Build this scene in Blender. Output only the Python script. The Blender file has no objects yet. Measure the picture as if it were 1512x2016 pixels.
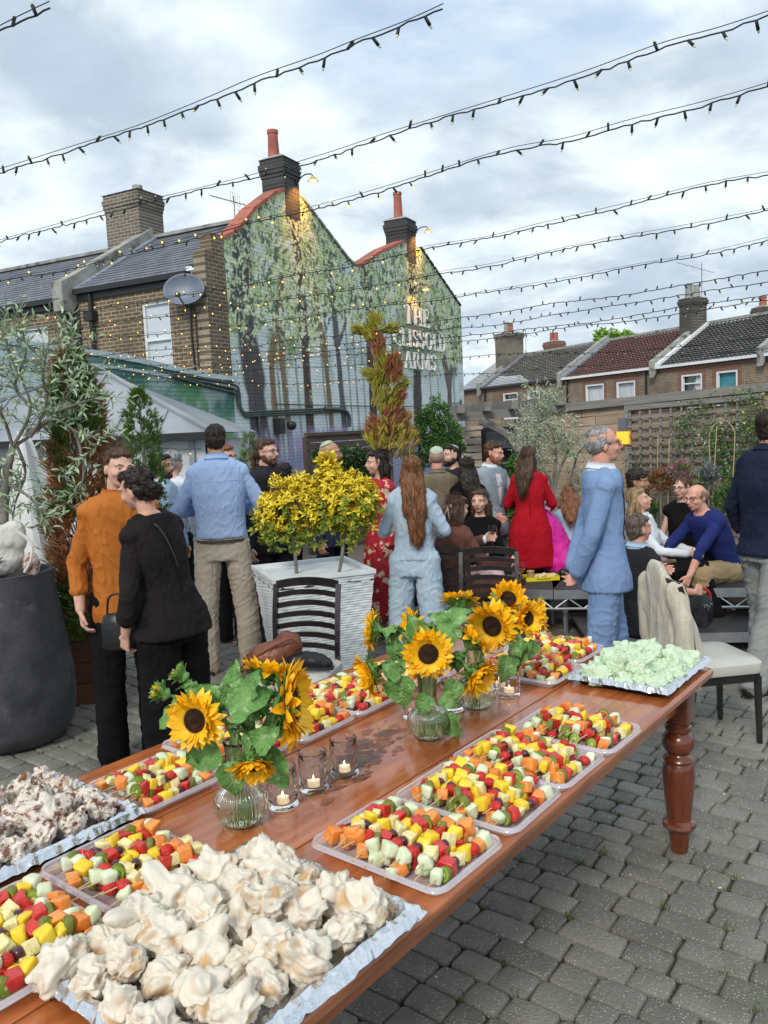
import bpy, bmesh, math, random
import numpy as np
from mathutils import Vector, Matrix, noise, Euler
random.seed(7)
PI = math.pi
C = bpy.context.scene.collection
V = Vector
# ------------------------------------------------------------------ camera model
F = 1600.0; CH = 1.85
RT = 0.048; H0 = 845.0
TH = math.atan((1008-H0)/F*math.cos(math.atan(RT)))
CAMR = (Matrix.Rotation(PI/2-TH, 3, 'X') @ Matrix.Rotation(-math.atan(RT), 3, 'Z'))
def rayd(px, py): return CAMR @ V(((px-756)/F, -(py-1008)/F, -1))
def at(px, py, z=0.0):
    d = rayd(px, py); t = (z-CH)/d.z
    return V((d.x*t, d.y*t, z))
def atY(px, py, Y):
    d = rayd(px, py); t = Y/d.y
    return V((d.x*t, Y, CH+d.z*t))
# ------------------------------------------------------------------ mesh collector
class MB:
    def __init__(s): s.v = []; s.f = []; s.m = []
    def add(s, vs, fs, mi=0):
        b = len(s.v); s.v += [tuple(x) for x in vs]
        s.f += [tuple(b+i for i in f) for f in fs]; s.m += [mi]*len(fs); return s
    def box(s, c, d, R=None, mi=0):
        c = V(c); hx, hy, hz = d[0]/2, d[1]/2, d[2]/2
        vs = [V((x*hx, y*hy, z*hz)) for z in (-1, 1) for y in (-1, 1) for x in (-1, 1)]
        if R is not None: vs = [R @ v for v in vs]
        return s.add([v+c for v in vs], [(0,2,3,1),(4,5,7,6),(0,1,5,4),(2,6,7,3),(0,4,6,2),(1,3,7,5)], mi)
    def bar(s, p0, p1, w, h, mi=0, up=(0,0,1)):
        p0 = V(p0); p1 = V(p1); d = p1-p0; L = d.length; d.normalize()
        u = V(up); x = d.cross(u)
        if x.length < 1e-4: x = V((1,0,0))
        x.normalize(); u = x.cross(d)
        R = Matrix((d, x, u)).transposed()
        return s.box((p0+p1)/2, (L, w, h), R, mi)
    def tube(s, pts, r, n=8, mi=0, caps=True):
        pts = [V(p) for p in pts]; N = len(pts)
        rs = r if isinstance(r, (list, tuple)) else [r]*N
        ref = None; vs = []
        for i, p in enumerate(pts):
            t = (pts[min(i+1, N-1)]-pts[max(i-1, 0)])
            if t.length < 1e-9: t = V((0,0,1))
            t.normalize()
            if ref is None:
                ref = t.orthogonal()
            x = (ref - t*ref.dot(t))
            if x.length < 1e-6: x = t.orthogonal()
            x.normalize(); ref = x; y = t.cross(x)
            for k in range(n):
                a = 2*PI*k/n; vs.append(p+(x*math.cos(a)+y*math.sin(a))*rs[i])
        fs = [(i*n+k, i*n+(k+1) % n, (i+1)*n+(k+1) % n, (i+1)*n+k) for i in range(N-1) for k in range(n)]
        if caps:
            fs.append(tuple(reversed(range(n)))); fs.append(tuple((N-1)*n+k for k in range(n)))
        return s.add(vs, fs, mi)
    def cap(s, p0, p1, r0, r1, n=12, mi=0):
        p0 = V(p0); p1 = V(p1); d = (p1-p0)
        if d.length < 1e-6: d = V((0,0,1e-4))
        d.normalize(); P = []; R = []
        for a in (85, 60, 35, 12): P.append(p0-d*r0*math.sin(math.radians(a))); R.append(r0*math.cos(math.radians(a)))
        for a in (0, 25, 50, 70, 86): P.append(p1+d*r1*math.sin(math.radians(a))); R.append(r1*math.cos(math.radians(a)))
        return s.tube(P, R, n, mi)
    def ell(s, c, r, M=None, n=14, m=9, mi=0):
        c = V(c); vs = [V((0, 0, -1))]
        for j in range(1, m):
            b = -PI/2+PI*j/m
            for k in range(n):
                a = 2*PI*k/n; vs.append(V((math.cos(a)*math.cos(b), math.sin(a)*math.cos(b), math.sin(b))))
        vs.append(V((0, 0, 1)))
        vs = [V((v.x*r[0], v.y*r[1], v.z*r[2])) for v in vs]
        if M is not None: vs = [M @ v for v in vs]
        fs = [(0, 1+(k+1) % n, 1+k) for k in range(n)]
        for j in range(m-2):
            for k in range(n):
                a = 1+j*n; fs.append((a+k, a+(k+1) % n, a+n+(k+1) % n, a+n+k))
        L = len(vs)-1; a = 1+(m-2)*n
        fs += [(a+k, a+(k+1) % n, L) for k in range(n)]
        return s.add([v+c for v in vs], fs, mi)
    def loft(s, rings, mi=0, caps=True, closed=True):
        n = len(rings[0]); vs = [p for r in rings for p in r]
        fs = [(i*n+k, i*n+(k+1) % n, (i+1)*n+(k+1) % n, (i+1)*n+k) for i in range(len(rings)-1) for k in range(n if closed else n-1)]
        if caps and closed:
            fs.append(tuple(reversed(range(n)))); fs.append(tuple((len(rings)-1)*n+k for k in range(n)))
        return s.add(vs, fs, mi)
    def lathe(s, prof, n=24, c=(0,0,0), mi=0, rib=0, ribn=0):
        c = V(c); rings = []
        for r, z in prof:
            rings.append([c+V(((r+(rib*math.cos(ribn*2*PI*k/n) if r > .01 else 0))*math.cos(2*PI*k/n), (r+(rib*math.cos(ribn*2*PI*k/n) if r > .01 else 0))*math.sin(2*PI*k/n), z)) for k in range(n)])
        return s.loft(rings, mi, caps=True)
    def prism(s, poly, d0, d1, mp, mi=0):
        """poly: 2d points; mp(u,v,w)->3d; extruded from w=d0 to d1"""
        n = len(poly); vs = [mp(u, v, d0) for u, v in poly]+[mp(u, v, d1) for u, v in poly]
        fs = [tuple(range(n)), tuple(reversed(range(n, 2*n)))]+[(i, n+i, n+(i+1) % n, (i+1) % n) for i in range(n)]
        return s.add(vs, fs, mi)
    def mesh(s, name, mats=(), smooth=True, recalc=True):
        me = bpy.data.meshes.new(name); me.from_pydata(s.v, [], s.f)
        for m in (mats if isinstance(mats, (list, tuple)) else [mats]): me.materials.append(m)
        if any(s.m): me.polygons.foreach_set('material_index', s.m)
        if recalc:
            bm = bmesh.new(); bm.from_mesh(me); bmesh.ops.recalc_face_normals(bm, faces=bm.faces); bm.to_mesh(me); bm.free()
        if smooth: me.polygons.foreach_set('use_smooth', [True]*len(me.polygons))
        if smooth == 'a': me.set_sharp_from_angle(angle=math.radians(40))
        me.update(); return me
    def build(s, name, mats, parent=None, smooth='a', recalc=True, **k):
        return link(name, s.mesh(name, mats, smooth, recalc), parent, **k)
def link(name, me, parent=None, loc=None, rot=None, M=None, **k):
    o = bpy.data.objects.new(name, me); C.objects.link(o)
    if parent: o.parent = parent
    if M is not None: o.matrix_local = M
    if loc is not None: o.location = loc
    if rot is not None: o.rotation_euler = rot
    if k: tag(o, **k)
    return o
def tag(o, label=None, cat=None, group=None, kind=None):
    if label: o['label'] = label
    if cat: o['category'] = cat
    if group: o['group'] = group
    if kind: o['kind'] = kind
    return o
def empty(name, loc=(0,0,0), rz=0, label=None, cat=None, group=None):
    o = bpy.data.objects.new(name, None); C.objects.link(o); o.location = loc; o.rotation_euler = (0,0,rz)
    o.empty_display_size = .1
    return tag(o, label, cat, group)
def remesh(mb, vox, sm=3, disp=None):
    me = mb.mesh('tmp'); ob = bpy.data.objects.new('tmp', me); C.objects.link(ob)
    r = ob.modifiers.new('r', 'REMESH'); r.mode = 'VOXEL'; r.voxel_size = vox; r.use_smooth_shade = True
    if sm:
        k = ob.modifiers.new('s', 'SMOOTH'); k.factor = .6; k.iterations = sm
    dg = bpy.context.evaluated_depsgraph_get(); ev = ob.evaluated_get(dg)
    nm = bpy.data.meshes.new_from_object(ev)
    bpy.data.objects.remove(ob); bpy.data.meshes.remove(me)
    if disp:
        n = len(nm.vertices); co = np.empty(n*3); no = np.empty(n*3)
        nm.vertices.foreach_get('co', co); nm.vertices.foreach_get('normal', no)
        co = co.reshape(-1, 3); no = no.reshape(-1, 3)
        d = np.array([disp(V(c), V(q)) for c, q in zip(co, no)])
        co = co+no*d[:, None]; nm.vertices.foreach_set('co', co.ravel())
    nm.polygons.foreach_set('use_smooth', [True]*len(nm.polygons)); nm.update()
    return nm
# ------------------------------------------------------------------ materials
MATS = {}
def M(name, col=(), col2=None, scale=8, rough=.6, metal=0, bump=0, bscale=40, coat=0, trans=0, ior=1.45, sss=0, emis=None, es=0,
      stretch=(1,1,1), bstretch=None, spec=.5, island=0, detail=4, lo=.35, hi=.65, col3=None, s3=2, t3=(.55,.7), rv=0):
    if name in MATS: return MATS[name]
    m = bpy.data.materials.new(name); m.use_nodes = True; nt = m.node_tree; N = nt.nodes; L = nt.links
    b = N['Principled BSDF']; MATS[name] = m
    c4 = lambda c: (c[0], c[1], c[2], 1)
    b.inputs['Base Color'].default_value = c4(col); b.inputs['Roughness'].default_value = rough
    b.inputs['Metallic'].default_value = metal; b.inputs['IOR'].default_value = ior
    b.inputs['Transmission Weight'].default_value = trans; b.inputs['Coat Weight'].default_value = coat
    b.inputs['Coat Roughness'].default_value = .12
    b.inputs['Specular IOR Level'].default_value = spec
    if sss: b.inputs['Subsurface Weight'].default_value = sss; b.inputs['Subsurface Radius'].default_value = (.02, .01, .006); b.inputs['Subsurface Scale'].default_value = .5
    if emis: b.inputs['Emission Color'].default_value = c4(emis); b.inputs['Emission Strength'].default_value = es
    tc = N.new('ShaderNodeTexCoord'); mp = N.new('ShaderNodeMapping'); mp.inputs['Scale'].default_value = stretch
    L.new(tc.outputs['Object'], mp.inputs['Vector'])
    out = None
    if col2 is not None:
        n = N.new('ShaderNodeTexNoise'); n.inputs['Scale'].default_value = scale; n.inputs['Detail'].default_value = detail
        L.new(mp.outputs[0], n.inputs['Vector'])
        r = N.new('ShaderNodeMapRange'); r.inputs[1].default_value = lo; r.inputs[2].default_value = hi
        L.new(n.outputs['Fac'], r.inputs[0])
        x = N.new('ShaderNodeMix'); x.data_type = 'RGBA'; x.inputs['A'].default_value = c4(col); x.inputs['B'].default_value = c4(col2)
        if island:
            g = N.new('ShaderNodeNewGeometry'); mm = N.new('ShaderNodeMix'); mm.inputs[0].default_value = island
            L.new(r.outputs[0], mm.inputs[2]); L.new(g.outputs['Random Per Island'], mm.inputs[3]); L.new(mm.outputs[0], x.inputs['Factor'])
        else: L.new(r.outputs[0], x.inputs['Factor'])
        out = x.outputs['Result']
        if col3 is not None:
            n = N.new('ShaderNodeTexNoise'); n.inputs['Scale'].default_value = s3; n.inputs['Detail'].default_value = 5
            L.new(tc.outputs['Object'], n.inputs['Vector'])
            r = N.new('ShaderNodeMapRange'); r.inputs[1].default_value = t3[0]; r.inputs[2].default_value = t3[1]; L.new(n.outputs['Fac'], r.inputs[0])
            y = N.new('ShaderNodeMix'); y.data_type = 'RGBA'; y.inputs['B'].default_value = c4(col3)
            L.new(out, y.inputs['A']); L.new(r.outputs[0], y.inputs['Factor']); out = y.outputs['Result']
        L.new(out, b.inputs['Base Color'])
    if bump:
        mp2 = N.new('ShaderNodeMapping'); mp2.inputs['Scale'].default_value = bstretch or stretch; L.new(tc.outputs['Object'], mp2.inputs['Vector'])
        n = N.new('ShaderNodeTexNoise'); n.inputs['Scale'].default_value = bscale; n.inputs['Detail'].default_value = 5
        L.new(mp2.outputs[0], n.inputs['Vector'])
        u = N.new('ShaderNodeBump'); u.inputs['Strength'].default_value = bump; u.inputs['Distance'].default_value = .01
        L.new(n.outputs['Fac'], u.inputs['Height']); L.new(u.outputs[0], b.inputs['Normal'])
        if rv:
            rr = N.new('ShaderNodeMapRange'); rr.inputs[3].default_value = max(0, rough-rv); rr.inputs[4].default_value = rough+rv
            L.new(n.outputs['Fac'], rr.inputs[0]); L.new(rr.outputs[0], b.inputs['Roughness'])
    return m
def brick(name, c1, c2, mortar, ax='x', bw=.225, bh=.075, col3=None, ms=.012, s3=.8, vcol=False, bump=.6):
    m = bpy.data.materials.new(name); m.use_nodes = True; nt = m.node_tree; N = nt.nodes; L = nt.links; b = N['Principled BSDF']
    b.inputs['Roughness'].default_value = .85
    tc = N.new('ShaderNodeTexCoord'); sp = N.new('ShaderNodeSeparateXYZ'); cb = N.new('ShaderNodeCombineXYZ')
    L.new(tc.outputs['Object'], sp.inputs[0]); L.new(sp.outputs[0 if ax == 'x' else 1], cb.inputs[0]); L.new(sp.outputs[2], cb.inputs[1])
    br = N.new('ShaderNodeTexBrick'); L.new(cb.outputs[0], br.inputs['Vector']); br.inputs['Scale'].default_value = 1
    br.inputs['Brick Width'].default_value = bw; br.inputs['Row Height'].default_value = bh; br.inputs['Mortar Size'].default_value = ms
    br.inputs['Mortar Smooth'].default_value = .3; br.inputs['Bias'].default_value = -.1
    for k, c in (('Color1', c1), ('Color2', c2), ('Mortar', mortar)): br.inputs[k].default_value = (*c, 1)
    n = N.new('ShaderNodeTexNoise'); n.inputs['Scale'].default_value = s3; n.inputs['Detail'].default_value = 6; L.new(tc.outputs['Object'], n.inputs['Vector'])
    x = N.new('ShaderNodeMix'); x.data_type = 'RGBA'
    if vcol:
        a = N.new('ShaderNodeVertexColor'); a.layer_name = 'paint'; x.blend_type = 'MULTIPLY'
        r = N.new('ShaderNodeMapRange'); r.inputs[3].default_value = 1; r.inputs[4].default_value = .78; L.new(br.outputs['Fac'], r.inputs[0])
        n2 = N.new('ShaderNodeTexNoise'); n2.inputs['Scale'].default_value = 30; L.new(cb.outputs[0], n2.inputs['Vector'])
        r2 = N.new('ShaderNodeMapRange'); r2.inputs[3].default_value = .75; r2.inputs[4].default_value = 1.2; L.new(n2.outputs['Fac'], r2.inputs[0])
        mu = N.new('ShaderNodeMath'); mu.operation = 'MULTIPLY'; L.new(r.outputs[0], mu.inputs[0]); L.new(r2.outputs[0], mu.inputs[1])
        x.inputs['Factor'].default_value = 1
        L.new(a.outputs['Color'], x.inputs['A']); L.new(mu.outputs[0], x.inputs['B'])
    else:
        r = N.new('ShaderNodeMapRange'); r.inputs[1].default_value = .42; r.inputs[2].default_value = .72; L.new(n.outputs['Fac'], r.inputs[0])
        L.new(br.outputs['Color'], x.inputs['A']); x.inputs['B'].default_value = (*(col3 or c2), 1)
        mf = N.new('ShaderNodeMath'); mf.operation = 'MULTIPLY'; mf.inputs[1].default_value = .7; L.new(r.outputs[0], mf.inputs[0]); L.new(mf.outputs[0], x.inputs['Factor'])
    L.new(x.outputs['Result'], b.inputs['Base Color'])
    n3 = N.new('ShaderNodeTexNoise'); n3.inputs['Scale'].default_value = 45; L.new(tc.outputs['Object'], n3.inputs['Vector'])
    h = N.new('ShaderNodeMath'); h.operation = 'MULTIPLY_ADD'; h.inputs[1].default_value = -1; L.new(br.outputs['Fac'], h.inputs[0])
    h2 = N.new('ShaderNodeMath'); h2.operation = 'MULTIPLY'; h2.inputs[1].default_value = .5; L.new(n3.outputs['Fac'], h2.inputs[0]); L.new(h2.outputs[0], h.inputs[2])
    u = N.new('ShaderNodeBump'); u.inputs['Strength'].default_value = bump; u.inputs['Distance'].default_value = .02
    L.new(h.outputs[0], u.inputs['Height']); L.new(u.outputs[0], b.inputs['Normal'])
    return m
def rnd(a, b): return random.uniform(a, b)
def smooth_path(pts, n=6):
    pts = [V(p) for p in pts]; out = []
    P = [pts[0]]+pts+[pts[-1]]
    for i in range(1, len(P)-2):
        for k in range(n):
            t = k/n; a, b, c, d = P[i-1], P[i], P[i+1], P[i+2]
            out.append(.5*((2*b)+(c-a)*t+(2*a-5*b+4*c-d)*t*t+(3*b-a-3*c+d)*t**3))
    out.append(pts[-1]); return out
# ------------------------------------------------------------------ copies
def kids(o): return [c for c in bpy.data.objects if c.parent == o]
def dup(children, root_proto, loc, rz, label, group=None):
    r = root_proto.copy(); C.objects.link(r); r.location = loc; r.rotation_euler = (0,0,rz); r['label'] = label
    if group: r['group'] = group
    for ch, gs in children:
        c = ch.copy(); C.objects.link(c); c.parent = r
        for g in gs:
            d = g.copy(); C.objects.link(d); d.parent = c
    return r
# ------------------------------------------------------------------ camera, world, sun
cam = bpy.data.cameras.new('camera'); co = bpy.data.objects.new('camera', cam); C.objects.link(co)
co.location = (0, 0, CH); co.rotation_euler = CAMR.to_euler()
cam.sensor_fit = 'HORIZONTAL'; cam.sensor_width = 36; cam.lens = 36*F/1512; cam.clip_end = 2000; cam.clip_start = .05
sc = bpy.context.scene; sc.camera = co
sc.view_settings.view_transform = 'Standard'; sc.view_settings.look = 'None'; sc.view_settings.exposure = 0.50; sc.view_settings.gamma = 1
w = bpy.data.worlds.new('World'); sc.world = w; w.use_nodes = True
nt = w.node_tree; N = nt.nodes; L = nt.links; bg = N['Background']
SEL, SROT = math.radians(38), math.radians(200)
sky = N.new('ShaderNodeTexSky'); sky.sky_type = 'NISHITA'; sky.sun_disc = False; sky.sun_elevation = SEL; sky.sun_rotation = SROT
tc = N.new('ShaderNodeTexCoord'); sp = N.new('ShaderNodeSeparateXYZ'); L.new(tc.outputs['Generated'], sp.inputs[0])
zz = N.new('ShaderNodeMath'); zz.operation = 'MAXIMUM'; zz.inputs[1].default_value = 0; L.new(sp.outputs[2], zz.inputs[0])
za = N.new('ShaderNodeMath'); za.operation = 'ADD'; za.inputs[1].default_value = .34; L.new(zz.outputs[0], za.inputs[0])
dx = N.new('ShaderNodeMath'); dx.operation = 'DIVIDE'; L.new(sp.outputs[0], dx.inputs[0]); L.new(za.outputs[0], dx.inputs[1])
dy = N.new('ShaderNodeMath'); dy.operation = 'DIVIDE'; L.new(sp.outputs[1], dy.inputs[0]); L.new(za.outputs[0], dy.inputs[1])
cb = N.new('ShaderNodeCombineXYZ'); L.new(dx.outputs[0], cb.inputs[0]); L.new(dy.outputs[0], cb.inputs[1])
def wnoise(s, d, off, dist=.3):
    mp = N.new('ShaderNodeMapping'); mp.inputs['Location'].default_value = off; mp.inputs['Scale'].default_value = (1, 1.25, 1); mp.inputs['Rotation'].default_value = (0, 0, .5); L.new(cb.outputs[0], mp.inputs[0])
    n = N.new('ShaderNodeTexNoise'); n.inputs['Scale'].default_value = s; n.inputs['Detail'].default_value = d; n.inputs['Roughness'].default_value = .56
    n.inputs['Distortion'].default_value = dist; L.new(mp.outputs[0], n.inputs['Vector']); return n.outputs['Fac']
def wmix(fac, a, b):
    x = N.new('ShaderNodeMix'); x.data_type = 'RGBA'; L.new(fac, x.inputs['Factor'])
    for k, s in (('A', a), ('B', b)):
        if isinstance(s, tuple): x.inputs[k].default_value = (*s, 1)
        else: L.new(s, x.inputs[k])
    return x.outputs['Result']
def wr(o, a, b):
    r = N.new('ShaderNodeMapRange'); r.interpolation_type = 'SMOOTHSTEP'; r.inputs[1].default_value = a; r.inputs[2].default_value = b; L.new(o, r.inputs[0]); return r.outputs[0]
n1 = wnoise(2.0, 8, (3.9, 2.3, 0), .25); n2 = wnoise(1.3, 7, (9.3, 4.1, 2), .2); n3 = wnoise(5.5, 7, (1, 7, 4), .15)
ss = N.new('ShaderNodeVectorMath'); ss.operation = 'SCALE'; ss.inputs['Scale'].default_value = .14; L.new(sky.outputs[0], ss.inputs[0])
haze = wmix(wr(n2, .14, .48), ss.outputs[0], (.54, .63, .71))       # thin veil over the blue
c1 = wmix(wr(n1, .43, .62), (.72, .79, .81), (.38, .46, .545))           # bright cloud to blue-grey underside
c2 = wmix(wr(n3, .35, .7), c1, (.70, .79, .90))
m3 = N.new('ShaderNodeMath'); m3.operation = 'MULTIPLY'; m3.inputs[1].default_value = .5
L.new(wr(n3, .35, .7), m3.inputs[0]); c2 = wmix(m3.outputs[0], c1, (.47, .56, .66))
fin = wmix(wr(n2, .33, .45), haze, c2)
L.new(fin, bg.inputs['Color']); bg.inputs['Strength'].default_value = 1.0
sd = bpy.data.lights.new('sun', 'SUN'); sd.energy = 1.5; sd.angle = math.radians(14); sd.color = (1, .93, .83)
so = bpy.data.objects.new('sun', sd); C.objects.link(so)
dirv = V((math.sin(SROT)*math.cos(SEL), math.cos(SROT)*math.cos(SEL), math.sin(SEL)))
so.rotation_euler = dirv.to_track_quat('Z', 'Y').to_euler()
# ------------------------------------------------------------------ table frame (a: towards camera along the table, b: across to the left)
TA = V((math.cos(math.radians(51.5)), math.sin(math.radians(51.5)), 0)); TB = V((-TA.y, TA.x, 0))
TC = at(1402, 1316, .78)
def tb(a, b, z=.78): p = TC-TA*a+TB*b; return V((p.x, p.y, z))
TROT = math.radians(51.5)
# ------------------------------------------------------------------ ground
m_dirt = M('joint_dirt', (.03,.028,.02), (.06,.07,.03), 30, .95, bump=.6, bscale=90)
g = MB(); g.add([(-150,-20,-.016),(150,-20,-.016),(150,250,-.016),(-150,250,-.016)], [(0,1,2,3)])
g.build('ground', m_dirt, smooth=False, kind='structure')
m_pav = M('paver_stone', (.13,.125,.108), (.29,.28,.245), 6, .8, bump=.8, bscale=120, island=.6, col3=(.15,.155,.12), s3=1.3, t3=(.5,.72), lo=.3, hi=.7)
# light chips of aggregate
nt = m_pav.node_tree; bb = nt.nodes['Principled BSDF']; src = bb.inputs['Base Color'].links[0].from_socket
vo = nt.nodes.new('ShaderNodeTexVoronoi'); vo.inputs['Scale'].default_value = 105; tcn = nt.nodes.new('ShaderNodeTexCoord'); nt.links.new(tcn.outputs['Object'], vo.inputs['Vector'])
mr = nt.nodes.new('ShaderNodeMapRange'); mr.inputs[1].default_value = .30; mr.inputs[2].default_value = .20; nt.links.new(vo.outputs['Distance'], mr.inputs[0])
sep = nt.nodes.new('ShaderNodeSeparateColor'); nt.links.new(vo.outputs['Color'], sep.inputs[0])
mr2 = nt.nodes.new('ShaderNodeMath'); mr2.operation = 'GREATER_THAN'; mr2.inputs[1].default_value = .58; nt.links.new(sep.outputs[0], mr2.inputs[0])
mu = nt.nodes.new('ShaderNodeMath'); mu.operation = 'MULTIPLY'; nt.links.new(mr.outputs[0], mu.inputs[0]); nt.links.new(mr2.outputs[0], mu.inputs[1])
mx = nt.nodes.new('ShaderNodeMix'); mx.data_type = 'RGBA'; mx.inputs['B'].default_value = (.5,.5,.48,1); nt.links.new(mu.outputs[0], mx.inputs['Factor']); nt.links.new(src, mx.inputs['A']); nt.links.new(mx.outputs['Result'], bb.inputs['Base Color'])
rr = random.Random(3)
pv = MB(); CW = .122; verts = []; faces = []; joints = []
for r in range(-20, 78):
    u = -9.0+rr.uniform(0, .2); a0 = -3.6+(r+20)*CW  # rows march away along TA
    while u < 14:
        Lp = rr.choice((.11, .14, .165, .165, .235)); c = TA*(a0+CW/2)-TB*(u+Lp/2)+V((0.2, 2.2, 0))
        u0 = u; u += Lp
        if c.y < .55 or c.y > 9.5 or abs(c.x) > .72*c.y+1.0: continue
        hx = Lp/2-.003; hy = CW/2-.003; z = rr.uniform(-.003, .003); ti = V((rr.uniform(-.012,.012), rr.uniform(-.012,.012), 0)); k = .018
        ring = []
        for (sx, sy) in ((1,1),(-1,1),(-1,-1),(1,-1)):
            j = rr.uniform(-.005,.005); cx, cy = sx*(hx+j-k), sy*(hy+j-k)
            a_ = math.atan2(sy, sx)
            for da in (-.6, 0, .6):
                aa = a_+da; ring.append((cx+k*math.cos(aa)*1.0, cy+k*math.sin(aa)*1.0))
        n = 12; b0 = len(verts)
        for sc_, zz_ in ((1.0, -.02), (.995, -.006), (.95, .001), (.86, .004)):
            for (x, y) in ring:
                p = c+(-TB)*x*sc_+TA*y*(sc_ if sc_ > .9 else .85)
                verts.append((p.x, p.y, zz_+z+ti.x*x+ti.y*y+rr.uniform(-.0012,.0012)))
        for q in range(3):
            for i in range(n): faces.append((b0+q*n+i, b0+q*n+(i+1)%n, b0+(q+1)*n+(i+1)%n, b0+(q+1)*n+i))
        faces.append(tuple(b0+3*n+i for i in range(n)))
        if c.y < 6: joints.append(c-TB*(Lp/2)+TA*(CW/2))
pv.add(verts, faces); pv.build('paving', m_pav, smooth=True, kind='structure')
# far patio beyond the modelled setts: plain deck boards
m_deck = M('deck_boards', (.10,.085,.07), (.19,.17,.145), 5, .75, bump=.4, bscale=30, stretch=(1.0,14,1))
dk = MB()
for i in range(60):
    y = 5.5+i*.142
    if y > 13.8: break
    dk.box((3.1 if y < 9.3 else 1.5, y, -.002), (5.4 if y < 9.3 else 11, .134, .016))
dk.build('deck_floor', m_deck, smooth=False, kind='structure')
m_asph = M('asphalt', (.05,.05,.05), (.08,.08,.078), 20, .9, bump=.3)
g = MB(); g.add([(-60,9.4,-.010),(60,9.4,-.010),(60,240,-.010),(-60,240,-.010)], [(0,1,2,3)]); g.build('yard', m_asph, smooth=False, kind='structure')
# weeds in joints
m_weed = M('weed_green', (.05,.10,.02), (.13,.19,.05), 20, .7, island=.8)
wd = MB()
for c in joints:
    if rr.random() < .22:
        nb = rr.choice((5, 9, 16, 26))
        for i in range(nb):
            p = c+V((rr.gauss(0,.014), rr.gauss(0,.014), -.012)); a = rr.uniform(0, 2*PI); l = rr.uniform(.010,.026); w_ = rr.uniform(.0015,.004)
            t = p+V((math.cos(a)*l*.6, math.sin(a)*l*.6, l+.008)); s = V((-math.sin(a), math.cos(a), 0))*w_; m_ = (p+t)/2
            wd.add([p, m_+s, t, m_-s], [(0,1,2,3)])
wd.build('weeds', m_weed, smooth=False, kind='stuff')
m_pet = M('litter_white', (.7,.68,.62), rough=.7)
lt = MB()
for i in range(150):
    x = rr.uniform(-.2, 2.6); y = rr.uniform(1.2, 5); s = rr.uniform(.002, .007); a = rr.uniform(0, 6)
    lt.add([(x+s*math.cos(a+q), y+s*rr.uniform(.5,1)*math.sin(a+q), .006+rr.uniform(0,.004)) for q in (0, 1.7, 3.1, 4.6)], [(0,1,2,3)])
lt.build('litter', m_pet, smooth=False, kind='stuff')
# ------------------------------------------------------------------ pub with painted gable wall
PRZ = math.atan2(.889, .457)
pub = empty('pub_building', (-3.16, 15.8, 0), PRZ, 'twin gabled brick pub with a painted woodland mural and raised white lettering', 'pub')
def poly_top(s, pts):
    for (a, b), (c, d) in zip(pts, pts[1:]):
        if s <= c: return b+(d-b)*(s-a)/(c-a)
    return pts[-1][1]
GT = [(.6, 5.68), (1.0, 5.85), (1.7, 6.45), (2.5, 6.95), (2.85, 7.1), (3.6, 7.12), (5.6, 6.08), (6.0, 5.97), (6.4, 6.05), (7.6, 6.62), (9.0, 7.1), (10.1, 7.12), (13.2, 5.74)]
npr = np.random.RandomState(5)
def nz2(x, z, s, seed, oct=4):
    r = np.zeros_like(x); amp = 1; tot = 0
    for o in range(oct):
        rs = np.random.RandomState(seed+o*17); G = rs.rand(64, 64); fx = x*s*2**o+o*3.7; fz = z*s*2**o+o*9.1
        ix = np.floor(fx).astype(int); iz = np.floor(fz).astype(int); ux = fx-ix; uz = fz-iz; ux = ux*ux*(3-2*ux); uz = uz*uz*(3-2*uz)
        g = lambda a, b: G[a % 64, b % 64]
        r += amp*((g(ix,iz)*(1-ux)+g(ix+1,iz)*ux)*(1-uz)+(g(ix,iz+1)*(1-ux)+g(ix+1,iz+1)*ux)*uz); tot += amp; amp *= .55
    return r/tot
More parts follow.
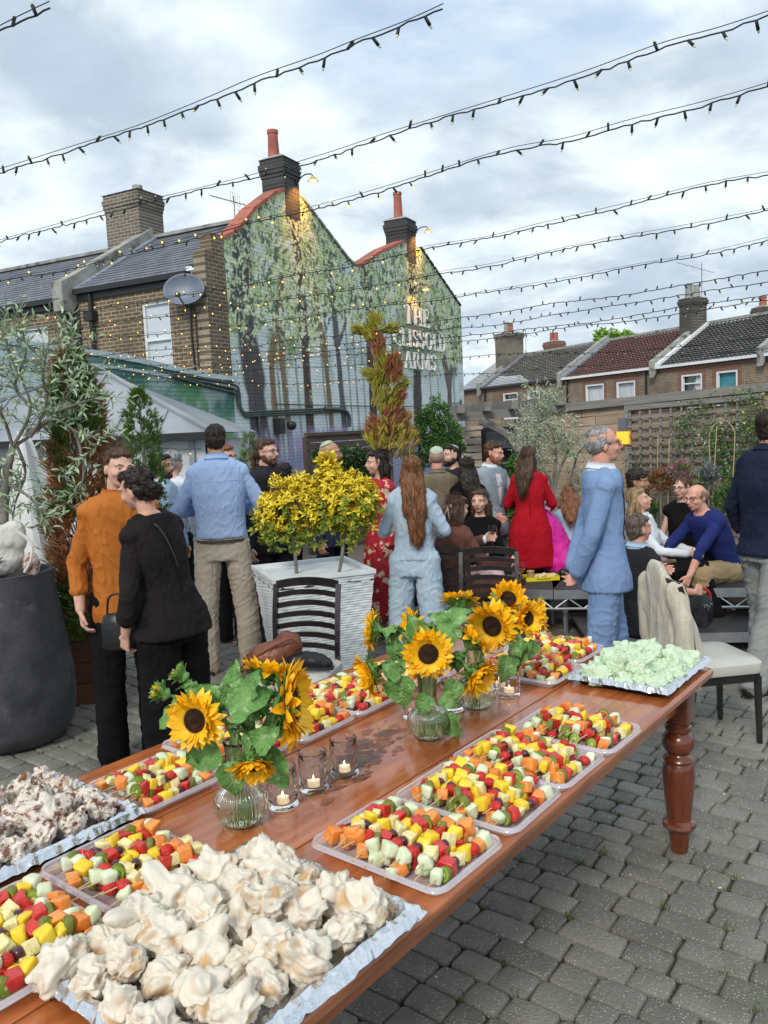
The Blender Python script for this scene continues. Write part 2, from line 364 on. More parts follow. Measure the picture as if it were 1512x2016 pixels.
def mural(S, Z, ext=False):
    """painted woodland: pale sky, tree trunks, leaf sprays, lilac ground"""
    def mixc(c, col, f): return c*(1-f[..., None])+np.array(col)*f[..., None]
    sm = lambda v, a, b: np.clip((v-a)/(b-a), 0, 1)**2*(3-2*np.clip((v-a)/(b-a), 0, 1))
    c = np.ones(S.shape+(3,))*np.array((.66, .76, .78))
    c = mixc(c, (.46, .60, .56), sm(nz2(S, Z, .5, 2), .45, .75)); c = mixc(c, (.80, .87, .90), sm(nz2(S*1.3, Z*.9, 1.1, 9), .5, .8))
    # distant greens
    c = mixc(c, (.22, .33, .27), .6*sm(nz2(S, Z, 1.6, 31), .5, .66)*sm(Z, 1.5, 4.2))
    if not ext:
        def limb(p, w, col, sub=0):
            nonlocal c
            for (a, b), (d, e) in zip(p, p[1:]):
                t = np.clip(((S-a)*(d-a)+(Z-b)*(e-b))/((d-a)**2+(e-b)**2), 0, 1)
                dist = np.hypot(S-(a+(d-a)*t), Z-(b+(e-b)*t))+.05*(nz2(S, Z, 4, 77)-.5)
                ww = w*(1-.3*t) if e > b else w
                f = 1-sm(dist, ww*.8, ww*1.15); bark = .65+.75*nz2(S*3, Z*.8, 4, 51+sub)
                c = c*(1-f[..., None])+(np.array(col)*bark[..., None])*f[..., None]
        far = (.30, .36, .33)
        for x, w in ((2.2,.05),(2.5,.07),(2.95,.05),(4.1,.05),(4.35,.06),(5.35,.05),(5.7,.06),(6.1,.05),(7.4,.06),(7.9,.05),(8.4,.06),(10.4,.07),(11.0,.06),(12.3,.08)):
            limb([(x+.1, 1.2), (x, 3.4), (x-.08, 5.6)], w, far)
        dens = .54*sm(Z, 3.0, 5.2)+.22
        dens = dens*(1-.5*sm(S, 3.6, 4.6)*(1-sm(S, 7.4, 8.5))*sm(5.3-Z, 0, 1))
        wx = S+.35*nz2(S, Z, 3, 64); wz = Z+.35*nz2(S, Z, 3, 68)
        for li, (sc_, sd, col, th) in enumerate(((1.7, 61, (.13, .21, .15), .56), (3.4, 73, (.25, .36, .17), .53), (6.5, 85, (.52, .64, .30), .56), (11.0, 97, (.82, .88, .64), .57), (12.0, 131, (.09,.15,.10), .60), (16.0, 151, (.60,.72,.40), .60))):
            n = nz2(wx, wz, sc_, sd, 3); clump = nz2(S, Z, 1.1, 40+li*3)
            c = mixc(c, col, .95*sm(n, th-.006, th+.006)*sm(dens*1.05+clump*.6, .66, .80))
            if li == 2:
                limb([(1.5, 1.1), (1.35, 3.0), (1.1, 4.4), (1.25, 6.2)], .40, (.085, .08, .09), 1)
                limb([(2.05, 1), (2.0, 3.4), (2.6, 5.2)], .14, (.24, .17, .10), 2)
                limb([(2.6, 1), (2.4, 3.4), (2.5, 5.0)], .12, (.22, .16, .10), 3)
                limb([(3.42, 1.1), (3.38, 4.0), (3.22, 7.1)], .21, (.075, .055, .045), 4)
                limb([(4.45, 1.2), (4.25, 3.6), (3.95, 5.2)], .13, (.23, .16, .09), 5)
                limb([(5.05, 1.2), (4.85, 4.0), (4.7, 5.9)], .15, (.11, .115, .12), 6); limb([(4.88, 3.9), (5.6, 4.9), (5.9, 5.6)], .08, (.12, .13, .14))
                limb([(6.55, 1.2), (6.6, 3.5), (6.6, 5.95)], .26, (.08, .065, .055), 7); limb([(6.6, 4.2), (5.7, 5.3)], .07, (.14, .13, .12))
                limb([(9.35, 1.2), (9.5, 3.8), (9.4, 6.9)], .36, (.07, .065, .065), 8)
                limb([(12.0, 1.2), (11.9, 3.2), (11.3, 4.5), (11.0, 5.4)], .24, (.15, .13, .11), 9); limb([(11.9, 3.2), (12.6, 4.4), (12.4, 5.5)], .17, (.15, .14, .12)); limb([(11.5, 4.0), (10.8, 4.9)], .09, (.14, .13, .12))
        c = mixc(c, (.40, .36, .58), .9*(1-sm(Z+.3*nz2(S*.8, Z*4, 2, 21), 1.9, 2.25))*sm(nz2(S*4, Z*.4, 1.3, 8), .3, .5))
        c = mixc(c, (.24, .26, .42), .8*(1-sm(Z, 1.2, 1.6)))
        lf = np.exp(-((S-9.55)/1.9)**2)*np.exp(-((Z-4.45)/.95)**2)
        c = mixc(c, (.17, .24, .19), .75*sm(lf+.25*(nz2(S, Z, 3, 66)-.5), .3, .8))
    else:
        u = sm(S, -4.2, -2.2)
        c = mixc(c, (.07, .20, .16), u*(.55+.45*sm(nz2(S, Z, 1.4, 12), .35, .6)))
        c = mixc(c, (.12, .32, .12), u*.8*sm(nz2(S, Z, 3, 15), .52, .62)*sm(nz2(S, Z, .9, 18), .4, .6))
        c = mixc(c, (.16, .12, .08), u*.8*sm(nz2(S*5, Z*.3, 1, 44), .62, .72)*(1-sm(Z, 2.2, 2.6)))
    return np.clip(c, .02, .95)
m_mur = brick('painted_brick', (1,1,1), (1,1,1), (1,1,1), 'x', vcol=True, bump=.5)
def painted(name, xs, topf, z0, parent, ext=False, thick=.28, nz_=170):
    nx = len(xs); S = np.repeat(np.array(xs)[:, None], nz_, 1); top = np.array([topf(x) for x in xs])[:, None]
    Z = z0+(top-z0)*np.linspace(0, 1, nz_)[None, :]
    v = np.stack([S, np.zeros_like(S), Z], -1).reshape(-1, 3); nb = len(v); v2 = v+np.array((0, thick, 0))
    idx = np.arange(nb).reshape(nx, nz_)
    q = np.stack([idx[:-1, :-1], idx[1:, :-1], idx[1:, 1:], idx[:-1, 1:]], -1).reshape(-1, 4)
    rim = list(idx[:, 0])+list(idx[-1, 1:])+list(idx[::-1, -1][1:])+list(idx[0, ::-1][1:-1])
    mb_v = [tuple(x) for x in v]+[tuple(v2[i]) for i in rim]; R = len(rim)
    fs = [tuple(x) for x in q.tolist()]+[(rim[i], nb+i, nb+(i+1) % R, rim[(i+1) % R]) for i in range(R)]+[tuple(nb+i for i in range(R))]
    me = bpy.data.meshes.new(name); me.from_pydata(mb_v, [], fs); me.materials.append(m_mur)
    col = mural(S, Z, ext).reshape(-1, 3); col = np.concatenate([col, np.array([col[i] for i in rim])])
    a = me.color_attributes.new('paint', 'FLOAT_COLOR', 'POINT'); a.data.foreach_set('color', np.concatenate([col, np.ones((len(col), 1))], 1).ravel().astype(np.float32))
    return link(name, me, parent)
painted('gable_wall', list(np.arange(.62, 13.2, .023))+[13.2], lambda s: poly_top(s, GT), -.1, pub, nz_=310)
m_stock = brick('stock_brick', (.13,.085,.05), (.20,.145,.085), (.42,.36,.27), 'y', col3=(.07,.05,.04))
m_stockx = brick('stock_brick_dark', (.055,.05,.045), (.11,.095,.075), (.16,.15,.13), 'x', col3=(.03,.03,.03))
m_stocky = brick('stock_brick_chimney', (.12,.10,.08), (.20,.165,.12), (.36,.33,.28), 'y', col3=(.06,.055,.05))
m_slate = M('slate_tile', (.115,.125,.15), (.19,.205,.24), 3, .6, bump=.4, bscale=30, island=.35)
m_terra = M('red_clay_tile', (.35,.09,.06), (.50,.17,.11), 6, .75, bump=.4, bscale=40, col3=(.16,.12,.10), s3=3)
m_dark = M('black_gutter', (.018,.02,.024), rough=.4)
m_lead = M('lead_flashing', (.20,.24,.31), (.30,.34,.40), 4, .5)
m_wpaint = M('white_window_paint', (.72,.75,.78), (.80,.82,.84), 5, .45)
m_glass = M('window_glass', (.05,.06,.07), rough=.06, spec=.9)
m_blind = M('pale_blind', (.50,.56,.62), (.62,.68,.74), 3, .5, stretch=(1,1,30))
m_conc = M('weathered_render', (.25,.25,.23), (.38,.38,.35), 4, .9, bump=.6, bscale=30, col3=(.10,.11,.09), s3=3)
m_pot = M('terracotta_pot', (.30,.09,.07), (.42,.15,.11), 4, .8, bump=.3)
# side wall of the near house with window opening (plane x=.6 .. seen from the left)
def wall_yz(name, x, y0, y1, z0, z1, holes, mat, parent, th=.25):
    mb = MB(); ys = sorted({y0, y1}|{h[0] for h in holes}|{h[1] for h in holes}); zs = sorted({z0, z1}|{h[2] for h in holes}|{h[3] for h in holes})
    for a, b in zip(ys, ys[1:]):
        for c_, d in zip(zs, zs[1:]):
            if any(h[0] <= a and b <= h[1] and h[2] <= c_ and d <= h[3] for h in holes): continue
            mb.box((x+th/2, (a+b)/2, (c_+d)/2), (th, b-a, d-c_))
    return mb.build(name, mat, parent, smooth=False)
hs = [(.95, 1.68, 3.1, 4.58), (4.35, 5.5, 2.9, 4.42)]
wall_yz('wall', 0.0, .283, 3.35, -.1, 5.05, hs[:1], m_stock, pub)
mb = MB(); mb.box((.31, .14, 2.6), (.62, .278, 5.4)); mb.box((.42, .14, 5.5), (.36, .274, .5)); mb.box((.2,.139,5.32),(.36,.282,.16))
mb.build('quoin', brick('quoin_brick', (.12,.08,.05), (.19,.14,.08), (.36,.31,.23), 'x', col3=(.06,.045,.035)), pub, smooth=False)
def sash(x, y0, y1, z0, z1, parent, dark=False):
    f = MB(); w_ = .055
    for yy in (y0+w_/2, y1-w_/2): f.box((x+.09, yy, (z0+z1)/2), (.08, w_, z1-z0))
    for zz in (z0+w_/2, z1-w_/2): f.box((x+.09, (y0+y1)/2, zz), (.078, y1-y0-.004, w_))
    f.box((x+.08, (y0+y1)/2, (z0+z1)/2), (.07, y1-y0-.01, .05))
    o = f.build('window', m_wpaint, parent, smooth=False)
    g = MB(); g.box((x+.115, (y0+y1)/2, (z0+z1)/2), (.006, y1-y0-.1, z1-z0-.1)); g.build('pane', m_glass if dark else m_blind, o, smooth=False)
    s = MB(); s.box((x-.01, (y0+y1)/2, z0-.04), (.12, y1-y0+.12, .06)); s.build('sill', m_wpaint, o, smooth=False)
    return o
sash(0, .95, 1.68, 3.1, 4.58, pub)
def courses(mb, A, B, Cc, D, n, step=.02, mi=0, lap=.03, cols=1):
    """roof from eave A-B up to ridge D-C in n overlapping courses"""
    A, B, Cc, D = map(V, (A, B, Cc, D)); nrm = (B-A).cross(D-A).normalized()
    if nrm.z < 0: nrm = -nrm
    for i in range(n):
        t0 = i/n; t1 = min(1, (i+1+lap*3)/n)
        for j in range(cols):
            s0 = (j+(.5 if i % 2 else 0))/cols; s1 = min(1, s0+1/cols-.002*0-.004/cols*2); s0 = min(s0, 1)
            if cols == 1: s0, s1 = 0, 1
            if s1-s0 < 1e-3: continue
            P = lambda s, t: (A.lerp(B, s)).lerp(D.lerp(Cc, s), t)
            e = nrm*step; k = nrm*rnd(0, .004)
            a, b, c_, d = P(s0,t0)+e+k, P(s1,t0)+e+k, P(s1,t1)+nrm*.002, P(s0,t1)+nrm*.002
            mb.add([a, b, c_, d, P(s0,t0)-nrm*.02, P(s1,t0)-nrm*.02], [(0,1,2,3), (4,5,1,0)], mi)
    return mb
rf = MB()
courses(rf, (-.12, .36, 5.02), (-.12, 3.35, 5.02), (2.5, 3.35, 6.52), (2.5, .36, 6.52), 17, cols=11)
courses(rf, (5.6, 3.35, 5.3), (5.6, .36, 5.3), (2.5, .36, 6.52), (2.5, 3.35, 6.52), 14, cols=8)
roof1 = rf.build('roof', m_slate, pub, smooth=False)
mb = MB(); mb.bar((2.5, .4, 6.56), (2.5, 3.35, 6.56), .2, .07); mb.build('ridge_tiles', m_conc, roof1, smooth=False)
mb = MB(); mb.box((-.1, 1.85, 4.97), (.14, 3.0, .1)); mb.box((-.03, 1.85, 4.86), (.06, 3.0, .12)); mb.build('gutter', m_dark, pub, smooth=False)
# body volumes behind the gable
mb = MB(); mb.box((9.3, 3.2, 2.6), (7.2, 5.9, 5.3)); mb.build('rear_block', m_stockx, pub, smooth=False)
rf = MB(); courses(rf, (5.7, 6.2, 5.25), (5.7, .3, 5.25), (9.4, .3, 6.9), (9.4, 6.2, 6.9), 12); courses(rf, (13.1, .3, 5.3), (13.1, 6.2, 5.3), (9.4, 6.2, 6.9), (9.4, .3, 6.9), 14)
rf.build('roof', m_slate, pub, smooth=False)
# copings
def coping(pts, mat, w=.36, th=.07):
    mb = MB()
    for a, b in zip(pts, pts[1:]):
        n_ = max(1, int(math.hypot(b[0]-a[0], b[1]-a[1])/.33))
        for i in range(n_):
            t0, t1 = i/n_+.01, (i+1)/n_-.01
            p = V((a[0]+(b[0]-a[0])*t0, .13, a[1]+(b[1]-a[1])*t0+.05)); q = V((a[0]+(b[0]-a[0])*t1, .13, a[1]+(b[1]-a[1])*t1+.05))
            mb.bar(p, q, w, th, up=(0,0,1))
    return mb.build('coping', mat, pub, smooth=False)
coping([(.6, 5.68), (1.0, 5.85), (1.7, 6.45), (2.5, 6.95), (2.85, 7.1)], m_terra, .36, .07)
coping([(6.25, 6.02), (7.6, 6.62), (9.0, 7.1)], m_terra, .36, .07)
mg = M('green_painted_coping', (.20,.26,.20), (.35,.40,.33), 4, .8)
coping([(3.55, 7.12), (5.6, 6.08), (5.95, 5.97)], mg, .34, .05); coping([(10.1, 7.12), (13.2, 5.74)], m_dark, .34, .05)
# chimneys
def chimney(x0, x1, y0, y1, z0, z1, mats, pots, parent, cap=.08):
    c = MB(); cx, cy = (x0+x1)/2, (y0+y1)/2; W, D = x1-x0, y1-y0
    c.box((cx, cy, (z0+z1-.4)/2), (W, D, z1-.4-z0))
    for i, (e, h) in enumerate(((.02,.08), (.05,.09), (.07,.12), (.03,.11))):
        c.box((cx, cy, z1-.4+sum((.08,.09,.12,.11)[:i])+h/2), (W+e*2*cap/.08, D+e*2*cap/.08, h-.004))
    o = c.build('chimney', mats, parent, smooth=False)
    f = MB()
    f.add([(cx-W/2-.05, cy-D/2-.05, z1), (cx+W/2+.05, cy-D/2-.05, z1), (cx+W/2+.05, cy+D/2+.05, z1), (cx-W/2-.05, cy+D/2+.05, z1), (cx-.15, cy-.15, z1+.12), (cx+.15, cy-.15, z1+.12), (cx+.15, cy+.15, z1+.12), (cx-.15, cy+.15, z1+.12)],
          [(0,1,5,4), (1,2,6,5), (2,3,7,6), (3,0,4,7), (4,5,6,7)]); f.build('flaunching', m_conc, o, smooth=False)
    for (px_, py_, r, h, m_) in pots:
        p = MB(); p.lathe([(r*1.05, 0), (r*1.05, .05), (r, .08), (r*.86, h-.08), (r*.98, h-.07), (r*.98, h), (r*.75, h), (r*.7, h-.15)], 16, (cx+px_, cy+py_, z1+.06))
        p.build('chimney_pot', m_, o)
    return o
m_chx = brick('sooty_brick', (.035,.035,.04), (.075,.07,.07), (.10,.10,.10), 'x', col3=(.02,.02,.022)); 
chimney(2.90, 3.5, -.004, .58, 6.6, 7.86, m_chx, [(-.05, .1, .13, .62, m_pot)], pub, .06)
chimney(9.14, 9.76, -.004, .66, 6.6, 7.82, m_chx, [(-.1, 0, .13, .74, m_pot)], pub, .06)
# next house along the row: its own building
nb = empty('terraced_house', (-3.16, 15.8, 0), PRZ, 'brick terraced house with slate roof at the left behind the olive tree', 'house')
wall_yz('wall', 0.0, 3.75, 9.5, -.1, 4.82, hs[1:], m_stock, nb); sash(0, 4.35, 5.5, 2.9, 4.42, nb)
mb = MB(); mb.box((1.2, 3.58, 2.4), (2.3, .3, 4.9))
pw = MB(); pw.prism([(-.32, 4.6), (-.34, 5.18), (-.05, 5.32), (2.5, 6.78), (2.5, 6.3), (.1, 4.85), (-.1, 4.55)], 3.45, 3.75, lambda u, v, w_: V((u, w_, v)))
pw.build('party_parapet', m_conc, nb, smooth=False); mb.build('cross_wall', m_stockx, nb, smooth=False)
pw = MB(); pw.prism([(-.05, 5.0), (-.0, 5.10), (2.5, 6.58), (2.5, 6.5)], 3.28, 3.452, lambda u, v, w_: V((u, w_, v))); pw.build('flashing', m_lead, nb, smooth=False)
rf = MB(); courses(rf, (-.12, 3.75, 4.92), (-.12, 9.5, 4.92), (2.5, 9.5, 6.42), (2.5, 3.75, 6.42), 17, cols=18)
o = rf.build('roof', m_slate, nb, smooth=False)
mb = MB(); mb.bar((2.5, 3.75, 6.46), (2.5, 9.5, 6.46), .2, .07); mb.build('ridge_tiles', m_conc, o, smooth=False)
mb = MB(); mb.box((-.1, 6.6, 4.87), (.14, 5.8, .1)); mb.box((-.03, 6.6, 4.76), (.06, 5.8, .12)); mb.build('gutter', m_dark, nb, smooth=False)
chimney(2.2, 3.0, 3.55, 4.6, 5.9, 7.62, m_stocky, [(-.1, -.25, .12, .12, m_conc), (.05, .2, .12, .1, m_conc)], nb, .05)
mb = MB(); mb.tube([(-.08, 2.95, 4.9), (-.1, 2.95, 3.0), (-.1, 2.95, .1)], .045); mb.box((-.09, 2.97, 4.45), (.16, .24, .2))
mb.tube(smooth_path([(-.1, 3.9, 4.72), (-.12, 3.75, 4.5), (-.1, 3.5, 4.35), (-.1, 3.42, 4.0), (-.1, 3.42, .2)], 4), .04)
mb.build('downpipe', m_dark, nb)
mb = MB(); mb.tube([(-.03, -.12+.5, 4.9), (-.03, .42, 3.8), (-.03, .38, 2.9)], .02); mb.tube(smooth_path([(-.02, .35, 4.4), (-.03, .0+.3, 4.1), (-.03, .3, 3.2)], 4), .012); mb.build('cable', m_dark, pub)
# ------------------------------------------------------------------ mural extension wall (coming towards the camera) + coping + pipes
ext = empty('yard_wall', (-3.16, 15.8, 0), PRZ, 'low green painted yard wall with pale coping running left from the pub gable', 'wall')
xt = lambda s: poly_top(s, [(-9, 3.42), (-4.6, 3.30), (-2.3, 3.20), (-.4, 2.98), (.6, 2.94)])
painted('wall', list(np.arange(-8, .62, .05))+[.615], xt, -.1, ext, True, .26, 80)
mb = MB(); m_cp = M('pale_coping', (.40,.50,.52), (.55,.64,.66), 3, .8, bump=.4)
for a in np.arange(-8, .55, .6):
    b_ = min(a+.594, .61); mb.bar((a, .13, xt(a)+.05), (b_, .13, xt(b_)+.05), .36, .09)
mb.bar((-8, .0, xt(-8)-.14), (-2.3, .0, xt(-2.3)-.14), .05, .05); mb.bar((-2.3, .0, xt(-2.3)-.14), (.6, .0, xt(.6)-.12), .05, .05); mb.build('coping', m_cp, ext, smooth=False)
mb = MB(); mb.box((-2.0, 1.4, 3.2), (1.6, 1.0, .5)); mb.build('roof_hatch', M('white_render', (.55,.58,.6), rough=.8), ext, smooth=False)
m_pipe = M('dark_pipe', (.04,.06,.055), (.07,.09,.08), 5, .5)
mb = MB()
for k, off in enumerate((0, .08, .15)):
    mb.tube(smooth_path([(-1.2, -.05, 3.02-off*.3), (.0, -.05, 2.93-off), (.62-off*.4, -.05, 2.86-off), (.74-off*.4, -.05, 2.72-off), (.76-off*.4, -.05, 2.45), (.9, -.05, 2.32-off*.5), (1.4, -.05, 2.34-off*.6), (5.0, -.05, 2.42-off*.6)], 5), .022)
mb.tube(smooth_path([(4.0, -.06, 2.40), (4.9, -.06, 2.36), (5.15, -.06, 2.2), (5.15, -.06, 1.95)], 5), .045)
mb.tube([(2.0, -.04, 2.5), (8.0, -.04, 2.45), (12.8, -.04, 2.6)], .012); mb.tube([(12.8, -.04, 2.7), (12.8, -.04, 2.1)], .03)
mb.tube([(1.35, -.04, 2.35), (1.36, -.05, 1.8)], .03)
mb.build('pipework', m_pipe, pub)
# camera dome + speaker horn on mural
mb = MB(); mb.box((2.02, -.1, 2.02), (.2, .16, .34)); mb.lathe([(.02, .1), (.09, .08), (.11, .02), (.10, -.04), (.05, -.09), (.005, -.1)], 20, (2.3, -.22, 2.02))
tag(mb.build('security_camera', [m_dark]), 'black dome camera mounted low on the mural wall', 'camera').matrix_world = Matrix.Translation((-3.16,15.8,0)) @ Matrix.Rotation(PRZ, 4, 'Z')
# lettering
m_let = M('white_letters', (.86,.86,.84), rough=.5)
def letter(ch):
    S = .1; T = .05; r = []     # list of polygons in a unit box (w,1)
    B = lambda x0, y0, x1, y1, w: [(x0-w/2, y0), (x0+w/2, y0), (x1+w/2, y1), (x1-w/2, y1)]
    def arc(cx, cy, rx, ry, a0, a1, w0, w1, n=14):
        out = []; inn = []
        for i in range(n+1):
            a = math.radians(a0+(a1-a0)*i/n); w_ = w0+(w1-w0)*abs(math.cos(a))
            out.append((cx+rx*math.cos(a), cy+ry*math.sin(a))); inn.append((cx+(rx-w_)*math.cos(a), cy+(ry-w_*.8)*math.sin(a)))
        return [[out[i], out[i+1], inn[i+1], inn[i]] for i in range(n)]
    T = .05
    sf = lambda x, y, w=.24: [(x-w/2, y), (x+w/2, y), (x+w/2, y+.05), (x-w/2, y+.05)]
    if ch == 'T': r = [B(.35,0,.35,1,.18), [(0,.93),(.7,.93),(.7,1),(0,1)], [(0,.8),(.05,.8),(.05,.93),(0,.93)], [(.65,.8),(.7,.8),(.7,.93),(.65,.93)], sf(.35,0,.3)]; w = .7
    elif ch == 'H': r = [B(.13,0,.13,1,.18), B(.62,0,.62,1,.18), [(.19,.45),(.56,.45),(.56,.54),(.19,.54)], sf(.13,0,.26), sf(.62,0,.26), sf(.13,.95,.26), sf(.62,.95,.26)]; w = .75
    elif ch == 'E': r = [B(.13,0,.13,1,.18), [(.0,0),(.56,0),(.56,.06),(.0,.06)], [(0,.94),(.54,.94),(.54,1),(0,1)], [(.19,.48),(.42,.48),(.42,.54),(.19,.54)], [(.51,.06),(.56,.06),(.56,.22),(.51,.22)], [(.49,.8),(.54,.8),(.54,.94),(.49,.94)], [(.38,.42),(.42,.42),(.42,.6),(.38,.6)]]; w = .6
    elif ch == 'L': r = [B(.13,0,.13,1,.18), [(.0,0),(.55,0),(.55,.06),(.0,.06)], [(.5,.06),(.55,.06),(.55,.24),(.5,.24)], sf(.13,.95,.26)]; w = .6
    elif ch == 'I': r = [B(.14,0,.14,1,.18), sf(.14,0,.28), sf(.14,.95,.28)]; w = .3
    elif ch == 'C': r = arc(.4,.5,.4,.52,45,315,.07,.19)+[[(.66,.66),(.71,.66),(.71,.9),(.66,.9)]]; w = .74
    elif ch == 'O': r = arc(.42,.5,.42,.52,0,360,.07,.19,22); w = .86
    elif ch == 'D': r = [B(.13,0,.13,1,.18), sf(.13,0,.26), sf(.13,.95,.26)]+arc(.3,.5,.45,.5,-90,90,.07,.18); w = .78
    elif ch == 'S': r = arc(.28,.75,.25,.27,40,270,.09,.15)+arc(.28,.26,.25,.28,90,-140,.09,.15)+[[(.46,.72),(.5,.72),(.5,.95),(.46,.95)], [(.03,.06),(.07,.06),(.07,.3),(.03,.3)]]; w = .56
    elif ch == 'A': r = [B(.12,0,.38,1,.09), B(.66,0,.4,1,.19), [(.22,.32),(.56,.32),(.56,.37),(.22,.37)], sf(.12,0,.24), sf(.66,0,.28)]; w = .78
    elif ch == 'R': r = [B(.13,0,.13,1,.18), sf(.13,0,.26), sf(.13,.95,.26)]+arc(.3,.74,.26,.26,-90,90,.05,.13)+[B(.62,0,.34,.5,.14), sf(.64,0,.2)]; w = .72
    elif ch == 'M': r = [B(.12,0,.12,1,.09), B(.80,0,.80,1,.18), B(.46,.07,.18,1,.13), B(.46,.05,.78,1,.06), sf(.12,0,.22), sf(.8,0,.26), sf(.12,.95,.2), sf(.8,.95,.24)]; w = .92
    return r, w
def word(txt, x0, x1, z, h, parent):
    ws = [letter(c)[1] for c in txt]; gap = .12; tot = sum(ws)+gap*(len(ws)-1); k = (x1-x0)/tot; x = x0
    for c, w_ in zip(txt, ws):
        ps, _ = letter(c); mb = MB()
        for i, p in enumerate(ps):
            d = -.035-.0007*i
            mb.prism([(x+a*k, z+b*h) for a, b in p], d, .01, lambda u, v, q: V((u, q, v)))
        mb.build('letter', m_let, parent, smooth=False); x += (w_+gap)*k
word('THE', 8.75, 10.5, 4.83, .52, pub); word('CLISSOLD', 7.95, 11.7, 4.18, .50, pub); word('ARMS', 8.6, 10.85, 3.56, .48, pub)
# wall lamps
m_lampg = M('lamp_glow', (1,.7,.3), emis=(1,.55,.12), es=6)
def wlamp(p, label, d=(0,-1), energy=18, tgt=1.1):
    """p local in pub frame"""
    mw = Matrix.Translation((-3.16,15.8,0)) @ Matrix.Rotation(PRZ, 4, 'Z')
    e = empty('wall_lamp', mw @ V(p), PRZ, label, 'lamp')
    mb = MB(); mb.tube(smooth_path([(0, .0, .0), (0, -.18, .12), (0, -.36, .12), (0, -.42, .06)], 5), .014, 6); mb.box((0, .0, 0), (.08, .03, .1)); mb.build('bracket', m_dark, e)
    mb = MB(); mb.lathe([(.03, .08), (.05, .06), (.11, .0), (.12, -.02), (.10, -.015), (.04, .045)], 18, (0, -.42, -.02)); mb.build('lamp_shade', M('lamp_shade_enamel', (.55,.35,.12), rough=.4), e)
    mb = MB(); mb.ell((0, -.42, -.03), (.085, .085, .025)); mb.build('bulb', m_lampg, e)
    ld = bpy.data.lights.new('lamp_light', 'SPOT'); ld.energy = energy; ld.color = (1, .42, .06); ld.spot_size = math.radians(95); ld.spot_blend = .6; ld.shadow_soft_size = .06
    lo_ = bpy.data.objects.new('lamp_light', ld); C.objects.link(lo_); lo_.parent = e; lo_.location = (0, -.40, -.06)
    lo_.rotation_euler = V((0, -1, 1.1)).normalized().to_track_quat('Z', 'Y').to_euler()
wlamp((3.4, -.02, 7.42), 'lit lamp on the taller left chimney of the pub', energy=90)
wlamp((9.7, -.02, 7.5), 'lit lamp on the right chimney of the pub', energy=90)
wlamp((9.35, -.02, 5.82), 'lit lamp above the raised pub lettering', energy=24)
# satellite dish and aerials
PM = Matrix.Translation((-3.16,15.8,0)) @ Matrix.Rotation(PRZ, 4, 'Z')
m_dish = M('grey_dish', (.13,.16,.21), (.17,.20,.26), 3, .45, metal=.2)
ds = empty('satellite_dish', PM @ V((-.05, .45, 4.55)), 0, 'dark grey satellite dish under the eaves beside the sash window', 'satellite dish')
dn = (V((-.05, -1, .25))).normalized(); Rq = dn.to_track_quat('Z', 'Y').to_matrix()
mb = MB(); rings = [[Rq @ V((r*.40*math.cos(a*PI/16), r*.31*math.sin(a*PI/16), .09*r*r-.09)) for a in range(32)] for r in (.02,.25,.5,.75,.93,1.0)]
rings += [[v-dn*.012 for v in r] for r in reversed(rings)]; mb.loft(rings)
off = V((0, -.22, .12)); me = mb.mesh('dish', [m_dish]); link('reflector', me, ds, loc=off)
mb = MB(); mb.tube(smooth_path([off+dn*-.1, off+V((0,.12,-.18)), (0,0,-.2)], 4), .02); mb.tube([off+Rq @ V((0,-.3,.0)), off+dn*.34+Rq @ V((0,-.28,0))], .014); mb.tube([off+Rq @ V((0,-.3,.0)), off+V((.0,.1,-.3))], .012)
mb.box(off+dn*.36+Rq @ V((0,-.27,0)), (.07,.1,.07)); mb.build('feed_arm', m_dark, ds)
def aerial(p, s, label, group=None, tilt=0):
    mb = MB(); mb.tube([(0,0,0), (0,0,.9*s)], .012*s**.3, 5); mb.tube([(-.7*s,0,.95*s+tilt), (.35*s,0,.62*s-tilt)], .009, 5)
    for i in range(9):
        x = -.6+i*.11; z = .95-(x+.7)*.315; mb.tube([(x*s, -.14*s, z*s), (x*s, .14*s, z*s)], .005, 4)
        if i < 5: mb.tube([(x*.6*s+.2, 0, z*s-.22*s), (x*.6*s+.2, 0, z*s+.1)], .004, 4)
    mb.tube([(.1*s,-.25*s,.5*s), (.1*s,.25*s,.5*s), (.1*s,.25*s,.72*s)], .005, 4)
    o = mb.build('tv_aerial', m_dark); o.location = p; tag(o, label, 'aerial', group); return o
aerial(PM @ V((2.4, 1.0, 6.4)), .75, 'thin tv aerial on the pub roof left of the tall chimney')
# ------------------------------------------------------------------ terrace on the right, behind the fence
EL = atY(930, 768, 57); ER = atY(1530, 702, 35.3)
ed = V((ER.x-EL.x, ER.y-EL.y, 0)); EW = ed.length; ed.normalize(); RZ = math.atan2(ed.y, ed.x); EZ = 4.25
en = V((-ed.y, ed.x, 0))
def px2u(px, py=740):
    d = rayd(px, py); # intersect vertical plane through EL along ed
    t = (EL.x*en.x+EL.y*en.y)/(d.x*en.x+d.y*en.y); p = V((d.x*t, d.y*t, 0)); return (p-V((EL.x, EL.y, 0))).dot(ed), CH+d.z*t
U = [px2u(905)[0], px2u(948)[0], px2u(1108)[0], px2u(1292)[0], px2u(1506)[0], px2u(1640)[0]]
m_b2 = brick('terrace_brick', (.17,.11,.065), (.25,.185,.12), (.40,.35,.28), 'x', col3=(.10,.07,.05), ms=.014)
m_b2r = brick('red_brick_trim', (.19,.075,.05), (.25,.11,.075), (.30,.2,.15), 'x', ms=.012)
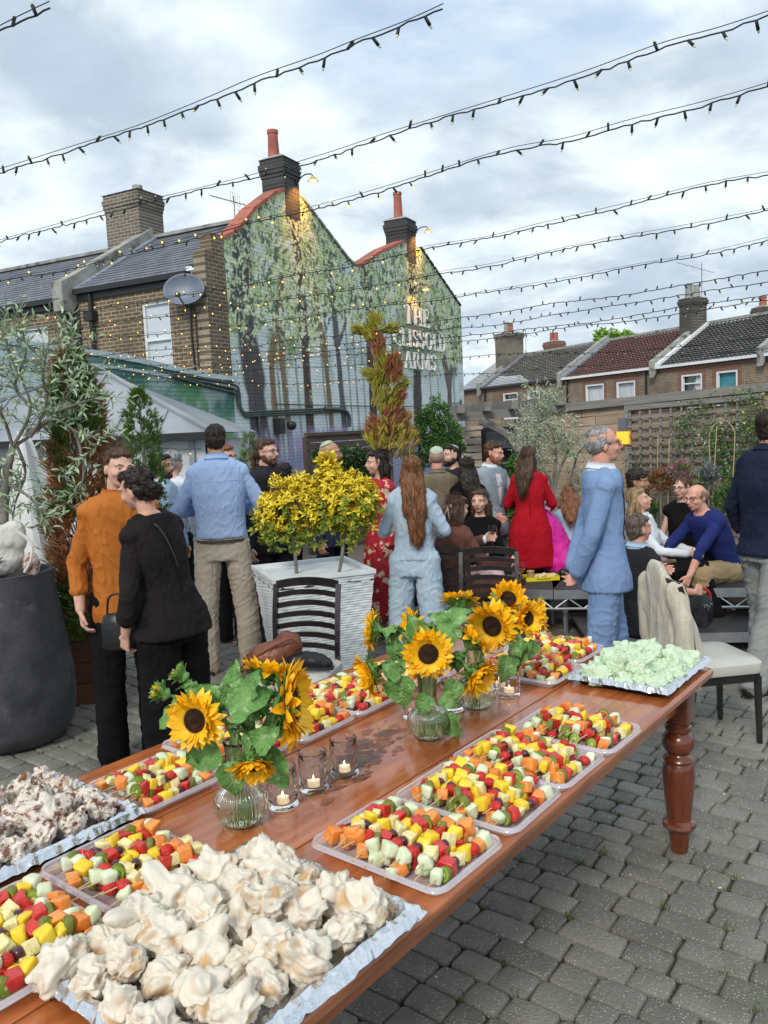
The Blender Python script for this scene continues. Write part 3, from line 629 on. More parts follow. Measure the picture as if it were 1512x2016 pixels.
m_rb = [M('brown_pantile', (.11,.10,.093), (.19,.175,.16), 2, .75, bump=.3, col3=(.13,.11,.09), s3=.6, island=.3), M('red_pantile', (.12,.055,.05), (.19,.09,.078), 2, .75, bump=.3, island=.3), M('dark_pantile', (.075,.073,.075), (.135,.13,.13), 2, .75, bump=.3, island=.3)]
m_curt = M('net_curtain', (.42,.46,.50), (.66,.70,.73), 9, .7, stretch=(3,1,.1)); m_teal = M('teal_blind', (.04,.22,.27), (.07,.32,.36), 2, .5)
m_black = M('black_matt', (.012,.012,.013), rough=.6)
HL = ['terraced house at the far left of the row, mostly behind the mural gable', 'terraced house with brown tiled roof and two small dark windows', 'terraced house with red tiled roof and two net curtained windows', 'terraced house with dark tiled roof, one window with a teal blind', 'terraced house cut off by the right edge of the photo']
wins = {1: [(1107-118, 1018, 773, 806, 0), (1037, 1062, 769, 800, 0)], 2: [(1152, 1188, 756, 803, 1), (1213, 1250, 750, 798, 1)], 3: [(1341, 1382, 736, 781, 0), (1410, 1452, 729, 776, 2)]}
RH = 2.15; RD = 3.6
for i in range(5):
    u0, u1 = U[i], U[i+1]
    h = empty('terraced_house', (EL.x, EL.y, 0), RZ, HL[i], 'house', 'terraced houses beyond the fence')
    hz = []
    for (a, b, t, bo, kd) in wins.get(i, []):
        ua, ub = px2u(a)[0], px2u(b)[0]; zt = px2u((a+b)/2, t)[1]; hz.append((ua, ub, zt-1.7, min(zt, EZ-.3), kd))
    mb = MB(); xs = sorted({u0, u1}|{q for w_ in hz for q in w_[:2]}); zs = sorted({-2.5, EZ}|{q for w_ in hz for q in w_[2:4]})
    for a, b in zip(xs, xs[1:]):
        for c_, d in zip(zs, zs[1:]):
            if any(q[0] <= a and b <= q[1] and q[2] <= c_ and d <= q[3] for q in hz): continue
            mb.box(((a+b)/2, .15, (c_+d)/2), (b-a, .3, d-c_))
    mb.build('wall', m_b2, h, smooth=False)
    for (ua, ub, zb, zt, kd) in hz:
        f = MB(); w_ = .1; ym = -.03
        for x in (ua+w_/2, ub-w_/2): f.box((x, ym+.1, (zb+zt)/2), (w_, .12, zt-zb))
        for z in (zb+w_/2, zt-w_/2): f.box(((ua+ub)/2, ym+.1, z), (ub-ua-.01, .118, w_))
        if kd == 0: f.box(((ua+ub)/2, ym+.12, zt-.45), (ub-ua-.1, .06, .06))
        o = f.build('window', m_wpaint, h, smooth=False)
        g = MB(); g.box(((ua+ub)/2, .2, (zb+zt)/2), (ub-ua-.1, .01, zt-zb-.1)); g.build('pane', [m_glass, m_curt, m_teal][kd], o, smooth=False)
        if kd == 0 and i == 3:
            g = MB(); g.add([(ub-.12, .185, zt-.15), (ub-.12, .185, zb), (ua+.35, .185, zb), (ub-.5, .185, zt-.15)], [(0,1,2,3)]); g.build('curtain', m_curt, o, smooth=False)
        l = MB(); l.box(((ua+ub)/2, .0, zt+.13), (ub-ua+.2, .04, .24)); 
        for x in (ua-.12, ub+.12):
            l.box((x, .0, (zt+zb)/2), (.2, .035, zt-zb+.3))
        l.build('brick_surround', m_b2r, h, smooth=False)
    rf = MB(); nr = 19; mt = m_rb[(0, 0, 1, 2, 2)[i]]
    ncol = max(3, int((u1-u0)/.24))
    for r in range(nr):
        t0 = r/nr; t1 = (r+1.1)/nr
        for c_ in range(ncol):
            xa = u0+(u1-u0)*c_/ncol; xb = u0+(u1-u0)*(c_+1)/ncol; y0 = -.2+t0*RD; z0 = EZ+.08+t0*RH; y1 = -.2+t1*RD; z1 = EZ+.05+t1*RH; xm = xa+(xb-xa)*.55
            hh = .045+rnd(0,.012)
            rf.add([(xa, y0, z0), (xm, y0, z0+hh), (xb, y0, z0), (xb, y1, z1-.02), (xm, y1, z1-.02+.03), (xa, y1, z1-.02)], [(0,1,4,5), (1,2,3,4)])
    ro = rf.build('roof', mt, h, smooth=False)
    rr_ = MB(); rr_.bar((u0, -.2+RD, EZ+RH+.12), (u1, -.2+RD, EZ+RH+.12), .28, .14); rr_.add([(u0,-.2+RD,EZ+RH),(u1,-.2+RD,EZ+RH),(u1,2*RD,EZ),(u0,2*RD,EZ)],[(0,1,2,3)]); rr_.build('ridge_tiles', m_conc, ro, smooth=False)
    mb = MB(); mb.box(((u0+u1)/2, -.2, EZ+.02), (u1-u0-.02, .14, .13)); mb.build('gutter', m_wpaint if i > 1 else m_dark, h, smooth=False)
    mb = MB(); mb.box(((u0+u1)/2, -.02, EZ-.13), (u1-u0-.02, .04, .2)); mb.build('brick_band', m_b2r, h, smooth=False)
    # party wall at u0
    if i > 0:
        pw = MB(); pw.prism([(-.32, EZ-.45), (-.34, EZ+.35), (RD-.2, EZ+RH+.42), (RD-.2, EZ+RH), (0, EZ+.0)], u0-.16, u0+.16, lambda u, v, w_: V((w_, u, v)))
        o = pw.build('party_parapet', m_conc, h, smooth=False)
        fl = MB(); fl.prism([(-.25, EZ+.05), (-.25, EZ+.2), (RD-.2, EZ+RH+.24), (RD-.2, EZ+RH)], u0+.163, u0+.42, lambda u, v, w_: V((w_, u, v))); fl.build('flashing', m_wpaint if i == 3 else m_lead, o, smooth=False)
    mb = MB(); mb.tube([(u0+.5 if i != 3 else u0-.6, -.12, EZ), (u0+.5 if i != 3 else u0-.6, -.12, -2)], .06); mb.build('downpipe', m_dark, h)
    if i in (1, 3, 4):
        nch = {1: 1.7, 3: 1.5, 4: 1.6}[i]
        chimney(u0-(.75 if i == 1 else .55), u0+(.35 if i == 1 else .25), RD-(1.9 if i == 1 else 1.4), RD-.3, EZ+.9, EZ+RH+nch-.1, m_stockx if i != 1 else m_stocky, [(-.25, 0, .2, .75, m_conc), (.25, 0, .17, .6, m_pot if i == 1 else m_conc)], h, .09)
    if i == 1: chimney(u0+2.2, u0+3.3, RD, RD+.9, EZ+RH-.6, EZ+RH+.7, m_b2r, [(-.2, 0, .16, .6, m_pot), (.2, 0, .16, .55, m_pot)], h, .08)
    if i == 3: chimney(u0+2.6, u0+3.3, RD+.2, RD+.9, EZ+RH-.6, EZ+RH+.5, m_stockx, [(0, 0, .18, .5, m_pot)], h, .08)
RM = Matrix.Translation((EL.x, EL.y, 0)) @ Matrix.Rotation(RZ, 4, 'Z')
aerial(RM @ V((U[1]+.9, RD-.5, EZ+RH)), 2.0, 'tv aerial beside the leftmost chimney of the terrace', tilt=0)
aerial(RM @ V((U[3]+.4, RD-.8, EZ+RH+1.4)), 1.9, 'tv aerial beside the chimney between the red and dark roofs')
# ------------------------------------------------------------------ garden kiosk with grey hipped roof (left)
m_gr = M('grey_metal_roof', (.22,.25,.28), (.32,.35,.38), 1.5, .5, bump=.15)
m_whp = M('white_painted_boards', (.50,.54,.58), (.62,.66,.70), 3, .6, bump=.2, stretch=(1,1,.2))
kx1 = atY(402, 852, 9.3); kz = kx1.z; kx0 = kx1.x-3.6
ks = empty('garden_kiosk', (kx0, 9.3, 0), 0, 'white garden kiosk with shallow grey hipped roof, partly hidden by the olive tree', 'kiosk')
W_ = 3.6; D_ = 3.0; az = 2.75
ax0, ax1 = 1.62, 2.05
mb = MB(); e_ = .12
P4 = [(-e_, -e_, kz), (W_+e_, -e_, kz), (W_+e_, D_+e_, kz), (-e_, D_+e_, kz), (ax0, D_/2, az), (ax1, D_/2, az)]
mb.add(P4, [(0,1,5,4), (1,2,5), (2,3,4,5), (3,0,4)]); mb.add([(x, y, z-.05) for x, y, z in P4[:4]], [(3,2,1,0)]); mb.add([P4[0],P4[1],(P4[1][0],P4[1][1],kz-.05),(P4[0][0],P4[0][1],kz-.05)],[(0,1,2,3)])
for a, b in ((0,4),(1,5),(4,5)): mb.bar(V(P4[a])+V((0,0,.015)), V(P4[b])+V((0,0,.015)), .07, .03)
for k in range(1, 7):
    x = W_*k/7; t = min(1, min(x/ax0, (W_-x)/(W_-ax1))); mb.bar((x, -e_, kz+.012), (x+(min(max(x,ax0),ax1)-x)*0, -e_+(D_/2+e_)*t, kz+(az-kz)*t+.012), .03, .02)
mb.build('roof', m_gr, ks, smooth=False)
mb = MB(); mb.box((W_/2, -e_-.03, kz-.03), (W_+.3, .09, .08)); mb.build('gutter', m_dark, ks, smooth=False)
mb = MB()
for a, b in ((0, .85), (1.45, 2.35), (2.75, W_)): mb.box(((a+b)/2, .05, kz/2-.03), (b-a, .1, kz-.1))
mb.box((W_/2, .06, kz-.16), (W_, .1, .2)); mb.box((W_/2, .052, .4), (W_, .09, .8)); mb.box((W_-.05, D_/2, kz/2-.03), (.1, D_-.1, kz-.1)); mb.box((.05, D_/2, kz/2-.03), (.1, D_-.1, kz-.1)); mb.box((W_/2, D_, kz/2-.03), (W_, .1, kz-.1)); mb.build('wall', m_whp, ks, smooth=False)
mb = MB(); mb.box((W_/2, .12, kz/2), (W_-.2, .01, kz-.3)); mb.build('window', m_glass, ks, smooth=False)
mb = MB(); x0 = 2.95
for x in (x0, x0+.5): mb.box((x, -.02, 1.0), (.06, .05, 1.8))
mb.box((x0+.25, -.02, 1.88), (.5, .05, .06)); mb.box((x0+.25, -.02, 1.0), (.5, .05, .07)); mb.box((x0+.25,-.005,.6),(.46,.03,.8)); mb.build('door', M('grey_door', (.30,.34,.38), rough=.5), ks, smooth=False)
# white folded parasol / cloth at far left behind the olive
mb = MB(); q0 = atY(40, 860, 6.6)
rings = []
for i in range(12):
    t = i/11; r = .05+.22*t**.8; rings.append([V((q0.x+(r+.03*math.sin(5*a))*math.cos(a), 6.6+(r+.03*math.sin(5*a))*math.sin(a), q0.z-t*1.25)) for a in [2*PI*k/30 for k in range(30)]])
mb.loft(rings); mb.tube([(q0.x, 6.6, 0), (q0.x, 6.6, q0.z+.05)], .025); mb.box((q0.x,6.6,.04),(.45,.45,.08))
tag(mb.build('folded_parasol', M('white_canvas', (.62,.64,.64), (.72,.74,.74), 4, .8, bump=.3)), 'folded white canvas parasol behind the olive tree', 'parasol')
# ------------------------------------------------------------------ long timber fence
m_fence = M('fence_timber', (.29,.21,.15), (.47,.365,.27), 4, .85, bump=.6, bscale=16, stretch=(.6,1,8), island=.55, col3=(.17,.14,.12), s3=1.2, lo=.3, hi=.7)
m_fdark = M('fence_timber_dark', (.06,.045,.035), (.11,.085,.065), 4, .85, bump=.5, stretch=(.6,1,8), island=.5)
m_greyw = M('grey_timber', (.16,.155,.145), (.27,.26,.245), 5, .85, bump=.6, bscale=18, stretch=(.6,1,8), island=.4)
m_greyv = M('grey_timber_upright', (.10,.095,.09), (.18,.17,.16), 5, .85, bump=.6, bscale=18, stretch=(8,8,.6), island=.4)
FR = atY(1560, 762, 9.3); FL = atY(1062, 812, 11.2)
fd = V((FR.x-FL.x, FR.y-FL.y, 0)); FW = fd.length; fd.normalize(); FZ = math.atan2(fd.y, fd.x)
def planks(mb, w_, z0, z1, ph, gap, y=0, th=.022, seg=1.8, x0=0):
    z = z0; k = 0
    while z < z1-ph*.5:
        x = x0-rnd(0, seg) if seg < w_ else x0
        while x < x0+w_:
            xe = min(x+seg, x0+w_); xs_ = max(x, x0)
            if xe-xs_ > .02: mb.box(((xs_+xe)/2, y+rnd(-.004,.004), z+ph/2), (xe-xs_-.006, th, ph-gap))
            x += seg
        z += ph; k += 1
fe = empty('timber_fence', (FL.x, FL.y, 0), FZ, 'tall fence of weathered horizontal boards behind the seated group', 'fence')
mb = MB(); hR, hL = FR.z, FL.z
n_ = 17
for i in range(n_):
    x = 0
    off = rnd(0, 1.5)
    while x < FW:
        xe = min(x+ (1.9 if x else 1.9-off), FW); zf = lambda xx: (hL+(hR-hL)*xx/FW)/n_
        za, zb = zf(x)*i, zf(xe)*i; ha = zf(x)-.008
        y = rnd(-.004,.004)
        mb.add([(x+.003,y,za),(xe-.003,y,zb),(xe-.003,y,zb+ha),(x+.003,y,za+ha),(x+.003,y+.022,za),(xe-.003,y+.022,zb),(xe-.003,y+.022,zb+ha),(x+.003,y+.022,za+ha)],[(0,1,2,3),(5,4,7,6),(3,2,6,7),(1,0,4,5),(0,3,7,4),(2,1,5,6)])
        x = xe
mb.build('boards', m_fence, fe, smooth=False)
mb = MB(); mb.bar((0, -.01, hL+.03), (FW, -.01, hR+.03), .12, .1); mb.build('top_rail', m_greyw, fe, smooth=False)
for i in range(6):
    x = .02+(FW-.04)*i/5; mb = MB(); mb.box((x, .075, (hL+(hR-hL)*x/FW)/2), (.1, .1, hL+(hR-hL)*x/FW)); mb.build('post', m_greyv, fe, smooth=False)
def f2w(x, y, z):
    return V((FL.x, FL.y, 0))+fd*x+V((-fd.y, fd.x, 0))*y+V((0,0,z))
def px2f(px, py):
    n_ = V((-fd.y, fd.x, 0)); d = rayd(px, py); t = (FL.x*n_.x+FL.y*n_.y)/(d.x*n_.x+d.y*n_.y); p = V((d.x*t, d.y*t, 0)); return (p-V((FL.x, FL.y, 0))).dot(fd), CH+d.z*t
x0, z1 = px2f(1243, 806); x1, z1b = px2f(1500, 783); xa, z0 = px2f(1243, 925)
tr = empty('trellis', f2w(0, -.05, 0), FZ, 'grey square trellis panel fixed to the timber fence with climbers on it', 'trellis')
mb = MB(); nx_ = int((x1-x0)/.125); nz_ = 7
for i in range(nx_+1):
    x = x0+(x1-x0)*i/nx_; zt = z1+(z1b-z1)*i/nx_; mb.box((x, 0, (z0+zt)/2), (.028, .018, zt-z0))
for j in range(nz_+1):
    t = j/nz_; mb.bar((x0-.02, -.019, z0+(z1-z0)*t), (x1+.02, -.019, z0+(z1b-z0)*t), .018, .028)
mb.build('lattice', m_greyw, tr, smooth=False)
mb = MB(); mb.bar((x0-.03, -.005, z1+.02), (x1+.03, -.005, z1b+.02), .05, .06); mb.bar((x0-.03, -.005, z0-.03), (x1+.03, -.005, z0-.03), .05, .05); mb.box((x0-.04,-.004,(z0+z1)/2),(.05,.05,z1-z0+.1)); mb.build('frame', m_greyw, tr, smooth=False)
# wall lantern box, lit
lx, lz = px2f(1232, 860)
la = empty('lantern', f2w(lx, -.07, lz), FZ, 'square wall lantern glowing yellow on the fence beside the trellis', 'lantern')
mb = MB(); mb.box((0,0,.16), (.11,.1,.16)); mb.build('housing', M('grey_metal', (.2,.22,.26), rough=.4, metal=.5), la, smooth=False)
mb = MB(); mb.box((0,0,-.01), (.15,.1,.16)); mb.build('lit_panel', M('lantern_glow', (.9,.5,.05), emis=(1,.40,.02), es=.6), la, smooth=False)
# short dark fence below the mural, light batten panel, pergola
def simple_fence(pa, pb, h, label, mat, ph=.12, gap=.012):
    d = V((pb.x-pa.x, pb.y-pa.y, 0)); L_ = d.length
    e = empty('fence_panel', (pa.x, pa.y, 0), math.atan2(d.y, d.x), label, 'fence')
    mb = MB(); planks(mb, L_, .02, h, ph, gap); mb.build('boards', mat, e, smooth=False)
    mb = MB(); mb.box((L_/2, 0, h+.03), (L_+.04, .07, .05)); mb.build('top_rail', mat, e, smooth=False)
    for x in (.04, L_-.04):
        mb = MB(); mb.box((x, .06, h/2), (.08, .08, h)); mb.build('post', mat, e, smooth=False)
    return e
p = atY(604, 862, 12.2); q = atY(745, 850, 13.4); simple_fence(p, q, (p.z+q.z)/2, 'dark brown boarded fence under the mural behind the man in a white skullcap', m_fdark)
p = atY(905, 848, 11.9); q = atY(947, 846, 11.9); simple_fence(p, q, p.z, 'pale batten screen between the green conifer and the black trailer', M('pale_battens', (.42,.36,.28), (.55,.48,.39), 4, .8, bump=.4, stretch=(.6,1,8), island=.5), .11, .02)
pg = empty('pergola', (0, 0, 0), 0, 'grey timber pergola beams with a curved brace left of the timber fence', 'pergola')
A_ = atY(893, 822, 11.4); B_ = atY(1098, 806, 11.2)
mb = MB(); mb.bar(A_, B_, .16, .12); mb.build('beam', m_greyw, pg, smooth=False); mb = MB(); mb.bar(A_+V((0,1.5,.02)), B_+V((0,1.5,.02)), .16, .12); mb.build('beam', m_greyw, pg, smooth=False)
for t in (.05, .3, .55, .8, .97):
    mb = MB(); c = A_.lerp(B_, t)+V((0,0,.11)); mb.box(c+V((0,.8,0)), (.09, 2.4, .12)); mb.build('rafter', m_greyw, pg, smooth=False)
for px_ in (1024, 1062, 1044):
    c = atY(px_, 840, 11.25); mb = MB(); mb.box((c.x, 11.25, A_.z/2-.03), (.14 if px_ != 1044 else .08, .14, A_.z-.08)); mb.build('post', m_greyw, pg, smooth=False)
c = atY(1020, 870, 11.25); mb = MB(); mb.tube(smooth_path([atY(1022, 890, 11.25), atY(1000, 858, 11.25), atY(968, 838, 11.25), atY(945, 828, 11.25)], 5), .055, 6); mb.build('brace', m_greyw, pg)
# black catering trailer behind
tl = atY(990, 915, 13.5)
te = empty('catering_trailer', (tl.x, 13.5, 0), .05, 'black curved roof catering trailer seen under the pergola', 'trailer')
mb = MB(); w2 = .62
prof = [(-w2, .5), (-w2, 1.35), (-w2+.06, 1.62), (-w2+.2, 1.8), (w2-.2, 1.8), (w2-.06, 1.62), (w2, 1.35), (w2, .5)]
mb.prism(prof, -.0, 1.9, lambda u, v, w_: V((u, w_, v))); mb.build('body', M('black_gloss', (.02,.022,.026), rough=.2, coat=.6), te, smooth=False)
mb = MB(); mb.prism([(-.3, 1.45), (.55, 1.45), (.5, 1.72), (-.25, 1.72)], -.25, -.02, lambda u, v, w_: V((u, w_, v))); mb.build('hatch', M('grey_hatch', (.18,.2,.23), rough=.3, metal=.4), te, smooth=False)
mb = MB(); mb.box((.1, -.01, 1.22), (.75, .02, .35)); mb.build('serving_window', M('serving_window_dark', (.03,.03,.035), rough=.15), te, smooth=False)
mb = MB(); mb.box((.05, -.03, 1.02), (.9, .12, .03)); mb.build('counter', M('grey_hatch', ()), te, smooth=False)
for x in (-.3, .35):
    mb = MB(); mb.lathe([(.05,-.09),(.27,-.09),(.3,-.05),(.3,.05),(.27,.09),(.05,.09)], 20); o = mb.build('wheel', m_black, te); o.rotation_euler = (PI/2,0,0); o.location = (x, .1, .3)
# ------------------------------------------------------------------ stage platforms
m_stage = M('stage_ply_black', (.022,.022,.024), (.045,.043,.042), 6, .6, bump=.2)
m_alu = M('aluminium', (.42,.44,.47), (.52,.54,.57), 12, .38, metal=.85)
def stage(pl, pr_, z, depth, label, truss=True):
    d = V((pr_.x-pl.x, pr_.y-pl.y, 0)); L_ = d.length; e = empty('stage_platform', (pl.x, pl.y, 0), math.atan2(d.y, d.x), label, 'stage')
    mb = MB(); mb.box((L_/2, depth/2, z-.012), (L_, depth, .024)); mb.build('deck', m_stage, e, smooth=False)
    mb = MB(); mb.box((L_/2, -.012, z-.045), (L_, .024, .075)); mb.box((L_/2, depth, z-.045), (L_, .024, .075)); mb.build('edge_rail', m_alu, e, smooth=False)
    if truss:
        mb = MB(); zb = z-.17; mb.tube([(0, -.01, zb), (L_, -.01, zb)], .012, 6); n = int(L_/.22)
        for i in range(n):
            x = L_*i/n; mb.tube([(x, -.01, zb), (x+L_/n/2, -.01, z-.08)], .007, 5); mb.tube([(x+L_/n/2, -.01, z-.08), (x+L_/n, -.01, zb)], .007, 5)
        mb.build('truss', m_alu, e)
    for i in range(3):
        for y in (.1, depth-.1):
            mb = MB(); mb.tube([(.1+(L_-.2)*i/2, y, 0), (.1+(L_-.2)*i/2, y, z-.02)], .024, 8); mb.build('leg', m_alu, e)
    return e
SZ = .42
s0 = at(985, 1157, SZ); s1 = at(1290, 1166, SZ); sm_ = s0.lerp(s1, .36); stage(s0, sm_-(s1-s0)*.003, SZ, .55, 'short black stage platform holding the yellow tray and wine glass'); stage(sm_, V((s1.x+1.4, s1.y-.05, 0)), SZ, 2.3, 'wide black stage platform with silver truss edge under the seated group')
s2 = at(1150, 1250, .17); s3 = at(1512, 1246, .17); stage(s2, V((s3.x+.8, s3.y, 0)), .17, .9, 'lower step platform in front of the seated group', False)
# ------------------------------------------------------------------ planters
m_plw = M('white_ribbed_planter', (.60,.64,.66), (.74,.77,.78), 5, .75, bump=.2)
def sq_planter(c, rz, w0, w1, h, label):
    e = empty('square_planter', c, rz, label, 'planter')
    mb = MB(); n = 46; rg = []
    k = 12
    for i in range(n+1):
        for s_ in (0, 1):
            z = h*(i+s_*.55)/n
            if z > h-.025: break
            w_ = w1+(w0-w1)*z/h+(.0 if s_ else -.006); r = []
            for q in range(4):
                for j in range(k):
                    t = -1+2*j/k; x, y = ((t, -1), (1, t), (-t, 1), (-1, -t))[q]
                    jit = .0035*math.sin(z*70+j*2.3+q*9)
                    r.append(V((x*w_/2+(jit if abs(x) == 1 else 0), y*w_/2+(jit if abs(y) == 1 else 0), z+.003*math.sin(j*1.7+i*2.1))))
            rg.append(r)
    mb.loft(rg); mb.build('body', m_plw, e, smooth=False)
    mb = MB(); o_ = w0/2+.006; i_ = w0/2-.035
    for (sx, sy, lx, ly) in ((0,-1,2*o_,.04), (0,1,2*o_,.04), (-1,0,.04,2*o_-.08), (1,0,.04,2*o_-.08)):
        mb.box((sx*(o_-.02), sy*(o_-.02), h-.014), (lx, ly, .028))
    mb.build('rim', m_plw, e, smooth=False)
    mb = MB(); mb.box((0,0,h-.07), (2*i_+.05, 2*i_+.05, .02)); mb.build('soil', M('soil', (.02,.015,.01), (.05,.035,.025), 30, 1, bump=.8), e, smooth=False)
    return e
pc = atY(596, 1112, 5.65); PLX, PLY = pc.x, 5.95
sq_planter((PLX+.03, PLY, 0), math.radians(20), .74, .56, .86, 'white ribbed square planter holding the two yellow leaved shrubs')
# big dark pot at left
pp = at(10, 1480, 0)
pot = empty('round_planter', (pp.x-.02, pp.y+.2, 0), 0, 'tall charcoal bell shaped pot at the left edge under the white tote bag', 'planter')
m_char = M('charcoal_fibreclay', (.035,.036,.042), (.075,.075,.085), 5, .65, bump=.35, bscale=30, col3=(.11,.11,.12), s3=7, t3=(.62,.74))
POTH = 1.08
mb = MB(); mb.lathe([(.24,0),(.31,.03),(.36,.12),(.385,.28),(.38,.42),(.36,.6),(.335,.8),(.315,.98),(.312,1.06),(.316,1.08),(.28,1.08),(.275,.95),(.28,.9)], 56); mb.build('body', m_char, pot)
mb = MB(); mb.lathe([(.005,.95),(.15,.955),(.284,.95)], 24); mb.build('soil', M('soil', ()), pot)
# timber trough planter behind
q = at(190, 1385, 0); m_trough = M('trough_timber', (.11,.04,.02), (.19,.075,.035), 4, .7, bump=.4, stretch=(.6,1,8), island=.5)
trg = empty('timber_planter', (q.x, q.y, 0), math.radians(185), 'long reddish timber planter box behind the charcoal pot', 'planter')
mb = MB()
for i in range(4): mb.box((.9, 0, .08+i*.152), (1.8, .03, .146)); mb.box((0.0, -.45, .08+i*.152), (.03, .9, .146)); mb.box((1.8, -.45, .08+i*.152), (.03, .9, .146)); mb.box((.9, -.9, .08+i*.152), (1.8, .03, .146))
mb.build('boards', m_trough, trg, smooth=False)
mb = MB(); mb.box((.9, -.45, .5), (1.76, .86, .04)); mb.build('soil', M('soil', ()), trg, smooth=False)
# ------------------------------------------------------------------ dining chairs
m_blk = M('black_lacquer', (.012,.010,.010), (.022,.018,.018), 8, .3, coat=.4)
m_cream = M('cream_vinyl', (.44,.43,.39), (.52,.51,.47), 4, .45, bump=.12, bscale=120)
m_lbag = M('tan_leather', (.16,.05,.028), (.26,.095,.05), 6, .42, bump=.5, bscale=50)
def chair(loc, rz, label, slats=7, group='dark ladder back chairs'):
    e = empty('dining_chair', loc, rz, label, 'chair', group)
    mb = MB(); pts = []
    for i in range(-1, 2): pass
    r0 = []
    def rr2(w_, d, z, r=.05, n=5, y=0):
        out = []
        for (sx, sy, a0) in ((1,-1,-90),(1,1,0),(-1,1,90),(-1,-1,180)):
            for k in range(n+1):
                a = math.radians(a0+90*k/n); out.append(V((sx*(w_/2-r)+r*math.cos(a), y+sy*(d/2-r)+r*math.sin(a), z)))
        return out
    mb.loft([rr2(.40,.40,.405), rr2(.445,.445,.415,.06), rr2(.46,.455,.44,.065), rr2(.455,.45,.47,.065), rr2(.41,.41,.488,.06), rr2(.2,.2,.494,.05)]); mb.build('seat', m_cream, e)
    mb = MB(); mb.box((0,0,.385), (.41,.40,.045)); mb.build('seat_frame', m_blk, e, smooth=False)
    for s in (-1, 1):
        mb = MB(); mb.tube([(s*.195,-.19,.39), (s*.2,-.2,0)], [.022,.016], 4); mb.build('leg', m_blk, e, smooth=False)
        mb = MB(); mb.tube(smooth_path([(s*.195,.27,0), (s*.19,.2,.25), (s*.195,.19,.46), (s*.2,.215,.72), (s*.2,.27,.93)], 4), [.02]*17, 4); mb.build('leg', m_blk, e, smooth=False)
    for i in range(slats):
        z = .54+i*(.385/(slats-1)); y = .195+(z-.46)*.16; hh = .032 if i < slats-1 else .05
        mb = MB(); rg = []
        for k in range(9):
            t = -1+k/4; x = t*.2; yy = y+.03*(1-t*t); zz_ = z+.018*(1-t*t)
            rg.append([V((x, yy-.007, zz_-hh/2)), V((x, yy+.007, zz_-hh/2)), V((x, yy+.007, zz_+hh/2)), V((x, yy-.007, zz_+hh/2))])
        mb.loft(rg); mb.build('slat', m_blk, e, smooth=False)
    return e
c1 = at(598, 1348, 0); c1 = V((.0, 0, 0))+V((atY(600, 1250, 4.75).x, 4.75, 0))
chair((c1.x-.05, c1.y-.1, 0), math.radians(8-22), 'dark ladder back chair holding the brown leather bag, left of the white planter')
c2 = atY(948, 1180, 5.7); chair((c2.x+.02, 5.55, 0), math.radians(-12), 'dark ladder back chair behind the sunflowers, in front of the woman holding wine')
c4 = atY(885, 1190, 6.1); chair((c4.x, 6.3, 0), math.radians(160), 'chair with a cream seat under the woman in the brown jacket')
c3 = atY(1398, 1290, 4.55); chair((c3.x-.02, c3.y, 0), math.radians(98), 'cream seated chair at the right with the linen jacket over its back', group=None)
CHB = V((c3.x-.02, c3.y, 0))
# linen jacket over chair back
def jk(mb):
    R = Matrix.Rotation(math.radians(98), 3, 'Z')
    def put(pts): return [CHB+R @ V(p) for p in pts]
    rg = []
    for (z, w_, d, y) in ((.33,.21,.15,.175),(.5,.205,.135,.19),(.65,.20,.115,.21),(.8,.19,.09,.235),(.9,.175,.065,.26),(.965,.13,.045,.28),(1.01,.08,.035,.29),(1.04,.05,.018,.295)):
        rg.append(put([(w_*math.cos(a)+(.02*math.sin(z*9)), y+d*math.sin(a)*(1+.15*math.sin(3*a)), z) for a in [2*PI*k/24 for k in range(24)]]))
    mb.loft(rg)
    for s in (-1, 1):
        p = [R @ V(q)+CHB for q in ((s*.16,.27,.90), (s*.20,.255,.74), (s*.215,.25,.58), (s*.20,.20,.38))]
        for a, b, r0_, r1_ in zip(p, p[1:], (.06,.064,.058), (.064,.058,.052)): mb.cap(a, b, r0_, r1_)
mb = MB(); jk(mb)
def wrink(p, n): return .010*noise.noise(V((p.x*9, p.y*9, p.z*5)))+.006*abs(noise.noise(V((p.x*26+3, p.y*26, p.z*9))))-.009*abs(math.sin(p.z*2.5+p.y*30+p.x*12+noise.noise(p*4)*1.6))**.6
m_linen = M('cream_linen', (.50,.45,.36), (.62,.57,.48), 60, .9, bump=.5, bscale=220, stretch=(1,1,.3), bstretch=(1,1,.5))
jo = empty('linen_jacket', CHB, 0, 'crumpled cream linen jacket hung over the back of the cream seated chair', 'jacket')
me = remesh(mb, .009, 3, wrink); me.materials.append(m_linen); link('jacket_body', me, jo, loc=-CHB)
lp = MB(); R = Matrix.Rotation(math.radians(98), 3, 'Z')
lp.loft([[R @ V((x, y-.015, z)), R @ V((x+.05*k_, y-.025, z)), R @ V((x+.05*k_, y-.018, z)), R @ V((x, y-.008, z))] for (x, y, z, k_) in ((-.07,.245,1.0,.4),(-.12,.19,.86,1.2),(-.14,.12,.7,1.0),(-.16,.06,.45,.5))])
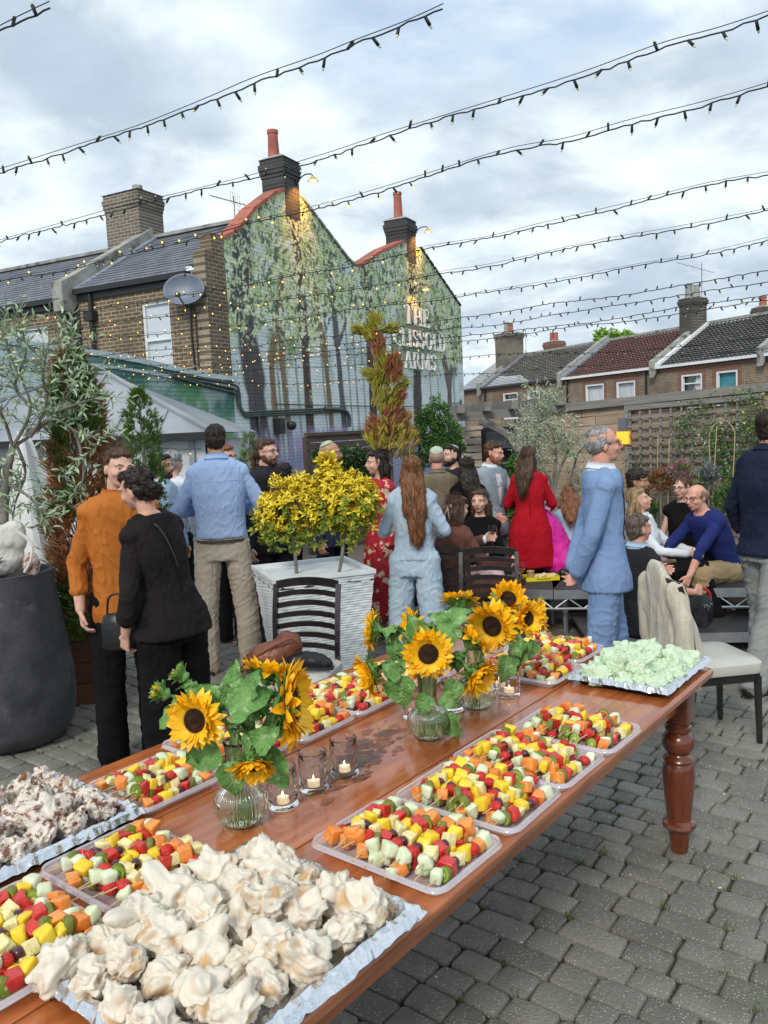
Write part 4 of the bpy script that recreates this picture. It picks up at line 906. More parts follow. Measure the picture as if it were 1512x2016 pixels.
# ------------------------------------------------------------------ bags
def softbag(name, prims, mat, label, cat, vox=.010, amp=.008):
    mb = MB()
    for p in prims: mb.ell(*p)
    me = remesh(mb, vox, 4, lambda p, n: amp*noise.noise(p*22)+amp*.6*abs(noise.noise(p*50))); me.materials.append(mat)
    e = empty(name, (0,0,0), 0, label, cat); link('bag_body', me, e); return e
b = V((c1.x-.05, c1.y-.1, .49))
e = softbag('leather_bag', [(b+V((-.16,-.06,.09)), (.15,.1,.075), Matrix.Rotation(-.35,3,'Y')), (b+V((-.04,-.02,.13)), (.09,.085,.09))], m_lbag, 'brown leather bag slumped on the seat of the dark ladder back chair', 'bag')
mb = MB(); mb.tube(smooth_path([b+V((.03,-.1,.14)), b+V((.0,-.12,.2)), b+V((-.1,-.14,.17)), b+V((-.2,-.15,.12)), b+V((-.3,-.12,.02))], 5), .008); mb.build('strap', m_lbag, e)
mb = MB(); mb.tube(smooth_path([b+V((-.28,-.1,.06)), b+V((-.38,-.12,-.06)), b+V((-.42,-.1,-.16))], 5), .007); mb.build('cord', m_black, e)
e = softbag('waist_bag', [(b+V((.10,-.05,.045)), (.13,.07,.05), Matrix.Rotation(.25,3,'Y')), (b+V((.02,-.08,.05)), (.08,.06,.055))], M('black_nylon', (.012,.012,.015), rough=.5, bump=.3), 'small black nylon bag beside the brown leather bag on the chair', 'bag')
mb = MB(); mb.tube(smooth_path([b+V((.2,-.06,.03)), b+V((.22,-.1,.01)), b+V((.14,-.14,.02)), b+V((.05,-.15,.03))], 5), .008); mb.build('strap', m_black, e)
# tote bag on the pot
m_tote = M('cotton_canvas', (.56,.55,.50), (.68,.67,.62), 8, .9, bump=.35, bscale=90)
tp = V((pot.location.x+.09, pot.location.y-.12, POTH))
mb = MB()
for c_, r_ in ((V((-.03,0,.12)), (.15,.1,.13)), (V((.0,.0,.2)), (.14,.09,.11)), (V((.07,.0,.27)), (.07,.05,.06)), (V((-.11,0,.17)), (.11,.09,.13))): mb.ell(tp+c_, r_)
me = remesh(mb, .009, 4, lambda p, n: .010*noise.noise(p*13)+.010*abs(noise.noise(p*24))); me.materials.append(m_tote)
e = empty('tote_bag', tp, 0, 'stuffed white cotton tote bag with black print on the charcoal pot', 'bag'); link('bag_body', me, e, loc=-tp)
mb = MB(); mb.tube(smooth_path([V((.14,-.05,.02)), V((.2,-.08,.1)), V((.2,-.07,.2)), V((.12,-.07,.27))], 6), .012, 6); mb.build('handle', m_tote, e)
m_ink = M('black_ink', (.015,.015,.02), rough=.8)
fc = bpy.data.curves.new('t', 'FONT'); fc.body = 'D CL'; fc.size = .055; fc.extrude = .002; fo = bpy.data.objects.new('t', fc); C.objects.link(fo)
dg = bpy.context.evaluated_depsgraph_get(); tm = bpy.data.meshes.new_from_object(fo.evaluated_get(dg)); bpy.data.objects.remove(fo); tm.materials.clear(); tm.materials.append(m_ink)
link('print', tm, e, loc=(-.15, -.108, .20), rot=(math.radians(80), .05, -.02))
mb = MB()
for i in range(9):
    x = -.13+rnd(0,.15); z = .08+rnd(0,.08); mb.bar((x, -.108, z), (x+rnd(.01,.05), -.112, z+rnd(-.02,.03)), .006, .005)
mb.build('line_drawing', m_ink, e, smooth=False)
# clear plastic drinking glass bag beside it -> striped pouch
mb = MB(); mb.ell(tp+V((.17,-.02,.06)), (.055,.035,.075)); me = remesh(mb, .008, 2, lambda p, n: .006*noise.noise(p*30)); me.materials.append(M('patterned_pouch', (.55,.45,.42), (.25,.08,.07), 45, .6, lo=.52, hi=.58)); o = link('pouch', me); tag(o, 'small patterned pouch leaning against the white tote bag', 'pouch')
# black handbag with red handle on the step
b = at(1378, 1226, .17); e = empty('handbag', b, .2, 'black bucket handbag with a red ring handle on the step', 'handbag')
mb = MB(); mb.loft([[V((w_*math.cos(a), d*math.sin(a), z)) for a in [2*PI*k/24 for k in range(24)]] for (w_, d, z) in ((.08,.05,0),(.105,.07,.01),(.115,.075,.08),(.11,.07,.16),(.10,.06,.21),(.08,.045,.225),(.05,.03,.2))]); mb.build('bag_body', M('black_leather', (.010,.010,.012), rough=.35, bump=.2), e)
mb = MB(); mb.tube([V((-.0+.085*math.cos(a), -.02, .19+.10*math.sin(a))) for a in [PI*k/14-.25 for k in range(16)]], .011, 8); mb.build('handle', M('red_gloss', (.5,.01,.015), rough=.25, coat=.5), e)
mb = MB()
for i in range(6): mb.tube([(-.03+.015*i, -.075, .16+.01*(i%2)), (-.02+.016*i, -.078, .12+.02*(i%3))], .004, 5)
mb.build('charm', m_alu, e)
# yellow snack tray, cup, wine glass, small items on stage
m_yel = M('yellow_plastic', (.75,.62,.02), rough=.35)
b = at(1065, 1141, SZ); e = empty('snack_tray', b, .05, 'shallow yellow tray of snacks on the stage edge', 'tray')
mb = MB(); w_, d, h = .30, .17, .035
mb.box((0,0,.004), (w_, d, .008)); 
for (x, y, lx, ly) in ((0,-d/2,w_,.008),(0,d/2,w_,.008),(-w_/2,0,.008,d-.01),(w_/2,0,.008,d-.01)): mb.box((x, y, h/2+.004), (lx, ly, h))
mb.build('tray_body', m_yel, e, smooth=False)
mb = MB()
for i in range(8): mb.box((-.055+i*.016, -d/2-.0055, .022), (.009, .002, .011 if i % 2 else .007))
mb.build('print', m_ink, e, smooth=False)
m_food = M('bread_beige', (.55,.42,.27), (.70,.60,.46), 30, .8, bump=.5)
for i in range(7):
    mb = MB(); mb.ell((0,0,0), (rnd(.02,.035), rnd(.015,.025), rnd(.014,.022))); me = remesh(mb, .005, 1, lambda p, n: .004*noise.noise(p*60)); me.materials.append(m_food)
    o = link('bread_piece', me, loc=b+V((-.04+i*.026, rnd(-.04,.05), .028+rnd(0,.01)))); tag(o, 'torn bread piece heaped on the yellow snack tray', 'bread', 'bread pieces on the yellow tray')
mb = MB(); mb.lathe([(.028,0),(.036,.07),(.038,.072),(.034,.07),(.02,.03)], 20); o = mb.build('paper_cup', M('kraft_paper', (.45,.30,.18), rough=.8)); o.location = b+V((-.09,.02,.01)); tag(o, 'brown paper tub at the left end of the yellow snack tray', 'cup')
m_cg = M('clear_glass', (1,1,1), rough=.02, trans=1, ior=1.3)
def wine(loc, label, s=1.0, tilt=0):
    e = empty('wine_glass', loc, 0, label, 'glass')
    mb = MB(); k = s; mb.lathe([(.034*k,0),(.033*k,.003),(.006*k,.008),(.0035*k,.05),(.004*k,.085),(.022*k,.10),(.038*k,.13),(.040*k,.16),(.034*k,.20),(.033*k,.20),(.038*k,.16),(.036*k,.13),(.018*k,.103),(.002*k,.095)], 24); mb.build('bowl', m_cg, e)
    mb = MB(); mb.lathe([(.002*k,.097),(.018*k,.105),(.0352*k,.131),(.036*k,.138),(.002*k,.138)], 20); mb.build('wine', M('rose_wine', (.75,.33,.18), rough=.1, trans=.6), e); return e
wine(at(1026, 1150, SZ), 'stemmed glass of rose wine standing on the stage edge')
mb = MB(); mb.ell((0,0,.05),(.05,.04,.05)); mb.ell((.03,0,.03),(.04,.04,.03)); o = mb.build('camera_pouch', M('black_leather', ())); o.location = at(1110, 1140, SZ); tag(o, 'small round black pouch on the stage right of the yellow tray', 'pouch')
mb = MB()
for i, (x, a) in enumerate(((0, .2), (.09, -.3))): mb.loft([[V((x+w_*math.cos(q)+.0*z, d*math.sin(q), z)) for q in [2*PI*k/14 for k in range(14)]] for (w_, d, z) in ((.035,.1,0),(.04,.11,.012),(.036,.1,.024))]); mb.tube(smooth_path([(x-.03,-.03,.02),(x,-.045,.05),(x+.03,-.03,.02)],4),.008)
o = mb.build('sandals', M('brown_leather_dark', (.06,.03,.02), rough=.5)); o.location = at(1150, 1136, SZ); o.rotation_euler = (0,0,1.2); tag(o, 'pair of dark sandals left on the stage behind the blue suit', 'sandals')
mb = MB(); mb.lathe([(.035,0),(.045,.1),(.047,.102),(.04,.1),(.03,.05)], 20); o = mb.build('paper_cup', M('kraft_paper', ())); o.location = at(1158, 1122, SZ)+V((.02,.1,0)); tag(o, 'brown paper cup on the stage beside the pale blue suit', 'cup')
mb = MB(); mb.box((0,0,.02),(.22,.10,.04)); mb.box((0,-.0,.045),(.2,.09,.008)); o = mb.build('vent_box', m_wpaint); o.location = at(1470, 1262, .0)+V((0,0,.05)); bpy.data.objects.remove(o)
# cane hoop and canes in the border
m_cane = M('bamboo_cane', (.42,.34,.20), (.52,.44,.28), 20, .6)
def fpt(px_, py_, off): x, z = px2f(px_, py_); return f2w(x, -off, z)
mb = MB(); mb.tube(smooth_path([fpt(1410,920,.25), fpt(1408,860,.25), fpt(1418,835,.25), fpt(1440,828,.25), fpt(1455,845,.25), fpt(1457,870,.25), fpt(1450,1000,.25)], 6), .006, 5); tag(mb.build('cane_hoop', m_cane), 'bent cane hoop supporting climbers in front of the trellis', 'plant support')
for i, (xa, ya, xb, yb) in enumerate(((1311,855,1308,1000), (1333,862,1328,1010), (1425,838,1412,990), (1208,880,1205,1000), (1131,893,1132,1000), (1146,880,1148,1000))):
    mb = MB(); mb.tube([fpt(xa, ya, .3), fpt(xb, yb+60, .3)], .006, 5)
    tag(mb.build('garden_cane', m_cane), ['left cane of the close pair in front of the trellis','right cane of the close pair in front of the trellis','leaning cane under the cane hoop','short cane behind the head of the man in the pale blue suit','left cane beside the silvery olive bush','right cane beside the silvery olive bush'][i], 'cane')
# ------------------------------------------------------------------ people
random.seed(44)
SK = {'fair': M('skin_fair', (.60,.33,.24), (.68,.42,.32), 9, .5, sss=.12), 'rosy': M('skin_rosy', (.60,.27,.19), (.68,.38,.29), 12, .5, sss=.12), 'tan': M('skin_tan', (.40,.20,.12), (.48,.27,.17), 9, .5, sss=.1)}
m_lip = M('lips', (.42,.12,.10), rough=.4); m_eyew = M('eye_white', (.6,.58,.55), rough=.2); m_iris = M('iris', (.03,.02,.015), rough=.15)
def hairm(name, a, b): return M(name, a, b, 60, .45, bump=.8, bscale=120, stretch=(1,1,.12), lo=.3, hi=.7)
HR = {'dark': hairm('hair_dark', (.010,.007,.006), (.035,.022,.016)), 'brown': hairm('hair_brown', (.045,.022,.012), (.12,.06,.032)), 'auburn': hairm('hair_auburn', (.10,.035,.012), (.27,.11,.04)),
      'blonde': hairm('hair_blonde', (.22,.14,.07), (.45,.32,.18)), 'grey': hairm('hair_grey', (.22,.22,.22), (.42,.42,.41)), 'ginger': hairm('hair_ginger', (.16,.06,.03), (.30,.13,.06)), 'saltpep': hairm('hair_brown_grey', (.07,.05,.04), (.20,.16,.13)), 'stubble': M('hair_stubble', (.30,.19,.15), (.36,.24,.19), 40, .7)}
def cloth(name, a, b, sc_=6, rough=.85, **k): return M(name, a, b, sc_, rough, spec=.2, bump=k.pop('bump', .22), bscale=k.pop('bscale', 260), **k)
TOR_ = {'m': [(-.16,.178,.125),(-.08,.182,.128),(.0,.168,.112),(.12,.152,.104),(.25,.170,.122),(.36,.186,.122),(.44,.182,.112),(.485,.150,.095),(.52,.105,.080),(.57,.064,.064)],
       'f': [(-.16,.182,.128),(-.08,.186,.130),(.0,.168,.118),(.12,.130,.098),(.25,.145,.118),(.34,.158,.124),(.42,.158,.102),(.46,.132,.086),(.50,.085,.07),(.545,.056,.058)]}
TOR = {k: [(z, a*.93, b*.90) for z, a, b in v] for k, v in TOR_.items()}
def torr(sex, z):
    T_ = TOR[sex]; zs = [q[0] for q in T_]; w_ = THIN if z < .44 else 1; return w_*np.interp(z, zs, [q[1] for q in T_]), w_*np.interp(z, zs, [q[2] for q in T_])
THIN = .95
def person(label, X, Y, h=1.75, rz=0, z0=0, sex='m', skin='fair', sit=None, lean=0, side=0, twist=0, head=(0, 0, 0), armL=None, armR=None, legL=None, legR=None,
           hair='short', hc='dark', top=None, bottom=None, shoes=None, extra=(), beard=None, vox=.0085, hipx=0, group=None, gest=None, hlen=None, thin=.95):
    global THIN; THIN = thin
    rz = math.radians(rz); e = empty('person', (X, Y, z0), rz, label, 'person', group)
    s = h/1.70; f = sex == 'f'
    hz = (.93*s if sit is None else sit+.10*s); hip = V((hipx, 0, hz))
    RT_ = Matrix.Rotation(math.radians(lean), 3, 'X') @ Matrix.Rotation(math.radians(side), 3, 'Y') @ Matrix.Rotation(math.radians(twist), 3, 'Z')
    def tp(x, y, z, rigid=False):
        p = V((x*s, y*s, z*s))
        if z < 0 and not rigid: return hip+p
        return hip+RT_ @ p
    sw = .170 if not f else .146; sz = .458 if not f else .435
    nb_ = .56 if not f else .535
    S = {1: tp(sw, 0, sz), -1: tp(-sw, 0, sz)}
    ua, fa, ha = .285*s*(1 if not f else .94), .245*s*(1 if not f else .94), .085*s
    dA = ((.16, .03, -1), (.06, -.25, -1), (.0, -.15, -1), .35)
    arms = {}
    for sd, spec in ((1, armL), (-1, armR)):
        sp_ = spec or ((dA[0][0]*sd, dA[0][1], dA[0][2]), (dA[1][0]*sd, dA[1][1], dA[1][2]), (0, -.15, -1), .35)
        u, fo, hd = (V(q).normalized() for q in sp_[:3]); el = S[sd]+u*ua; wr_ = el+fo*fa; arms[sd] = (S[sd], el, wr_, hd, sp_[3], V(sp_[4]).normalized() if len(sp_) > 4 else V((-sd, 0, 0)))
    th, shn = .43*s, .415*s; legs = {}
    hw = .092*s
    for sd, spec in ((1, legL), (-1, legR)):
        spq = spec or ((.02*sd, .0, -1), (.0, .03, -1)); a, b = V(spq[0]).normalized(), V(spq[1]).normalized()
        hp = hip+V((sd*hw, 0, -.04*s)); kn = hp+a*th; an = kn+b*shn; ft = V(spq[2]).normalized() if len(spq) > 2 else V((.12*sd, -1, 0)).normalized(); legs[sd] = (hp, kn, an, ft)
    # ---- head frame
    nk = tp(0, .0, nb_); HMx = RT_ @ Matrix.Rotation(math.radians(head[0]), 3, 'Z') @ Matrix.Rotation(math.radians(head[1]), 3, 'X') @ Matrix.Rotation(math.radians(head[2]), 3, 'Y')
    k = (.96 if not f else .92)*(h/1.76)**.5
    hcn = nk+RT_ @ V((0, -.02*s, .0))+HMx @ V((0, -.005, .125*k))
    hp_ = lambda x, y, z: hcn+HMx @ V((x*k, y*k, z*k))
    # ---- body
    b = MB()
    def ringT(z, ex=0, n=22, mid=(0,0), sq=2.4):
        rx, ry = torr(sex, z); o = []
        for i in range(n):
            a = 2*PI*i/n; c_, s_ = math.cos(a), math.sin(a); x = (abs(c_)**(2/sq))*(1 if c_ > 0 else -1)*(rx+ex); y = (abs(s_)**(2/sq))*(1 if s_ > 0 else -1)*(ry+ex); o.append(tp(x+mid[0], y+mid[1], z))
        return o
    b.loft([ringT(z, -.026 if z < .48 else -.010) for z in (-.14,-.05,.05,.15,.25,.35,.42,.47,.50,nb_-.01)])
    b.cap(tp(0,.01,nb_-.08), hp_(0, .018, -.07), .058*s*(1 if not f else .84), .053*s*(1 if not f else .84))
    for sd in (1, -1):
        sh, el, wr_, hd, curl, pn = arms[sd]; q = .9 if f else 1
        b.cap(sh.lerp(S[-sd],.08)+V((0,0,-.02)), el, .042*s*q, .036*s*q); b.cap(el, el.lerp(wr_, .35), .039*s*q, .039*s*q); b.cap(el.lerp(wr_, .3), wr_, .039*s*q, .026*s*q)
        n_ = (pn-hd*pn.dot(hd)).normalized(); w_ = hd.cross(n_)*(1)  # across the palm
        pc_ = wr_+hd*ha*.55
        q2 = 1.0*s*(.92 if f else 1)
        for t in (-1, -.33, .33, 1): b.cap(wr_+w_*t*.014*q2+hd*.005, wr_+hd*ha*.95+w_*t*.027*q2, .013*q2, .0115*q2, 8)
        thumbside = 1 if (w_.dot(V((0,-1,0)))+.3*w_.z) > 0 else -1
        for i, t in enumerate((-1, -.33, .33, 1)):
            ln = (.062, .074, .070, .054)[i if thumbside < 0 else 3-i]*q2; cu = curl*(1+.15*i)
            base = wr_+hd*ha*.93+w_*t*.030*q2; d1 = (hd*math.cos(cu)+n_*math.sin(cu)+w_*t*.10); d2 = hd*math.cos(cu*2.1)+n_*math.sin(cu*2.1); m1 = base+d1*ln*.55
            b.cap(base, m1, .0095*q2, .0088*q2, 8); b.cap(m1, m1+d2*ln*.5, .0088*q2, .0072*q2, 8)
        tb0 = wr_+hd*ha*.3+w_*thumbside*.026*q2; t1 = tb0+(hd*.7+w_*thumbside*.75+n_*.25).normalized()*.034*q2; b.cap(tb0, t1, .0135*q2, .0115*q2, 8); b.cap(t1, t1+(hd*.95+w_*thumbside*.2+n_*.35).normalized()*.030*q2, .011*q2, .0085*q2, 8)
        hp, kn, an, ft = legs[sd]
        b.cap(hp, kn, .070*s, .050*s); b.cap(kn, kn.lerp(an, .35), .050*s, .050*s); b.cap(kn.lerp(an, .3), an, .050*s, .034*s); b.cap(an+V((0,0,-.035*s))-ft*.03*s, an+ft*.13*s+V((0,0,-.055*s)), .034*s, .024*s)
    # head
    E_ = lambda c, r, n=16, m_=11: b.ell(hp_(*c), [q*k for q in r], HMx, n, m_)
    E_((0,.012,.032),(.074,.094,.082)); E_((0,-.020,-.018),(.065,.074,.080)); E_((0,-.034,-.064),(.050 if not f else .044,.050,.040)); E_((0,-.062,-.085),(.024,.022,.018))
    for sd in (1, -1):
        E_((sd*.040,-.058,-.024),(.024,.028,.022), 10, 7)
        b.ell(hp_(sd*.073, .012, -.008), (.009*k,.019*k,.031*k), HMx @ Matrix.Rotation(sd*.35, 3, 'Z'), 10, 7); b.cap(hp_(sd*.052,-.074,.030), hp_(sd*.014,-.088,.026), .010*k, .010*k, 8)
    b.cap(hp_(0,-.088,.018), hp_(0,-.112,-.020), .0085*k, .012*k, 8); E_((.0,-.100,-.026),(.017,.012,.009), 8, 6); E_((0,-.086,-.050),(.026,.014,.014), 10, 7)
    me = remesh(b, vox, 2); me.name = 'body'; me.materials.append(SK[skin]); link('body', me, e)
    # face parts
    if gest != 'back':
        for sd in (1, -1):
            mb = MB(); mb.ell(hp_(sd*.030,-.081,.010), (.0115*k,.0085*k,.0055*k), HMx, 10, 7, 0); mb.ell(hp_(sd*.030,-.0868,.010), (.0052*k,.0035*k,.0052*k), HMx, 8, 6, 1); mb.build('eye', [m_eyew, m_iris], e, smooth=True)
            mb = MB(); mb.tube([hp_(sd*.047,-.079,.026), hp_(sd*.032,-.090,.031), hp_(sd*.014,-.094,.027)], [.0028*k,.0042*k,.004*k], 6); mb.build('eyebrow', HR[hc if hc not in ('stubble',) else 'brown'], e)
        mb = MB(); mb.ell(hp_(0,-.099,-.049), (.021*k,.007*k,.0042*k), HMx, 10, 6); mb.ell(hp_(0,-.098,-.056), (.018*k,.008*k,.0052*k), HMx, 10, 6); mb.build('lips', m_lip, e, smooth=True)
    # hair
    hm = HR[hc]; b = MB(); EH = lambda c, r, R=None: b.ell(hp_(*c), [q*k for q in r], HMx @ R if R else HMx, 16, 11)
    strand = lambda p, n: .006*noise.noise(V((p.x*40, p.y*40, p.z*9)))+.010*abs(noise.noise(V((p.x*75, p.y*75, p.z*10))))-.002
    curly = lambda p, n: .010*noise.noise(p*38)+.006*noise.noise(p*80)
    if hair in ('short', 'long', 'bun', 'ponytail', 'curly', 'halfup'):
        EH((0,.026,.050),(.078,.093,.076)); EH((0,.044,.002),(.0765,.066,.070)); EH((0,.052,-.035),(.058,.048,.045)); EH((.015,-.030,.092),(.048,.046,.024)); EH((-.03,-.02,.086),(.04,.05,.024))
    if hair in ('receding', 'fringe'):
        EH((0,.050,.010),(.079,.064,.060)); 
        for sd in (1,-1): EH((sd*.045,.02,.02),(.035,.06,.045))
        if hair == 'receding': EH((0,.03,.075),(.066,.078,.045))
    if hair == 'bald': EH((0,.022,.022),(.0775,.0885,.076))
    if hair == 'curly': EH((0,-.03,.085),(.06,.06,.035)); EH((0,.02,.055),(.088,.10,.082))
    if hair == 'bun': EH((.0,.115,-.03),(.045,.042,.042)); EH((.02,.13,-.01),(.03,.03,.03)); 
    if hair == 'highbun': EH((0,.018,.042),(.079,.094,.078)); EH((0,.04,.0),(.074,.066,.066)); EH((0,.12,.05),(.036,.034,.034))
    if hair in ('long', 'halfup'):
        L_ = hlen or (.42 if hair == 'long' else .30)
        rg = []; 
        for i in range(12):
            t = i/11; z = .03-t*L_; w_ = (.074+.028*math.sin(PI*min(1,t*1.3))-.05*max(0,t-.6))*(1 if t < .97 else .5); yy = .045+.045*min(1,t*2)+.012*math.sin(t*9)+(.080*min(1,max(0,t-.12)*2.4) if hair == 'long' else 0); d_ = .048-.018*t
            rg.append([hp_((w_*math.cos(a))*(1+.08*math.sin(5*a+t*5)), yy+d_*math.sin(a), z) for a in [2*PI*q/20 for q in range(20)]])
        b.loft(rg)
        for sd in (1, -1): b.cap(hp_(sd*.068,.02,.0), hp_(sd*.078,.03,-.16), .026*k, .022*k); b.cap(hp_(sd*.078,.03,-.15), hp_(sd*.06,.09,-.28 if hair == 'long' else -.2), .022*k, .014*k)
    if hair == 'ponytail': b.cap(hp_(0,.10,.03), hp_(0,.15,-.05), .022*k, .026*k); b.cap(hp_(0,.15,-.05), hp_(0,.14,-.2), .026*k, .012*k)
    if b.v:
        me = remesh(b, .0065, 3 if hair != 'curly' else 1, curly if hair in ('curly', 'bun') else strand if hair != 'bald' else None); me.name = 'hair'; me.materials.append(hm); link('hair', me, e)
        if hair != 'bald' and Y < 8.3:
            lg = hair in ('long', 'halfup'); sb = MB(); nv = len(me.vertices); dn = HMx @ V((0, .35 if not lg else .12, -1)); bkd = HMx @ V((0, 1, .15)); rs = random.Random(int(X*100)+7)
            for q_ in range(900 if lg else 650):
                vv = me.vertices[rs.randrange(nv)]; n_ = vv.normal; top_ = max(0, (HMx.transposed() @ n_).z); d_ = (dn*(1-top_)+bkd*top_*1.2)
                if hair in ('curly', 'bun'): d_ = d_+V((rs.gauss(0,.8), rs.gauss(0,.8), rs.gauss(0,.8)))
                d_ = d_-n_*d_.dot(n_)
                if d_.length < .1: continue
                d_.normalize(); L_ = rs.uniform(.5, 1.2)*(.075 if lg else .030); p0 = V(vv.co)-n_*.002; w_ = n_.cross(d_)*rs.uniform(-.25,.25)
                sb.tube([p0, p0+(d_+w_)*L_*.35+n_*.0035, p0+(d_+w_*1.5)*L_*.7+n_*.0035, p0+d_*L_-n_*.001], [.0008, .0022, .0018, .0005], 3, caps=False)
            sb.build('hair_strands', hm, e, smooth=True, recalc=False)
    if beard:
        b = MB(); EH((0,-.030,-.068),(.058,.060,.046)); EH((0,-.070,-.090),(.032,.032,.030 if beard != 'long' else .045)); 
        for sd in (1,-1): EH((sd*.056,-.008,-.045),(.014,.032,.042)); b.cap(hp_(sd*.006,-.104,-.038), hp_(sd*.026,-.088,-.056), .006*k, .006*k, 8)
        me = remesh(b, .006, 1, lambda p, n: .003*noise.noise(p*90)); me.name = 'beard'; me.materials.append(HR[beard if beard in HR else hc]); link('beard', me, e)
    # ---- clothes
    fold = lambda amp, fx=13, fz=6: (lambda p, n: amp*.7*noise.noise(V((p.x*fx*.7, p.y*fx*.7, p.z*fz*.7))+V((X*9, Y*9, 0)))+amp*.75*(max(0, 1-abs(noise.noise(V((p.x*fx*.8+p.z*5*math.sin(p.x*9+X), p.y*fx*.8, p.z*fz*1.9+p.x*7+X))))*4.5)-.1)+.002)
    def armcloth(b, r0, r1, frac=1.0, cuff=None):
        for sd in (1, -1):
            sh, el, wr_, hd, curl, pn = arms[sd]; q = .93 if f else 1
            b.cap(sh.lerp(S[-sd],.10)+V((0,0,-.012*s)), el, (r0+.006)*s*q, (r0*.90)*s*q); 
            if frac > .55: b.cap(el, el.lerp(wr_, (frac-.5)*2), r0*.87*s*q, r1*s*q)
    if top:
        kd, mt = top[0], top[1]; o = top[2] if len(top) > 2 else {}
        b = MB(); ex = .8*o.get('ease', .018 if kd in ('jacket','coat') else .012); hem = o.get('hem', -.10)
        zs = [z for z in (hem, -.08, 0, .08, .16, .24, .32, .40, .45, .49, nb_-.025) if z >= hem or z == hem]; zs = sorted(set(zs))
        rings = []
        for z in zs:
            fl_ = o.get('flare', .0)*max(0, (.1-z)); rx = ringT(z, ex+fl_+(.012 if z < .14 and kd in ('jacket','coat') else 0)+(.010 if z > .46 else 0)) if z >= -.16 else None
            if rx is None:
                base_ = torr(sex, -.16); n = 22; rx = []
                for i in range(n):
                    a = 2*PI*i/n; xx = math.cos(a)*(base_[0]+ex+fl_); yy = math.sin(a)*(base_[1]+ex+fl_)
                    p = hip+V((xx*s, yy*s, z*s)); rx.append(p)
            if sit is not None and z < -.02: rx = [hip+(p-hip)*1.0 for p in rx]
            rings.append(rx)
        b.loft(rings)
        for sd in (1,-1): b.cap(S[sd].lerp(S[-sd],.06)+V((0,0,-.004)), tp(sd*.07,0,nb_-.05), .062*s, .045*s)
        if o.get('sleeve', 1) > 0: armcloth(b, .87*o.get('r0', .060 if kd in ('jacket','coat') else .056), .90*o.get('r1', .045 if kd in ('jacket','coat') else .040), o.get('sleeve', 1.0))
        me = remesh(b, o.get('vox', .012), 3, fold(o.get('amp', .007))); nm_ = {'shirt':'shirt','jacket':'jacket','coat':'coat','dress':'dress','top':'top','suit':'jumpsuit_top'}[kd]; me.name = nm_; me.materials.append(mt); link(nm_, me, e)
        # collar
        if o.get('collar'):
            mb = MB(); cm_ = o['collar']; rr_ = (.070 if not f else .062)*s
            rg = []
            for (zz, r_, yy) in ((nb_-.05, 1.30, 0), (nb_-.02, 1.14, -.0), (nb_+.018, 1.04, -.002), (nb_-.018, 1.27, .0)): rg.append([tp(r_*rr_/s*math.cos(a), yy+r_*rr_/s*math.sin(a), zz+.010*math.sin(a)) for a in [2*PI*i/24 for i in range(24)]])
            mb.loft(rg, caps=False); mb.build('collar', cm_, e, smooth=True)
        def front(name, z0_, z1_, w0, w1, off, m_, xo0=0, xo1=0, n=10, th_=.006):
            mb = MB(); top_ = []; 
            vs = []
            for i in range(n+1):
                t = i/n; z = z0_+(z1_-z0_)*t; w_ = w0+(w1-w0)*t; xo = xo0+(xo1-xo0)*t; rx, ry = torr(sex, z); rx += ex; ry += ex+(.012 if z < .14 else 0)
                for j in range(5):
                    x = xo+w_*(-1+j/2); y = -ry*max(.0, 1-abs(x/rx)**2.4)**(1/2.4)-off; vs.append(tp(x, y, z))
            mb.add(vs, [(i*5+j, i*5+j+1, (i+1)*5+j+1, (i+1)*5+j) for i in range(n) for j in range(4)]); 
            ob_ = mb.build(name, m_, e, smooth=True, recalc=False); return ob_
        if o.get('inner'): front('shirt_front', .16, nb_-.03, .004, .062, .006, o['inner'])
        if o.get('tie'): front('tie', .12, nb_-.03, .030, .016, .012, o['tie'])
        if o.get('lapel'):
            for sd in (1,-1): front('lapel', .15, nb_-.05, .008, .030, .010, o['lapel'], sd*.012, sd*.085)
        if o.get('buttons'):
            for z in (.145, .04):
                mb = MB(); rx, ry = torr(sex, z); mb.ell(tp(.012, -(ry+ex+.016), z), (.011,.006,.011)); mb.build('button', m_black, e)
        if o.get('open_neck'): front('open_neck', .36, nb_-.03, .004, .042, .010, SK[skin])
        if o.get('placket'): front('placket', -.08, nb_-.05, .014, .014, .009, mt)
        if o.get('cuffs'):
            for sd in (1,-1):
                sh, el, wr_, hd, curl, pn = arms[sd]; mb = MB(); mb.tube([wr_-(wr_-el).normalized()*.05, wr_+(wr_-el).normalized()*.005], [.042*s,.040*s], 14); mb.build('cuff', o['cuffs'], e)
